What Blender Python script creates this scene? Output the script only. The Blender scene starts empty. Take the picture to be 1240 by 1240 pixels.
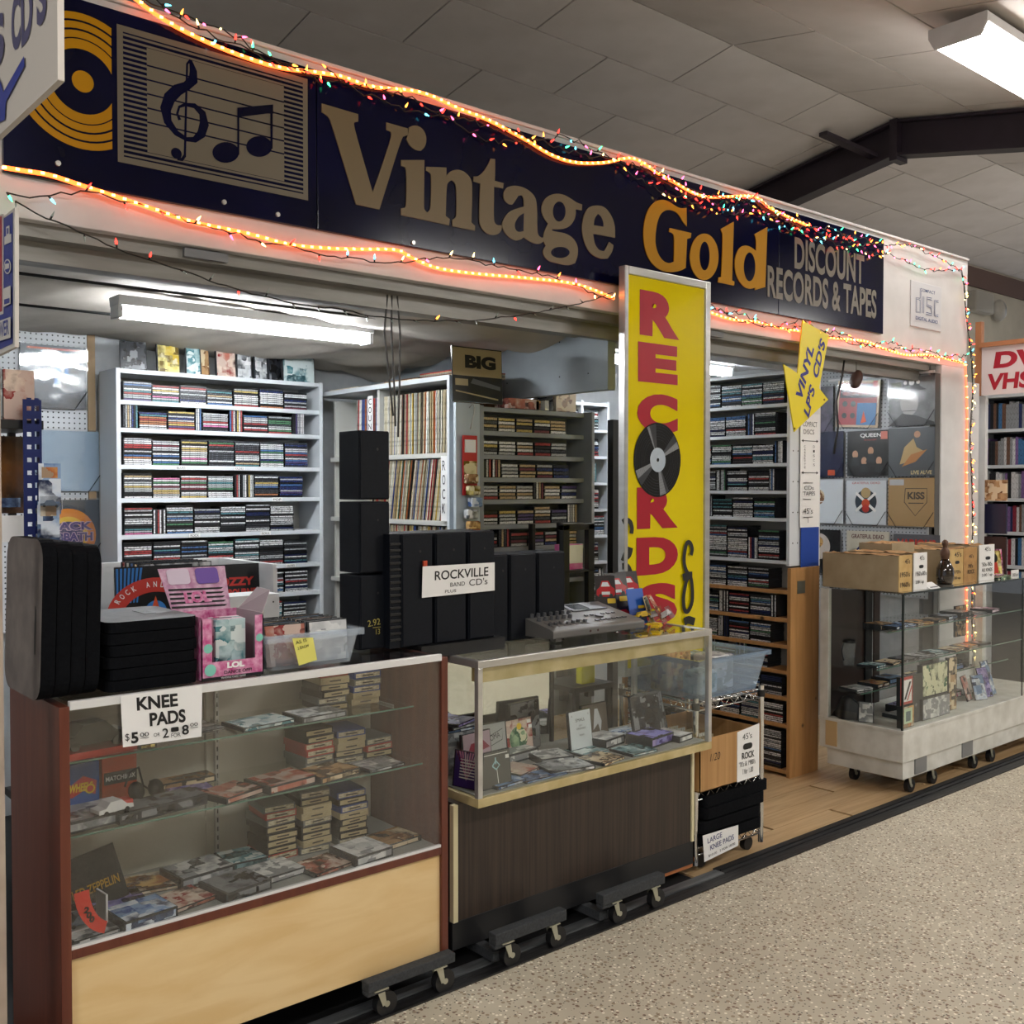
import bpy, math, random
from mathutils import Vector, Matrix, Euler
R = random.Random(11)
SC = bpy.context.scene
COL = SC.collection
PI = math.pi
# ---------------- camera, world, exposure, hall lights ----------------
EYE = Vector((0, 0, 1.6)); FPX = 1242.0
YAW = math.radians(49.65); PIT = math.atan(28/1242)
FW = Vector((math.cos(YAW)*math.cos(PIT), math.sin(YAW)*math.cos(PIT), -math.sin(PIT)))
RT = Vector((math.sin(YAW), -math.cos(YAW), 0)); UP = RT.cross(FW)
cd = bpy.data.cameras.new('camera'); cam = bpy.data.objects.new('camera', cd); COL.objects.link(cam)
cd.sensor_width = 36; cd.lens = 36*FPX/1240; cd.clip_start = .02; cd.clip_end = 100
cam.matrix_world = Matrix.Translation(EYE) @ Matrix((RT, UP, -FW)).transposed().to_4x4()
SC.camera = cam
w = bpy.data.worlds.new('hall'); SC.world = w; w.use_nodes = True
w.node_tree.nodes['Background'].inputs[0].default_value = (.80, .84, .90, 1)
w.node_tree.nodes['Background'].inputs[1].default_value = .45
SC.view_settings.view_transform = 'Standard'; SC.view_settings.look = 'None'
SC.view_settings.gamma = 1; SC.view_settings.use_curve_mapping = False
SC.view_settings.exposure = 0.16
TUBE_E = 75.0       # strength of the booth tubes
HALL_E = 52.0       # strength of the aisle fixtures
BULB_E = 5.5       # strength of the coloured bulbs
ROPE_E = 4.6        # strength of the rope lights
def at(x, y, **k):
    """point of the photograph's ray (x, y) on the plane X, Y or Z = value"""
    d = FW + RT*((x-620)/FPX) - UP*((y-620)/FPX)
    (ax, v), = k.items(); i = 'XYZ'.index(ax)
    return EYE + d*((v-EYE[i])/d[i])

# ---------------- materials ----------------
MC = {}
def _nt(name):
    m = bpy.data.materials.new(name); m.use_nodes = True
    nt = m.node_tree; nt.nodes.clear()
    out = nt.nodes.new('ShaderNodeOutputMaterial')
    return m, nt, out
def hexc(h):
    if isinstance(h, tuple): return tuple(h[:3])+(1,)
    h = h.lstrip('#'); c = [int(h[i:i+2], 16)/255 for i in (0, 2, 4)]
    return tuple((v/12.92 if v <= .04045 else ((v+.055)/1.055)**2.4) for v in c)+(1,)
def mat(name, col='#808080', rough=.5, metal=0, es=0, ecol=None, noise=None, bump=0, col2=None, spec=.5, coat=0):
    """noise = (scale vector or float, detail): mottles col towards col2"""
    if name in MC: return MC[name]
    m, nt, out = _nt(name); N = nt.nodes; L = nt.links
    b = N.new('ShaderNodeBsdfPrincipled'); L.new(b.outputs[0], out.inputs[0])
    c = hexc(col); b.inputs['Base Color'].default_value = c
    b.inputs['Roughness'].default_value = rough; b.inputs['Metallic'].default_value = metal
    b.inputs['Specular IOR Level'].default_value = spec
    b.inputs['Coat Weight'].default_value = coat
    if es:
        b.inputs['Emission Color'].default_value = hexc(ecol or col); b.inputs['Emission Strength'].default_value = es
    if noise:
        sc, det = noise
        tc = N.new('ShaderNodeTexCoord'); mp = N.new('ShaderNodeMapping'); nz = N.new('ShaderNodeTexNoise')
        mp.inputs['Scale'].default_value = sc if isinstance(sc, tuple) else (sc, sc, sc)
        nz.inputs['Scale'].default_value = 1; nz.inputs['Detail'].default_value = det
        L.new(tc.outputs['Object'], mp.inputs[0]); L.new(mp.outputs[0], nz.inputs[0])
        cr = N.new('ShaderNodeValToRGB'); cr.color_ramp.elements[0].position = .33; cr.color_ramp.elements[1].position = .67
        cr.color_ramp.elements[0].color = c; cr.color_ramp.elements[1].color = hexc(col2) if col2 else tuple(v*.78 for v in c[:3])+(1,)
        L.new(nz.outputs[0], cr.inputs[0]); L.new(cr.outputs[0], b.inputs['Base Color'])
        if bump:
            bp = N.new('ShaderNodeBump'); bp.inputs['Strength'].default_value = bump; bp.inputs['Distance'].default_value = .01
            L.new(nz.outputs[0], bp.inputs['Height']); L.new(bp.outputs[0], b.inputs['Normal'])
    MC[name] = m; return m
def glassy(name, tint=(.97, .98, .97), rough=.01, gloss=1.0, wav=0, body=None, bodyw=0.):
    """thin clear sheet: what lies behind shows through, a fresnel share mirrors"""
    if name in MC: return MC[name]
    m, nt, out = _nt(name); N = nt.nodes; L = nt.links
    t = N.new('ShaderNodeBsdfTransparent'); t.inputs[0].default_value = tuple(tint)+(1,)
    g = N.new('ShaderNodeBsdfGlossy'); g.inputs['Roughness'].default_value = rough; g.inputs[0].default_value = (.95, .95, .95, 1)
    f = N.new('ShaderNodeLayerWeight'); f.inputs[0].default_value = .5
    p5 = N.new('ShaderNodeMath'); p5.operation = 'POWER'; p5.inputs[1].default_value = 5; L.new(f.outputs['Facing'], p5.inputs[0])
    mu = N.new('ShaderNodeMath'); mu.operation = 'MULTIPLY_ADD'; mu.inputs[1].default_value = .9*gloss; mu.inputs[2].default_value = .035*gloss; mu.use_clamp = True
    L.new(p5.outputs[0], mu.inputs[0])
    mx = N.new('ShaderNodeMixShader'); L.new(mu.outputs[0], mx.inputs[0]); L.new(g.outputs[0], mx.inputs[2])
    src = t
    if body:
        d = N.new('ShaderNodeBsdfDiffuse'); d.inputs[0].default_value = hexc(body)
        tr = N.new('ShaderNodeBsdfTranslucent'); tr.inputs[0].default_value = hexc(body)
        m2 = N.new('ShaderNodeMixShader'); m2.inputs[0].default_value = .5; L.new(d.outputs[0], m2.inputs[1]); L.new(tr.outputs[0], m2.inputs[2])
        m3 = N.new('ShaderNodeMixShader'); m3.inputs[0].default_value = bodyw; L.new(t.outputs[0], m3.inputs[1]); L.new(m2.outputs[0], m3.inputs[2])
        src = m3
    L.new(src.outputs[0], mx.inputs[1])
    if wav:
        tc = N.new('ShaderNodeTexCoord'); nz = N.new('ShaderNodeTexNoise'); nz.inputs['Scale'].default_value = wav; nz.inputs['Detail'].default_value = 1
        bp = N.new('ShaderNodeBump'); bp.inputs['Strength'].default_value = .22; bp.inputs['Distance'].default_value = .03
        L.new(tc.outputs['Object'], nz.inputs[0]); L.new(nz.outputs[0], bp.inputs['Height'])
        L.new(bp.outputs[0], g.inputs['Normal']); L.new(bp.outputs[0], f.inputs['Normal'])
    L.new(mx.outputs[0], out.inputs[0]); MC[name] = m; return m
def art(name, cols, scale=14, rough=.25, islands=True):
    """printed cover picture: blotches of the given colours, other ones on every cover"""
    if name in MC: return MC[name]
    m, nt, out = _nt(name); N = nt.nodes; L = nt.links
    b = N.new('ShaderNodeBsdfPrincipled'); b.inputs['Roughness'].default_value = rough; L.new(b.outputs[0], out.inputs[0])
    tc = N.new('ShaderNodeTexCoord'); oi = N.new('ShaderNodeObjectInfo'); ge = N.new('ShaderNodeNewGeometry')
    ad = N.new('ShaderNodeMath'); ad.operation = 'ADD'; L.new(oi.outputs['Random'], ad.inputs[0]); L.new(ge.outputs['Random Per Island'], ad.inputs[1])
    nz = N.new('ShaderNodeTexNoise'); nz.noise_dimensions = '4D'; nz.inputs['Scale'].default_value = scale; nz.inputs['Detail'].default_value = 6
    ml = N.new('ShaderNodeMath'); ml.operation = 'MULTIPLY'; ml.inputs[1].default_value = 37.
    L.new(ad.outputs[0], ml.inputs[0]); L.new(ml.outputs[0], nz.inputs['W']); L.new(tc.outputs['Object'], nz.inputs['Vector'])
    vo = N.new('ShaderNodeTexVoronoi'); vo.voronoi_dimensions = '4D'; vo.distance = 'CHEBYCHEV'; vo.inputs['Scale'].default_value = scale*1.7; vo.inputs['Randomness'].default_value = .9
    L.new(ml.outputs[0], vo.inputs['W']); L.new(tc.outputs['Object'], vo.inputs['Vector'])
    sc_ = N.new('ShaderNodeSeparateColor'); L.new(vo.outputs['Color'], sc_.inputs[0])
    a1 = N.new('ShaderNodeMath'); a1.operation = 'MULTIPLY_ADD'; a1.inputs[1].default_value = .55; L.new(sc_.outputs[0], a1.inputs[0]); L.new(ad.outputs[0], a1.inputs[2])
    a2 = N.new('ShaderNodeMath'); a2.operation = 'MULTIPLY_ADD'; a2.inputs[1].default_value = 1.1; L.new(nz.outputs[0], a2.inputs[0]); L.new(a1.outputs[0], a2.inputs[2])
    fr = N.new('ShaderNodeMath'); fr.operation = 'FRACT'; L.new(a2.outputs[0], fr.inputs[0])
    cr = N.new('ShaderNodeValToRGB'); e = cr.color_ramp; e.interpolation = 'EASE'
    while len(e.elements) < len(cols): e.elements.new(.5)
    for i, c in enumerate(cols): e.elements[i].position = i/len(cols); e.elements[i].color = hexc(c)
    L.new(fr.outputs[0], cr.inputs[0]); L.new(cr.outputs[0], b.inputs['Base Color']); MC[name] = m; return m
def spinemat(name, cols, textscale=(90, 90, 1), rough=.3, dark=.35):
    """disc or tape spines: one colour per piece with small printed marks"""
    if name in MC: return MC[name]
    m, nt, out = _nt(name); N = nt.nodes; L = nt.links
    b = N.new('ShaderNodeBsdfPrincipled'); b.inputs['Roughness'].default_value = rough; L.new(b.outputs[0], out.inputs[0])
    oi = N.new('ShaderNodeObjectInfo'); ge = N.new('ShaderNodeNewGeometry')
    ad = N.new('ShaderNodeMath'); ad.operation = 'ADD'; L.new(oi.outputs['Random'], ad.inputs[0]); L.new(ge.outputs['Random Per Island'], ad.inputs[1])
    fr = N.new('ShaderNodeMath'); fr.operation = 'FRACT'; L.new(ad.outputs[0], fr.inputs[0])
    cr = N.new('ShaderNodeValToRGB'); e = cr.color_ramp; e.interpolation = 'CONSTANT'
    cols = cols[:31]
    while len(e.elements) < len(cols): e.elements.new(.5)
    for i, c in enumerate(cols): e.elements[i].position = i/len(cols); e.elements[i].color = hexc(c)
    L.new(fr.outputs[0], cr.inputs[0])
    tc = N.new('ShaderNodeTexCoord'); mp = N.new('ShaderNodeMapping'); mp.inputs['Scale'].default_value = textscale
    wn = N.new('ShaderNodeTexNoise'); wn.inputs['Scale'].default_value = 1; wn.inputs['Detail'].default_value = 2
    L.new(tc.outputs['Object'], mp.inputs[0]); L.new(mp.outputs[0], wn.inputs[0])
    st = N.new('ShaderNodeMath'); st.operation = 'GREATER_THAN'; st.inputs[1].default_value = .56; L.new(wn.outputs[0], st.inputs[0])
    hs = N.new('ShaderNodeHueSaturation'); hs.inputs['Value'].default_value = dark; L.new(cr.outputs[0], hs.inputs['Color'])
    mx = N.new('ShaderNodeMix'); mx.data_type = 'RGBA'
    L.new(st.outputs[0], mx.inputs[0]); L.new(cr.outputs[0], mx.inputs[6]); L.new(hs.outputs[0], mx.inputs[7])
    L.new(mx.outputs[2], b.inputs['Base Color']); MC[name] = m; return m
def wood(name, c1, c2, scale=(3, 60, 60), rough=.4, knots=False, coat=0, bump=.1):
    if name in MC: return MC[name]
    m, nt, out = _nt(name); N = nt.nodes; L = nt.links
    b = N.new('ShaderNodeBsdfPrincipled'); b.inputs['Roughness'].default_value = rough; b.inputs['Coat Weight'].default_value = coat; L.new(b.outputs[0], out.inputs[0])
    tc = N.new('ShaderNodeTexCoord'); oi = N.new('ShaderNodeObjectInfo')
    va = N.new('ShaderNodeVectorMath'); va.operation = 'ADD'; ml = N.new('ShaderNodeVectorMath'); ml.operation = 'SCALE'; ml.inputs[0].default_value = (9, 7, 5)
    L.new(oi.outputs['Random'], ml.inputs['Scale']); L.new(tc.outputs['Object'], va.inputs[0]); L.new(ml.outputs[0], va.inputs[1])
    mp = N.new('ShaderNodeMapping'); mp.inputs['Scale'].default_value = scale; L.new(va.outputs[0], mp.inputs[0])
    nz = N.new('ShaderNodeTexNoise'); nz.inputs['Scale'].default_value = 1; nz.inputs['Detail'].default_value = 5; nz.inputs['Distortion'].default_value = .6
    L.new(mp.outputs[0], nz.inputs[0])
    cr = N.new('ShaderNodeValToRGB'); cr.color_ramp.elements[0].position = .35; cr.color_ramp.elements[1].position = .65
    cr.color_ramp.elements[0].color = hexc(c1); cr.color_ramp.elements[1].color = hexc(c2); L.new(nz.outputs[0], cr.inputs[0])
    last = cr.outputs[0]
    if knots:
        vo = N.new('ShaderNodeTexVoronoi'); vo.inputs['Scale'].default_value = 5.5; L.new(va.outputs[0], vo.inputs[0])
        c3 = N.new('ShaderNodeValToRGB'); c3.color_ramp.elements[0].position = .05; c3.color_ramp.elements[1].position = .1
        c3.color_ramp.elements[0].color = (.13, .13, .13, 1); c3.color_ramp.elements[1].color = (1, 1, 1, 1); L.new(vo.outputs['Distance'], c3.inputs[0])
        mx = N.new('ShaderNodeMix'); mx.data_type = 'RGBA'; mx.blend_type = 'MULTIPLY'; mx.inputs[0].default_value = 1
        L.new(last, mx.inputs[6]); L.new(c3.outputs[0], mx.inputs[7]); last = mx.outputs[2]
    L.new(last, b.inputs['Base Color'])
    if bump:
        bp = N.new('ShaderNodeBump'); bp.inputs['Strength'].default_value = bump; bp.inputs['Distance'].default_value = .004
        L.new(nz.outputs[0], bp.inputs['Height']); L.new(bp.outputs[0], b.inputs['Normal'])
    MC[name] = m; return m
def terrazzo():
    m, nt, out = _nt('terrazzo'); N = nt.nodes; L = nt.links
    b = N.new('ShaderNodeBsdfPrincipled'); b.inputs['Roughness'].default_value = .42; L.new(b.outputs[0], out.inputs[0])
    tc = N.new('ShaderNodeTexCoord'); cur = None
    base = N.new('ShaderNodeTexNoise'); base.inputs['Scale'].default_value = 4; base.inputs['Detail'].default_value = 6; L.new(tc.outputs['Object'], base.inputs[0])
    cr = N.new('ShaderNodeValToRGB'); cr.color_ramp.elements[0].position = .3; cr.color_ramp.elements[1].position = .7
    cr.color_ramp.elements[0].color = hexc('#b3aa97'); cr.color_ramp.elements[1].color = hexc('#c2b9a5'); L.new(base.outputs[0], cr.inputs[0]); cur = cr.outputs[0]
    for sc, th, col, sd in ((60, .17, '#6a4b38', 0), (70, .18, '#efe8d8', 5), (95, .16, '#3f3a34', 9), (50, .17, '#8d7a62', 13)):
        mp = N.new('ShaderNodeMapping'); mp.inputs['Location'].default_value = (sd, sd*.7, sd*.3); L.new(tc.outputs['Object'], mp.inputs[0])
        vo = N.new('ShaderNodeTexVoronoi'); vo.inputs['Scale'].default_value = sc; vo.inputs['Randomness'].default_value = 1; L.new(mp.outputs[0], vo.inputs[0])
        wt = N.new('ShaderNodeSeparateColor'); L.new(vo.outputs['Color'], wt.inputs[0])
        gt = N.new('ShaderNodeMath'); gt.operation = 'LESS_THAN'; gt.inputs[1].default_value = .34; L.new(wt.outputs[0], gt.inputs[0])
        lt = N.new('ShaderNodeMath'); lt.operation = 'LESS_THAN'; lt.inputs[1].default_value = th*1.9; L.new(vo.outputs['Distance'], lt.inputs[0])
        mu = N.new('ShaderNodeMath'); mu.operation = 'MULTIPLY'; L.new(gt.outputs[0], mu.inputs[0]); L.new(lt.outputs[0], mu.inputs[1])
        m8 = N.new('ShaderNodeMath'); m8.operation = 'MULTIPLY'; m8.inputs[1].default_value = .9; L.new(mu.outputs[0], m8.inputs[0])
        mx = N.new('ShaderNodeMix'); mx.data_type = 'RGBA'; L.new(m8.outputs[0], mx.inputs[0]); L.new(cur, mx.inputs[6]); mx.inputs[7].default_value = hexc(col); cur = mx.outputs[2]
    L.new(cur, b.inputs['Base Color']); return m
def pegboard(name, col, hole='#2a2d30', pitch=.0254, rad=.0032, axes='XZ'):
    """white hardboard with its grid of small drilled holes"""
    if name in MC: return MC[name]
    m, nt, out = _nt(name); N = nt.nodes; L = nt.links
    b = N.new('ShaderNodeBsdfPrincipled'); b.inputs['Roughness'].default_value = .45; L.new(b.outputs[0], out.inputs[0])
    tc = N.new('ShaderNodeTexCoord'); sp = N.new('ShaderNodeSeparateXYZ'); L.new(tc.outputs['Object'], sp.inputs[0])
    sq = []
    for a in axes:
        dv = N.new('ShaderNodeMath'); dv.operation = 'PINGPONG'; dv.inputs[1].default_value = pitch/2; L.new(sp.outputs['XYZ'.index(a)], dv.inputs[0])
        pw = N.new('ShaderNodeMath'); pw.operation = 'POWER'; pw.inputs[1].default_value = 2; L.new(dv.outputs[0], pw.inputs[0]); sq.append(pw)
    ad = N.new('ShaderNodeMath'); ad.operation = 'ADD'; L.new(sq[0].outputs[0], ad.inputs[0]); L.new(sq[1].outputs[0], ad.inputs[1])
    lt = N.new('ShaderNodeMath'); lt.operation = 'LESS_THAN'; lt.inputs[1].default_value = rad*rad*1.6; L.new(ad.outputs[0], lt.inputs[0])
    mx = N.new('ShaderNodeMix'); mx.data_type = 'RGBA'; L.new(lt.outputs[0], mx.inputs[0]); mx.inputs[6].default_value = hexc(col); mx.inputs[7].default_value = hexc(hole)
    L.new(mx.outputs[2], b.inputs['Base Color']); MC[name] = m; return m

# ---------------- mesh building ----------------
_tc = {}
def text_mesh(s, bold=0, shear=0, sp=1.0):
    k = (s, bold, shear, sp)
    if k in _tc: return _tc[k]
    cu = bpy.data.curves.new('t', 'FONT'); cu.body = s; cu.size = 1; cu.offset = bold; cu.shear = shear; cu.resolution_u = 5; cu.space_character = sp
    o = bpy.data.objects.new('t', cu); COL.objects.link(o)
    dg = bpy.context.evaluated_depsgraph_get(); me = bpy.data.meshes.new_from_object(o.evaluated_get(dg))
    vs = [v.co.copy() for v in me.vertices]; fs = [tuple(p.vertices) for p in me.polygons]
    bpy.data.objects.remove(o); bpy.data.curves.remove(cu); bpy.data.meshes.remove(me)
    if vs:
        x0 = min(v.x for v in vs); x1 = max(v.x for v in vs); y0 = min(v.y for v in vs); y1 = max(v.y for v in vs)
        vs = [((v.x-x0)/max(x1-x0, 1e-6), (v.y-y0)/max(y1-y0, 1e-6)) for v in vs]
    _tc[k] = (vs, fs); return _tc[k]
class Fr:
    """flat frame: origin, U and V edge vectors; n lifts each print layer off the last"""
    def __init__(s, o, U, V, lift=.0006):
        s.o = Vector(o); s.U = Vector(U); s.V = Vector(V); s.N = s.U.cross(s.V).normalized(); s.l = lift; s.k = 0
    def p(s, u, v): return s.o + s.U*u + s.V*v + s.N*(s.l*s.k)
    def up(s): s.k += 1
class MB:
    def __init__(s): s.v = []; s.f = []; s.mi = []; s.ms = []; s.sm = []
    def m(s, mt):
        if mt not in s.ms: s.ms.append(mt)
        return s.ms.index(mt)
    def add(s, vs, fs, mt, smooth=False):
        b = len(s.v); s.v += [tuple(x) for x in vs]; k = s.m(mt)
        for f in fs: s.f.append(tuple(b+i for i in f)); s.mi.append(k); s.sm.append(smooth)
        return s
    BF = [(0, 3, 2, 1), (4, 5, 6, 7), (0, 1, 5, 4), (1, 2, 6, 5), (2, 3, 7, 6), (3, 0, 4, 7)]
    def box(s, x0, y0, z0, x1, y1, z1, mt, T=None):
        if x0 > x1: x0, x1 = x1, x0
        if y0 > y1: y0, y1 = y1, y0
        if z0 > z1: z0, z1 = z1, z0
        vs = [Vector(q) for q in ((x0,y0,z0),(x1,y0,z0),(x1,y1,z0),(x0,y1,z0),(x0,y0,z1),(x1,y0,z1),(x1,y1,z1),(x0,y1,z1))]
        if T is not None: vs = [T @ q for q in vs]
        return s.add(vs, MB.BF, mt)
    def prism(s, pts, vec, mt, mside=None):
        n = len(pts); P = [Vector(p) for p in pts]; vec = Vector(vec); Q = [p+vec for p in P]
        s.add(P, [tuple(range(n))[::-1]], mt); s.add(Q, [tuple(range(n))], mt)
        return s.add(P+Q, [(i, (i+1) % n, n+(i+1) % n, n+i) for i in range(n)], mside or mt)
    def cyl(s, a, b, r, mt, n=12, r2=None, caps=True, smooth=True):
        a = Vector(a); b = Vector(b); r2 = r if r2 is None else r2
        d = (b-a).normalized(); x = d.orthogonal().normalized(); y = d.cross(x)
        A = [a+(x*math.cos(2*PI*i/n)+y*math.sin(2*PI*i/n))*r for i in range(n)]
        B = [b+(x*math.cos(2*PI*i/n)+y*math.sin(2*PI*i/n))*r2 for i in range(n)]
        s.add(A+B, [(i, (i+1) % n, n+(i+1) % n, n+i) for i in range(n)], mt, smooth)
        if caps: s.add(A, [tuple(range(n))[::-1]], mt); s.add(B, [tuple(range(n))], mt)
        return s
    def tube(s, path, r, mt, n=6, close=False):
        P = [Vector(p) for p in path]; rings = []; x = None
        for i, p in enumerate(P):
            d = (P[min(i+1, len(P)-1)]-P[max(i-1, 0)])
            if d.length < 1e-9: d = Vector((0, 0, 1))
            d.normalize()
            x = d.orthogonal().normalized() if x is None else (x-d*x.dot(d)).normalized()
            y = d.cross(x); rr = r(i/(len(P)-1)) if callable(r) else r
            rings += [p+(x*math.cos(2*PI*j/n)+y*math.sin(2*PI*j/n))*rr for j in range(n)]
        fs = [(i*n+j, i*n+(j+1) % n, (i+1)*n+(j+1) % n, (i+1)*n+j) for i in range(len(P)-1) for j in range(n)]
        fs += [tuple(range(n))[::-1], tuple(range((len(P)-1)*n, len(P)*n))]
        return s.add(rings, fs, mt, True)
    def lathe(s, c, prof, mt, n=20, axis=(0, 0, 1)):
        c = Vector(c); ax = Vector(axis); x = ax.orthogonal().normalized(); y = ax.cross(x); vs = []
        for r, h in prof: vs += [c+ax*h+(x*math.cos(2*PI*j/n)+y*math.sin(2*PI*j/n))*r for j in range(n)]
        fs = [(i*n+j, i*n+(j+1) % n, (i+1)*n+(j+1) % n, (i+1)*n+j) for i in range(len(prof)-1) for j in range(n)]
        fs += [tuple(range(n))[::-1], tuple(range((len(prof)-1)*n, len(prof)*n))]
        return s.add(vs, fs, mt, True)
    def poly(s, pts, mt): return s.add(pts, [tuple(range(len(pts)))], mt)
    # flat print in a frame
    def pr(s, fr, pts, mt): fr.up(); return s.poly([fr.p(u, v) for u, v in pts], mt)
    def rect(s, fr, u0, v0, u1, v1, mt): return s.pr(fr, [(u0, v0), (u1, v0), (u1, v1), (u0, v1)], mt)
    def rrect(s, fr, u0, v0, u1, v1, ru, rv, mt):
        P = []
        for cu, cv, a0 in ((u1-ru, v1-rv, 0), (u0+ru, v1-rv, 90), (u0+ru, v0+rv, 180), (u1-ru, v0+rv, 270)):
            P += [(cu+ru*math.cos(math.radians(a0+15*k)), cv+rv*math.sin(math.radians(a0+15*k))) for k in range(7)]
        return s.pr(fr, P, mt)
    def circ(s, fr, u, v, ru, mt, rv=None, n=28, a0=0, a1=360):
        rv = rv if rv is not None else ru*fr.U.length/fr.V.length
        k = n if a1-a0 < 360 else n-1
        return s.pr(fr, [(u+ru*math.cos(math.radians(a0+(a1-a0)*i/n)), v+rv*math.sin(math.radians(a0+(a1-a0)*i/n))) for i in range(k+1)], mt)
    def ring(s, fr, u, v, r0, r1, mt, n=32, umax=None):
        fr.up(); k = fr.U.length/fr.V.length; vs = []
        for r in (r0, r1):
            for i in range(n):
                a = 2*PI*i/n; uu = u+r*math.cos(a); vv = v+r*math.sin(a)*k
                if umax is not None and uu > umax: uu = umax; vv = v+(1 if math.sin(a) >= 0 else -1)*math.sqrt(max(r*r-(umax-u)**2, 0))*k
                vs.append(fr.p(uu, vv))
        fs = [(i, (i+1) % n, n+(i+1) % n, n+i) for i in range(n)]
        if umax is not None: fs = [f for f in fs if not all((vs[q]-fr.p(umax, v)).dot(fr.U) > -1e-4 for q in f)]
        return s.add(vs, fs, mt)
    def text(s, fr, t, u, v, wd, ht, mt, bold=0, shear=0, rot=0, sp=1.0):
        fr.up(); vs, fs = text_mesh(t, bold, shear, sp); c, q = math.cos(rot), math.sin(rot)
        k = fr.U.length/fr.V.length
        P = []
        for a, b in vs:
            du = a*wd; dv = b*ht
            P.append(fr.p(u+c*du-q*dv/k, v+q*du*k+c*dv))
        return s.add(P, fs, mt)
    def rib(s, fr, pts, mt):
        """variable-width stroke, points (u, v, halfwidth) in U units"""
        fr.up(); k = fr.U.length/fr.V.length; Lf = []; Rg = []
        for i, (u, v, h) in enumerate(pts):
            a = pts[max(i-1, 0)]; b = pts[min(i+1, len(pts)-1)]
            du = b[0]-a[0]; dv = (b[1]-a[1])/k; l = math.hypot(du, dv) or 1
            nx, ny = -dv/l*h, du/l*h
            Lf.append(fr.p(u+nx, v+ny*k)); Rg.append(fr.p(u-nx, v-ny*k))
        n = len(pts)
        return s.add(Lf+Rg, [(i, n+i, n+i+1, i+1) for i in range(n-1)], mt)
    def mesh(s, name, off=Vector((0, 0, 0))):
        me = bpy.data.meshes.new(name)
        me.from_pydata([(a-off.x, b-off.y, c-off.z) for a, b, c in s.v], [], s.f)
        for m in s.ms: me.materials.append(m)
        for p, i, q in zip(me.polygons, s.mi, s.sm): p.material_index = i; p.use_smooth = q
        return me
def worldloc(o):
    v = Vector((0, 0, 0))
    while o: v = v+o.location; o = o.parent
    return v
def _props(o, label, cat, group, kind):
    if label: o['label'] = label
    if cat: o['category'] = cat
    if group: o['group'] = group
    if kind: o['kind'] = kind
def thing(name, label, cat, loc=(0, 0, 0), rz=0, group=None):
    o = bpy.data.objects.new(name, None); o.empty_display_size = .05; COL.objects.link(o); o.location = loc; o.rotation_euler = (0, 0, rz)
    _props(o, label, cat, group, None); return o
def build(mb, name, parent=None, label=None, cat=None, group=None, kind=None, bev=0, local=False, loc=None, rot=None):
    """links the mesh. geometry is in world coordinates unless local"""
    if parent is not None and not local: off = worldloc(parent)
    elif parent is None and not local:
        xs, ys, zs = zip(*mb.v); off = Vector(((min(xs)+max(xs))/2, (min(ys)+max(ys))/2, min(zs)))
    else: off = Vector((0, 0, 0))
    o = bpy.data.objects.new(name, mb.mesh(name, off)); COL.objects.link(o)
    if parent is not None: o.parent = parent
    elif not local: o.location = off
    if loc is not None: o.location = loc
    if rot is not None: o.rotation_euler = rot
    _props(o, label, cat, group, kind)
    if bev:
        md = o.modifiers.new('edge', 'BEVEL'); md.width = bev; md.segments = 2; md.limit_method = 'ANGLE'; md.angle_limit = math.radians(50)
    return o
def dup(root, loc=None, rz=None, label=None, group=None):
    r = root.copy(); COL.objects.link(r)
    if loc is not None: r.location = loc
    if rz is not None: r.rotation_euler = (0, 0, rz)
    if label: r['label'] = label
    if group: r['group'] = group
    for ch in list(root.children):
        c = ch.copy(); COL.objects.link(c); c.parent = r
        for g in list(ch.children):
            d = g.copy(); COL.objects.link(d); d.parent = c
    return r
def struct(mb, name, parent=None, **k): return build(mb, name, parent, kind='structure' if parent is None else None, **k)
def B(*a):
    mb = MB(); mb.box(*a); return mb
ORD = ['first', 'second', 'third', 'fourth', 'fifth', 'sixth', 'seventh', 'eighth', 'ninth', 'tenth', 'eleventh', 'twelfth', 'thirteenth', 'fourteenth', 'fifteenth', 'sixteenth']

# shared materials
white = mat('white_paint', '#d9dadb', .5, noise=(7, 3), col2='#cfd0d1')
greyw = mat('grey_white_paint', '#b9bcbe', .5, noise=(9, 3), col2='#aaaeb1')
black = mat('black_plastic', '#0b0c0e', .45)
blackr = mat('black_rubber', '#101012', .7, noise=(60, 3), col2='#1b1b1e')
steel = mat('brushed_steel', '#cfcfcd', .30, .75, noise=((3, 3, 20), 3), col2='#bdbdbb')
chrome = mat('chrome', '#d8d8d8', .12, 1)
gold_al = mat('gold_anodised_trim', '#cfbf92', .42, .35, noise=(12, 3), col2='#b3a26f')
glass = glassy('window_glass')
dglass = glassy('smoky_glass', (.965, .972, .965), gloss=1.5)
clear = glassy('clear_plastic', (.93, .95, .97), .12, 1.2, body='#dfe8f0', bodyw=.20)
clearb = glassy('blue_clear_plastic', (.84, .90, .96), .15, 1.6, body='#b9cfe4', bodyw=.24)
film = glassy('crinkled_film', (.95, .96, .97), .12, 4.5, wav=9)
filmc = glassy('case_film', (.97, .97, .97), .10, 1.0)
mirror = mat('mirror', '#dfe2e0', .03, 1)
paper = mat('white_paper', '#e9e9e8', .6)
ink = mat('black_ink', '#0c0c10', .6)
card = mat('cardboard', '#b38b58', .8, noise=(30, 4), col2='#a27b4b')
cherry = wood('cherry_laminate', '#5a2a1e', '#6b3827', (30, 30, 2.2), .32, bump=.02)
maple = wood('maple_laminate', '#e6ca98', '#dcbb84', (3, 5, 14), .4, bump=.02)
walnut = wood('walnut_laminate', '#271f1b', '#3c3028', (70, 70, 1.5), .42, bump=.03)
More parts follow.
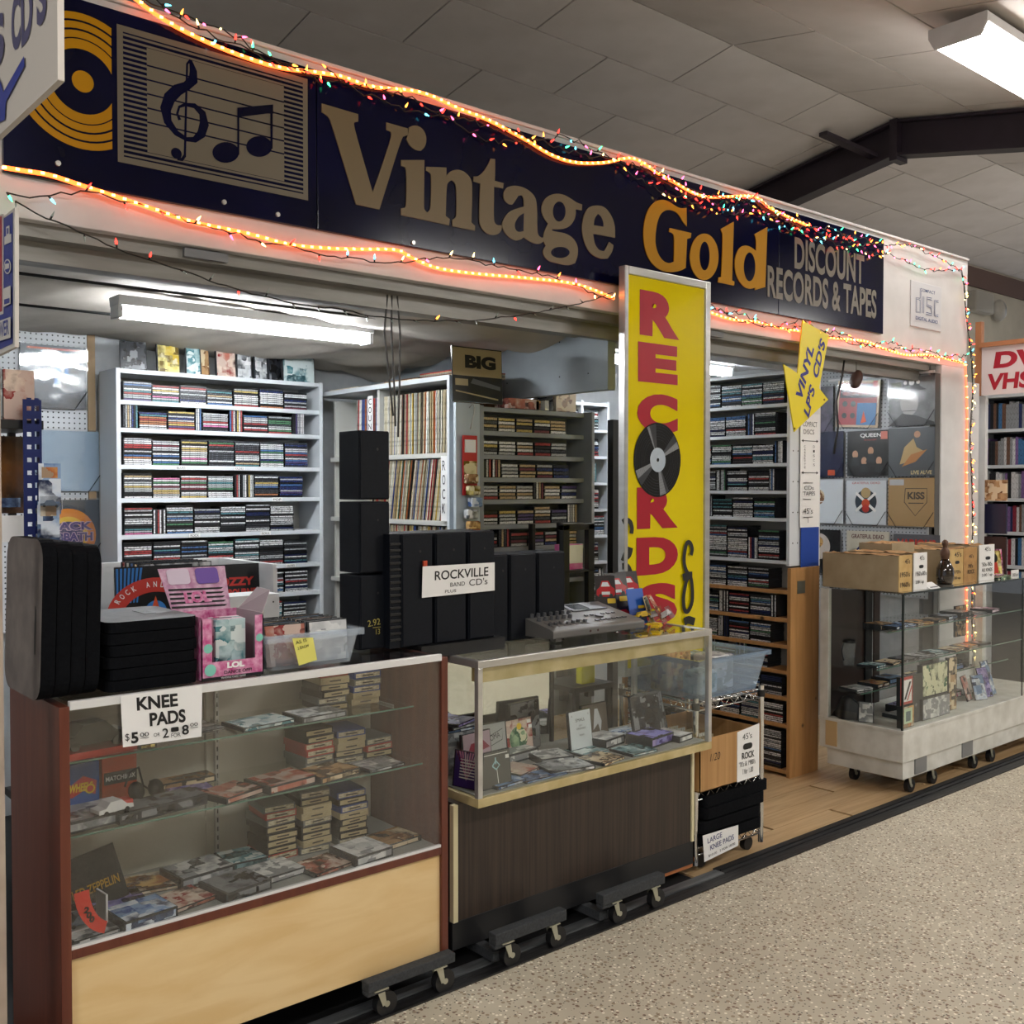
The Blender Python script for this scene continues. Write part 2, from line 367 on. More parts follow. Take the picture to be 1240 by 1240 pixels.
pine = wood('knotty_pine', '#bb8c58', '#a87c4a', (26, 26, 2.2), .5, knots=True)
oak = wood('oak_plank', '#c0a37c', '#a98a62', (2.2, 34, 30), .38, bump=.06)
# ---------------- the setting ----------------
mb = MB(); mb.box(-3, -5, -.05, 16, 2.585, 0, terrazzo()); floor = struct(mb, 'floor')
mb = MB(); mb.box(-3, 2.64, -.05, 3.28, 6, -.004, mat('black_rubber_and_shade', '#08080a', .6, noise=(14, 4), col2='#141416')); struct(mb, 'floor_mat')  # black floor whose colour also holds the shadow under the counters
subf = B(3.28, 2.70, -.05, 8.6, 6, -.009, mat('dark_subfloor', '#2c2118', .8)); floor_b = struct(subf, 'floor')
pl = MB(); pl.box(0, 0, 0, 1.215, .148, .009, oak)
pme = pl.mesh('plank'); n = 0
for r in range(18):
    y = 2.702+r*.15; x = 3.29-(r*.47 % 1.2)
    while x < 7.9:
        if x+1.2 > 3.3:
            o = bpy.data.objects.new('plank', pme); COL.objects.link(o); o.parent = floor_b
            x0 = max(x, 3.285)
            o.location = Vector((x0, y, -.009))-floor_b.location; o.scale = ((x+1.2-x0)/1.215*1.0, 1, 1)
        x += 1.22
mb = MB(); dk = mat('black_threshold', '#0c0c0d', .45, noise=((9, 60, 9), 4), col2='#232325', bump=.3)
mb.box(-3, 2.583, -.01, 9, 2.640, .006, dk); struct(mb, 'trim_1')
mb = MB(); mb.box(3.4, 2.64, -.01, 9, 2.702, .012, dk); mb.box(3.4, 2.66, .012, 9, 2.667, .018, black); struct(mb, 'trim_2')
mb = MB(); mb.box(-3, 2.642, -.004, 3.42, 2.692, .010, mat('worn_aluminium', '#8d9092', .42, .7, noise=((3, 40, 3), 4), col2='#62666a')); struct(mb, 'trim_3')

# hall roof: two slopes of ceiling tiles meeting at a ridge above the booth
RY, RZ, EY, EZ = 4.10, 4.40, 5.60, 4.16
SR = .19
tile_m = mat('ceiling_tile', '#d2cbc6', .9, noise=(3, 4), col2='#c8c1bb')
cap = MB(); gm = mat('ceiling_void', '#55514b', .9)
cap.prism([(-3, RY, RZ+.06), (-3, EY+.3, EZ+.02), (-3, EY+.3, EZ+.2), (-3, RY, RZ+.2), (-3, -5.2, RZ-(RY+5.2)*SR+.2), (-3, -5.2, RZ-(RY+5.2)*SR+.06)], (19, 0, 0), gm)
ceil = struct(cap, 'ceiling')
def tile(nm, a, b, w, l):
    mb = MB(); mb.box(0, 0, 0, l-.012, w-.012, .02, tile_m); return mb.mesh(nm)
tw, tl = .61, 1.22
tme = tile('ceiling_tile', 0, 0, tw, tl)
tr = math.atan(SR); tlft = math.atan((RZ-EZ)/(EY-RY))
for i in range(13):
    for j in range(15):
        y = RY-(j+1)*tw*math.cos(tr)
        if y < -4.8: continue
        o = bpy.data.objects.new('ceiling_tile', tme); COL.objects.link(o); o.parent = ceil
        o.location = Vector((-2+i*tl+(.61 if j % 2 else 0), y, RZ-(j+1)*tw*math.sin(tr)+.01))-ceil.location; o.rotation_euler = (tr, 0, 0)
    for j in range(3):
        o = bpy.data.objects.new('ceiling_tile', tme); COL.objects.link(o); o.parent = ceil
        o.location = Vector((-2+i*tl+(.61 if j % 2 else 0), RY+j*.515*math.cos(tlft), RZ-j*.515*math.sin(tlft)+.01))-ceil.location
        o.rotation_euler = (-tlft, 0, 0); o.scale = (1, .515/.61, 1)
# purple brown roof beam
bm_ = mat('beam_paint', '#2c222c', .5, noise=(5, 2), col2='#241b24')
bmz = MB(); X0, X1 = 7.28, 7.42
def girder(mb, y0, z0, y1, z1, d):
    for a, b, xa, xb in ((0, .02, X0, X1), (d-.02, d, X0, X1), (.02, d-.02, X0+.06, X0+.08)):
        mb.prism([(xa, y0, z0-a), (xa, y1, z1-a), (xa, y1, z1-b), (xa, y0, z0-b)], (xb-xa, 0, 0), bm_)
girder(bmz, RY, RZ-.0, EY, EZ-.02, .27); girder(bmz, RY, RZ, -5, RZ-(RY+5)*SR, .27)
bmz.box(X0-.01, RY-.03, RZ-.31, X1+.01, RY+.03, RZ+.0, bm_)
bmz.prism([(X0-.35, RY+.35, RZ-.10), (X0-.35, RY+.42, RZ-.10), (X0+.04, RY+.22, RZ-.24), (X0+.04, RY+.15, RZ-.24)], (0, 0, .03), bm_)
struct(bmz, 'ceiling_beam')
cream = mat('cream_wall', '#b5ae9f', .7, noise=(4, 3), col2='#aaa394')
mb = MB(); mb.box(-3, EY, 0, 16, EY+.1, EZ+.1, cream); mb.box(7, EY-.03, EZ-.24, 16, EY, EZ-.02, mat('brown_stripe', '#5b443c', .6)); struct(mb, 'wall_back')
# the wall across the aisle and the end walls, behind the photographer
mb = MB(); mb.box(-3, -5.1, 0, 16, -5, 3.2, cream); struct(mb, 'wall_front')

# booth shell
fsc = mat('fascia_white', '#d3cfcd', .5, noise=(5, 3), col2='#c6c2c0')
mb = MB(); mb.box(.70, 3.2, 2.385, 6.62, 3.36, 3.085, fsc); mb.box(.70, 3.19, 3.085, 6.62, 3.36, 3.10, fsc); struct(mb, 'trim_4', bev=.003)
mb = MB(); hs = mat('door_housing', '#8f8d88', .45, .3, noise=((3, 3, 30), 3), col2='#7d7b76')
mb.box(.72, 3.36, 2.33, 6.3, 3.60, 2.62, hs); mb.box(.72, 3.24, 2.345, 6.3, 3.36, 2.385, hs); mb.box(.72, 3.30, 2.285, 6.3, 3.345, 2.345, hs); mb.box(.72, 3.345, 2.30, 6.3, 3.36, 2.345, black)
mb.box(1.35, 3.222, 2.352, 1.50, 3.24, 2.38, mat('label_grey', '#77797c', .5)); mb.box(4.0, 3.222, 2.352, 4.12, 3.24, 2.378, MC['label_grey'])
struct(mb, 'trim_5')
mb = MB(); mb.box(6.29, 3.2, 0, 6.62, 3.36, 2.385, white); mb.box(6.62, 3.2, 0, 6.80, 3.36, 2.30, white); struct(mb, 'wall_right', bev=.003)
mb = MB(); trk = mat('door_track', '#6c6a66', .4, .6)
mb.box(6.225, 3.21, 0, 6.29, 3.225, 2.33, trk); mb.box(6.225, 3.21, 0, 6.232, 3.28, 2.33, trk); mb.box(6.27, 3.225, 0, 6.29, 3.30, 2.33, black)
struct(mb, 'trim_6')
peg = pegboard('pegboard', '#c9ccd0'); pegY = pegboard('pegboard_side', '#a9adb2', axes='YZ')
mb = MB(); mb.box(.70, 5.40, 0, 6.30, 5.45, 3.0, greyw); mb.box(.72, 5.37, .9, 1.735, 5.40, 2.42, peg); mb.box(1.735, 5.36, .9, 1.772, 5.40, 2.45, mat('raw_wood', '#9c8363', .7)); wbk = struct(mb, 'wall_rear')
struct(B(.62, 3.30, 0, .70, 5.45, 3.0, greyw), 'wall_left')
bluew = mat('blue_grey_wall', '#9aa4ab', .6, noise=(6, 3), col2='#8f999f')
mb = MB(); mb.box(3.45, 3.37, 2.065, 3.50, 5.40, 2.62, bluew)
for k in range(9): mb.cyl((3.449, 3.5+.2*(k % 5), 2.15+.17*(k % 3)), (3.451, 3.5+.2*(k % 5), 2.15+.17*(k % 3)), .004, black, 8)
struct(mb, 'wall_middle')
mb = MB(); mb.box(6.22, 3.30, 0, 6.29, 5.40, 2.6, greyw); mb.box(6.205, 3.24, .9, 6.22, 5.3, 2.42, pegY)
mb.box(6.19, 3.20, 2.33, 6.205, 3.95, 2.345, white); struct(mb, 'wall_side')
# draped cloth ceiling of the first bay
cl = mat('cloth_ceiling', '#bfb8ae', .85, noise=(6, 4), col2='#b1aaa0', bump=.15)
mb = MB(); NX, NY = 72, 44; V = []
for j in range(NY+1):
    y = 3.38+(5.39-3.38)*j/NY; t = (y-3.38)/2.01
    for i in range(NX+1):
        x = .70+(3.46-.70)*i/NX; s = (x-.7)/2.76
        z = 2.435-.035*t+.03*math.sin(4.2*s+.6)*math.sin(PI*t)-.045*abs(math.sin(PI*t*2))**.7
        if s > .6:
            q = (s-.6)/.4
            z += -.055*q*abs(math.sin(13*t+5*s))**.6+.02*q*math.sin(40*s+9*t)
        if t > .75: z -= (t-.75)*.30*(.5+.5*abs(math.sin(7*s+.5)))*(1 if s > .45 else .4)
        z += .004*math.sin(31*x+17*y)
        V.append((x, y, z))
mb.add(V, [(j*(NX+1)+i, j*(NX+1)+i+1, (j+1)*(NX+1)+i+1, (j+1)*(NX+1)+i) for j in range(NY) for i in range(NX)], cl, True)
for yy in (3.95, 4.62): mb.tube([(.7, yy, 2.37), (3.4, yy, 2.375)], .006, black, 5)
struct(mb, 'ceiling')
mb = MB(); mb.box(3.50, 3.36, 2.47, 6.22, 5.40, 2.50, mat('bay_ceiling', '#c9cbcd', .6)); mb.box(3.50, 4.1, 2.40, 6.2, 4.16, 2.47, greyw)
mb.tube([(4.1, 3.6, 2.46), (4.9, 4.3, 2.44)], .004, black, 4); struct(mb, 'ceiling')
# plain box of the booth over the ceilings (loft), so that no hall light falls through
struct(B(.70, 3.36, 2.62, 6.30, 5.45, 2.66, gm), 'ceiling')
# narrow grey post and strip at the near side of the booth
struct(B(.60, 2.60, 0, .643, 2.62, 1.90, mat('pale_post', '#b3a394', .6, noise=(9, 3), col2='#9c8b7d')), 'trim_7')

# ---------------- lights of the place ----------------
tubem = mat('lit_tube', '#ffffff', .4, es=TUBE_E, ecol=(.93, .97, 1))
capm = mat('tube_socket', '#c9cbce', .5)
def strip_light(x0, x1, y, z, label, tubes=2):
    t = thing('strip_light', label, 'light', ((x0+x1)/2, y, z))
    mb = MB(); mb.prism([(x0, y-.05, z+.03), (x0, y+.05, z+.03), (x0, y+.06, z+.07), (x0, y-.06, z+.07)], (x1-x0, 0, 0), capm); build(mb, 'housing', t, bev=.003)
    for k in range(tubes):
        yy = y+(k-(tubes-1)/2)*.05
        mb = MB(); mb.cyl((x0+.03, yy, z), (x1-.03, yy, z), .015, tubem, 12); build(mb, 'tube', t)
    for xx in (x0, x1-.02):
        mb = MB(); mb.box(xx, y-.045, z-.02, xx+.02, y+.045, z+.03, capm); build(mb, 'socket', t, bev=.002)
    return t
strip_light(1.50, 2.73, 4.30, 2.325, 'white fluorescent strip light under the cloth ceiling of the first bay')
strip_light(4.35, 5.55, 4.30, 2.37, 'white fluorescent strip light behind the tall record banner')
lens = mat('hall_lens', '#ffffff', .4, es=HALL_E, ecol=(1, .97, .93))
lens2 = mat('hall_lens_weak', '#ffffff', .4, es=HALL_E*.42, ecol=(1, .97, .93))      # lamp in view, strength cut so the fascia end is not overlit
def hall_light(x, y, label, grp=None, ln=None):
    z = RZ-(RY-y)*SR-.10
    t = thing('ceiling_light', label, 'light', (x, y, z), group=grp)
    mb = MB(); mb.prism([(x, y-.15, z+.0), (x, y-.12, z-.06), (x, y+.12, z-.06), (x, y+.15, z)], (1.22, 0, 0), ln or lens); build(mb, 'lens', t)
    mb = MB(); mb.box(x, y-.16, z, x+1.22, y+.16, z+.05, white); build(mb, 'housing', t, bev=.004)
    for xx in (x-.012, x+1.22):
        mb = MB(); mb.prism([(xx, y-.16, z+.05), (xx, y-.16, z), (xx, y-.125, z-.065), (xx, y+.125, z-.065), (xx, y+.16, z), (xx, y+.16, z+.05)], (.012, 0, 0), white); build(mb, 'end_cap', t)
hall_light(5.35, 2.65, 'bright wraparound ceiling light hung beside the roof beam', None, lens2)
ORD_ = ['first', 'second', 'third', 'fourth', 'fifth', 'sixth']
for k, (x, y) in enumerate(((9.6, 2.65), (0.2, -.5), (4.4, -.5), (9.0, -.5), (-2.7, .9), (5.6, -3.0))):  # unseen lamps; the fifth is added to brighten the hanging sign
    hall_light(x, y, f'wraparound ceiling light over the aisle, {ORD_[k]} of the unseen ones', 'aisle ceiling lights out of view')
# emergency light on the cream wall
t = thing('emergency_light', 'clear plastic emergency light with a round lamp on the cream wall', 'light', (11.9, EY, 3.68))
mb = MB(); mb.box(11.55, EY-.12, 3.62, 12.0, EY, 3.86, glassy('frosted', (.8, .8, .8), .3, 1, body='#cfcac0', bodyw=.7)); build(mb, 'casing', t, bev=.02)
mb = MB(); mb.lathe((12.22, EY-.03, 3.70), [(.02, 0), (.12, .02), (.13, .05), (.10, .09), (.02, .1)], MC['frosted'], 20, (0, -1, 0)); mb.box(11.98, EY-.06, 3.66, 12.14, EY-.03, 3.70, white); build(mb, 'lamp_head', t)
# ---------------- the long shop sign ----------------
navy = mat('navy_acrylic', '#04072c', .14, noise=(3, 3), col2='#03051e', spec=.2)
tan = mat('tan_vinyl', '#716249', .4, spec=.2); gold = mat('gold_vinyl', '#b07c00', .4, spec=.15); tan2 = mat('pale_tan_vinyl', '#686051', .35)
sgn = thing('shop_sign', 'long navy shop sign reading Vintage Gold discount records and tapes', 'sign', (3.4, 3.19, 2.505))
def A(px, py): return at(px, py, Y=3.18)
zb, zt = 2.505, 3.055
xs = [.80, A(136, 0).x, A(383, 0).x, A(945, 0).x, A(1073, 0).x]
for a, b in ((xs[0], xs[2]), (xs[2], xs[3]), (xs[3], xs[4])):
    mb = MB(); mb.box(a+.002, 3.18, zb, b-.002, 3.2, zt, navy); build(mb, 'sign_panel', sgn, bev=.002)
F0 = Fr((0, 3.1795, 0), (1, 0, 0), (0, 0, 1), .0004)
def uvp(pts, ox, oy, sc):
    out = []
    for x, y in pts:
        q = A(ox+x/sc, oy+y/sc); out.append((q.x, q.z))
    return out
def chaikin(P):
    out = []; n = len(P)
    for i in range(n):
        a, b, c = P[i-1], P[i], P[(i+1) % n]
        v1 = (b[0]-a[0], b[1]-a[1]); v2 = (c[0]-b[0], c[1]-b[1])
        ang = abs(math.degrees(math.atan2(v1[0]*v2[1]-v1[1]*v2[0], v1[0]*v2[0]+v1[1]*v2[1])))
        if ang > 48: out.append(b)
        else: out += [(b[0]*.75+a[0]*.25, b[1]*.75+a[1]*.25), (b[0]*.75+c[0]*.25, b[1]*.75+c[1]*.25)]
    return out
def ell(cx, cy, rx, ry, n=26): return [(cx+rx*math.cos(2*PI*i/n), cy+ry*math.sin(2*PI*i/n)) for i in range(n)]
def letter(nm, mt, ox, oy, sc, pts, holes=()):
    mb = MB(); fr = Fr(F0.o, F0.U, F0.V, .0006)
    P = uvp(chaikin(chaikin(pts)), ox, oy, sc); fr.up()
    front = [fr.p(u, v) for u, v in P]; mb.prism(front, (0, -.004, 0), mt)
    for h in holes:
        Q = uvp(chaikin(chaikin(h)), ox, oy, sc); fr.k = 1
        mb.prism([fr.p(u, v)+Vector((0, -.0039, 0)) for u, v in Q], (0, -.0006, 0), navy)
    build(mb, nm, sgn)
AA = (380, 110, 6.2); BB = (560, 160, 6.2); CC = (760, 220, 6.889)
letter('letter', tan, *AA, [(55,98),(328,178),(328,232),(300,238),(292,262),(437,765),(582,345),(572,310),(540,295),(540,240),(700,285),(700,335),(665,345),(640,400),(487,893),(312,855),(128,245),(105,195),(55,162)])
letter('letter', tan, *AA, [(712,275),(745,260),(790,270),(825,305),(842,360),(832,420),(800,452),(760,448),(715,415),(690,365),(702,338),(706,300)])
letter('letter', tan, *AA, [(650,522),(825,522),(820,870),(825,895),(845,915),(865,900),(872,870),(878,640),(865,615),(838,600),(838,572),(990,578),(990,640),(1020,605),(1075,590),(1130,610),(1175,660),(1185,720),(1178,990),(1205,1015),(1203,1052),(1035,1018),(1035,970),(1060,955),(1066,930),(1066,735),(1055,690),(1030,672),(1000,690),(990,735),(985,940),(1015,965),(1010,1012),(650,935),(650,885),(680,878),(690,850),(692,610),(680,575),(650,565)])
letter('letter', tan, *BB, [(207,200),(240,205),(238,368),(303,385),(300,425),(232,412),(228,650),(238,688),(262,702),(290,700),(290,735),(265,768),(220,777),(165,758),(125,700),(120,640),(128,388),(78,372),(78,335),(110,335),(150,305),(185,250)])
letter('letter', tan, *BB, [(345,408),(400,402),(470,422),(530,470),(555,530),(555,740),(565,780),(590,795),(605,790),(605,822),(570,845),(520,835),(480,810),(455,790),(430,810),(390,817),(340,790),(300,740),(290,690),(310,640),(355,590),(455,560),(455,500),(440,475),(415,478),(395,510),(370,545),(340,545),(305,510),(300,460),(320,425)], [[(455,610),(420,630),(390,675),(385,715),(400,745),(425,752),(452,745)]])
letter('letter', tan, *BB, [(690,462),(750,468),(800,495),(850,530),(893,545),(890,588),(845,580),(845,630),(825,680),(785,720),(720,733),(670,730),(665,740),(700,750),(770,760),(830,800),(862,860),(860,930),(840,985),(790,1005),(700,985),(640,970),(600,925),(598,885),(620,855),(605,830),(600,770),(625,710),(638,690),(600,640),(585,580),(600,520),(640,480)], [ell(720,598,48,75), ell(728,905,70,42)])
letter('letter', tan, *BB, [(1000,550),(1060,560),(1110,620),(1140,700),(1140,795),(975,765),(985,840),(1020,890),(1060,895),(1095,825),(1128,850),(1120,900),(1085,950),(1030,955),(960,920),(915,850),(893,760),(893,680),(915,600),(950,560)], [[(980,700),(985,650),(1010,615),(1035,635),(1052,680),(1052,712)]])
letter('letter', gold, *CC, [(270,150),(330,160),(400,210),(440,225),(485,220),(488,375),(460,345),(420,270),(370,240),(320,235),(270,265),(240,340),(225,440),(225,530),(250,610),(290,665),(340,685),(380,668),(385,460),(370,430),(340,420),(345,388),(525,430),(520,470),(490,480),(478,720),(440,745),(350,760),(260,740),(190,680),(145,590),(125,470),(130,350),(160,240),(210,175)])
letter('letter', gold, *CC, ell(633,628,120,195), [ell(635,622,42,120)])
letter('letter', gold, *CC, [(880,335),(865,825),(885,835),(882,868),(748,840),(752,800),(775,795),(790,450),(775,410),(772,395)])
letter('letter', gold, *CC, [(1160,380),(1142,880),(1058,905),(1058,885),(1020,898),(960,880),(905,800),(885,700),(895,610),(930,545),(980,530),(1030,550),(1065,580),(1068,480),(1052,440)], [ell(1010,712,48,120)])
mb = MB(); a = A(962, 287); b = A(1046, 342); fr = Fr((0, 3.179, 0), (1, 0, 0), (0, 0, 1), .0004)
mb.text(fr, 'DISCOUNT', a.x, 2.762, b.x-a.x, .168, tan2, bold=.03, sp=1.02)
mb.text(fr, 'RECORDS & TAPES', A(931, 0).x, 2.583, A(1064, 0).x-A(931, 0).x, .165, tan2, bold=.03, sp=1.02); build(mb, 'lettering', sgn)
# gold record emblem
mb = MB(); fr = Fr((0, 3.179, 0), (1, 0, 0), (0, 0, 1), .0003); c = A(100, 99); cut = A(135, 99).x
k = (A(100, 90).z-A(100, 108).z)/18*1.0
for r0, r1 in ((39, 50.5), (52, 60.5), (63, 71), (73.5, 82)): mb.ring(fr, c.x, c.z, r0*k, r1*k, gold, 56, umax=cut)
mb.circ(fr, c.x, c.z, 13*k, gold, rv=13*k); build(mb, 'record_emblem', sgn)
# stave plate
a, b = A(141, 29), A(372, 99); zt_, zb_ = a.z, A(140.5, 195.5).z
W_, H_ = b.x-a.x, zt_-zb_
mb = MB(); fr = Fr((a.x, 3.178, zb_), (W_, 0, 0), (0, 0, H_), .0003)
mb.rect(fr, 0, 0, 1, 1, tan2); mb.rect(fr, .028, .045, .972, .955, navy)
for i in range(24):
    v = .065+.87*i/23
    mb.rect(fr, .028, v-.0085, .972, v+.0085, tan2); fr.k -= 1
fr.up(); mb.rect(fr, .14, .115, .86, .885, tan2); mb.rrect(fr, .14, .115, .86, .885, .06, .09, tan2)
for i in range(5): mb.rect(fr, .14, .33+i*.105, .86, .342+i*.105, navy); fr.k -= 1
fr.up()
def pl(x, y):
    q = A(180+x/7.294, 60+y/7.294); return ((q.x-a.x)/W_, (q.z-zb_)/H_)
def plr(pts):
    return [pl(x, y)+(h/7.294/231.,) for x, y, h in pts]
mb.rib(fr, plr([(270,625,14),(248,570,10),(265,510,10),(320,488,14),(400,500,22),(470,565,32),(487,660,40),(460,750,36),(400,800,24),(330,795,18),(240,740,25),(165,640,35),(145,530,45),(180,430,48),(250,360,45),(330,325,35),(390,270,40),(390,190,32),(365,95,12)]), navy)
mb.rib(fr, plr([(365,95,10),(335,130,9),(325,500,9),(315,950,10)]), navy); mb.rib(fr, plr([(315,940,12),(290,975,14),(250,960,20)]), navy)
q = pl(240, 920); mb.circ(fr, q[0], q[1], 45/7.294/231, navy, rv=50/7.294/166)
for cx, cy, rx, ry in ((675,912,118,92),(970,860,115,92)):
    mb.pr(fr, [pl(x, y) for x, y in ell(cx, cy, rx, ry)], navy)
mb.rib(fr, plr([(785,520,9),(785,930,9)]), navy); mb.rib(fr, plr([(1078,495,11),(1078,880,11)]), navy)
mb.pr(fr, [pl(x, y) for x, y in [(778,518),(1092,490),(1092,572),(1040,570),(792,600)]], navy)
build(mb, 'stave_plate', sgn)
mb = MB()
for px, py in ((70, 198), (271, 245), (336, 260), (500, 294)):
    q = A(px, py); mb.cyl((q.x, 3.18, q.z), (q.x, 3.174, q.z), .008, steel, 10)
build(mb, 'screw', sgn)
# compact disc plate
t = thing('digital_audio_sign', 'square white plate with blue compact disc digital audio mark on the fascia', 'sign', (6.07, 3.2, 2.59))
mb = MB(); mb.box(5.885, 3.193, 2.588, 6.262, 3.2, 2.868, mat('plate_white', '#c6c4c6', .4)); build(mb, 'plate', t, bev=.004)
bl = mat('blue_print', '#16336f', .5); pw = MC['plate_white']
mb = MB(); fr = Fr((5.885, 3.1925, 2.588), (.377, 0, 0), (0, 0, .28), .0004)
mb.text(fr, 'COMPACT', .30, .80, .48, .07, bl, bold=.01)
def dl(pts, h=.022, h2=.010):
    mb.rib(fr, [p+(h,) for p in pts], bl); mb.rib(fr, [p+(h2,) for p in pts], pw)
dl([(.30,.86),(.30,.33),(.17,.33),(.17,.62),(.30,.62)]); dl([(.39,.33),(.39,.70)])
dl([(.66,.68),(.50,.68),(.50,.52),(.65,.50),(.65,.34),(.48,.34)]); dl([(.88,.66),(.76,.66),(.76,.34),(.88,.34)])
mb.text(fr, 'DIGITAL AUDIO', .14, .16, .72, .075, bl, bold=.01); build(mb, 'disc_mark', t)

# ---------------- yellow record banner ----------------
t = thing('record_banner', 'tall yellow framed banner reading RECORDS in red with a vinyl disc and black spray tags', 'sign', (3.54, 3.10, .78))
yb = mat('yellow_acrylic', '#e3cf06', .12, noise=(2, 2), col2='#dcc705', coat=.5); rd = mat('red_vinyl', '#a8122a', .3, coat=.4)
bx0, bx1, bz0, bz1, by = 3.245, 3.825, .78, 2.565, 3.07
mb = MB(); mb.box(bx0+.02, by+.008, bz0+.02, bx1-.02, by+.02, bz1-.02, yb); build(mb, 'panel', t)
mb = MB()
for q in ((bx0, bz0, bx0+.022, bz1), (bx1-.035, bz0, bx1, bz1), (bx0+.022, bz1-.035, bx1-.035, bz1), (bx0+.022, bz0, bx1-.035, bz0+.035)):
    mb.box(q[0], by-.004, q[1], q[2], by+.036, q[3], steel)
build(mb, 'frame', t, bev=.004)
mb = MB(); fr = Fr((0, by+.0075, 0), (1, 0, 0), (0, 0, 1), .0004)
def Bp(px, py): q = at(px, py, Y=by+.007); return q.x, q.z
def letter2(ch, c0, c1, mt=rd):
    (x0, z0), (x1, z1) = Bp(*c0), Bp(*c1)
    mb.text(fr, ch, x0, z0, x1-x0, z1-z0, mt, bold=.065)
s = 4.769
for ch, l, tp, r, bt in (('R', 165, 148, 395, 425), ('E', 155, 438, 385, 695), ('C', 150, 722, 385, 990)):
    letter2(ch, (740+l/s, 320+bt/s-4), (740+r/s, 320+tp/s+8))
for ch, l, tp, r, bt in (('R', 148, 140, 385, 385), ('D', 145, 420, 385, 655), ('S', 150, 682, 380, 950)):
    letter2(ch, (740+l/s, 560+bt/s), (740+r/s, 560+tp/s+1))
cx, cz = Bp(740+267/s, 320+1130/s)
rv = (Bp(796, 512)[1]-Bp(796, 602)[1])/2; ru = (Bp(823, 556)[0]-Bp(766, 556)[0])/2
vb = mat('vinyl_black', '#101114', .25); vg = mat('vinyl_grey', '#85888c', .3); vg2 = mat('vinyl_dark_grey', '#3a3c40', .3)
mb.circ(fr, cx, cz, ru, vb, rv=rv, n=48)
for a0, a1, mt in ((95, 112, vg2), (112, 118, vg), (20, 32, vg), (32, 45, vg2), (198, 212, vg), (212, 226, vg2), (276, 292, vg), (292, 300, vg2)):
    a0r, a1r = math.radians(a0), math.radians(a1)
    mb.pr(fr, [(cx, cz), (cx+ru*.97*math.cos(a0r), cz+rv*.97*math.sin(a0r)), (cx+ru*.97*math.cos(a1r), cz+rv*.97*math.sin(a1r))], mt); fr.k -= 1
fr.up()
for rr in (.55, .63, .70, .78, .86, .93): mb.ring(fr, cx, cz, 0, 0, vb) if 0 else mb.add([fr.p(cx+ru*(rr+d)*math.cos(2*PI*i/48), cz+rv*(rr+d)*math.sin(2*PI*i/48)) for d in (0, .006) for i in range(48)], [(i, (i+1) % 48, 48+(i+1) % 48, 48+i) for i in range(48)], vg2)
fr.up(); mb.circ(fr, cx, cz, ru*.33, mat('label_blue_grey', '#aebac6', .4), rv=rv*.33); mb.circ(fr, cx, cz, ru*.05, vb, rv=rv*.05)
build(mb, 'lettering', t)
fr.k += 4; sp = mat('spray_black', '#11110c', .5)
def tagp(pts, ox=740, oy=560): return [Bp(ox+x/s, oy+y/s) for x, y in pts]
def stroke(pts, h):
    Q = [Vector((a, b)) for a, b in tagp(pts)]; out = []
    for i in range(len(Q)-1):
        p0, p1, p2, p3 = Q[max(i-1, 0)], Q[i], Q[i+1], Q[min(i+2, len(Q)-1)]
        out += [.5*((2*p1)+(p2-p0)*t+(2*p0-5*p1+4*p2-p3)*t*t+(3*p1-p0-3*p2+p3)*t**3) for t in (0, .25, .5, .75)]
    mb = MB(); mb.rib(fr, [(q.x, q.y, h*1.3) for q in out+[Q[-1]]], sp); build(mb, 'spray_tag', t)
stroke([(60,345),(80,332),(105,345),(115,380),(112,410)], .009); stroke([(105,490),(95,530),(70,545),(58,540)], .014); stroke([(58,600),(85,600),(105,640),(100,700)], .011)
stroke([(455,535),(462,500),(450,465),(430,468),(418,520),(416,580),(430,630),(452,660),(462,720),(462,800),(440,855),(418,850),(412,780),(425,700),(440,660),(452,640)], .0085)
stroke([(408,665),(430,655),(462,650)], .013); stroke([(415,920),(440,908),(475,920)], .014)
# ---------------- arrow hanging from the fascia ----------------
t = thing('arrow_sign', 'yellow arrow sign reading vinyl lps cds hung tilted from the fascia', 'sign', (4.7, 3.14, 1.9))
ya = mat('yellow_board', '#e6d10c', .35); nb = mat('navy_print', '#1d1a78', .4)
def Ap(px, py): q = at(px, py, Y=3.14); return (q.x, 3.14, q.z)
pts = [(972, 388), (1004, 406), (992, 470), (1003, 484), (962, 523), (949, 441), (966, 452)]
mb = MB(); mb.prism([Ap(*p) for p in pts], (0, .006, 0), ya); build(mb, 'board', t)
mb = MB(); o = Vector(Ap(961, 497)); U = Vector(Ap(985, 418))-Vector(Ap(961, 481)); fr = Fr((0, 3.139, 0), (1, 0, 0), (0, 0, 1), .0004)
def atext(tx, p0, p1, hh, sh=.25):
    a, b = Vector(Ap(*p0)), Vector(Ap(*p1)); d = b-a
    mb.text(fr, tx, a.x, a.z, d.length, hh, nb, bold=.035, rot=math.atan2(d.z, d.x), shear=sh)
atext('VINYL', (971, 484), (986, 422), .062); atext("LP'S  CD'S", (979, 507), (1000, 414), .058); build(mb, 'lettering', t)
for p in ((962, 519), (998, 484)):
    mb = MB(); q = Vector(Ap(*p)); mb.cyl(q+Vector((0, -.003, 0)), q+Vector((0, .0, 0)), .006, mat('brass_tack', '#7a5a10', .4, .6), 8); build(mb, 'tack', t)
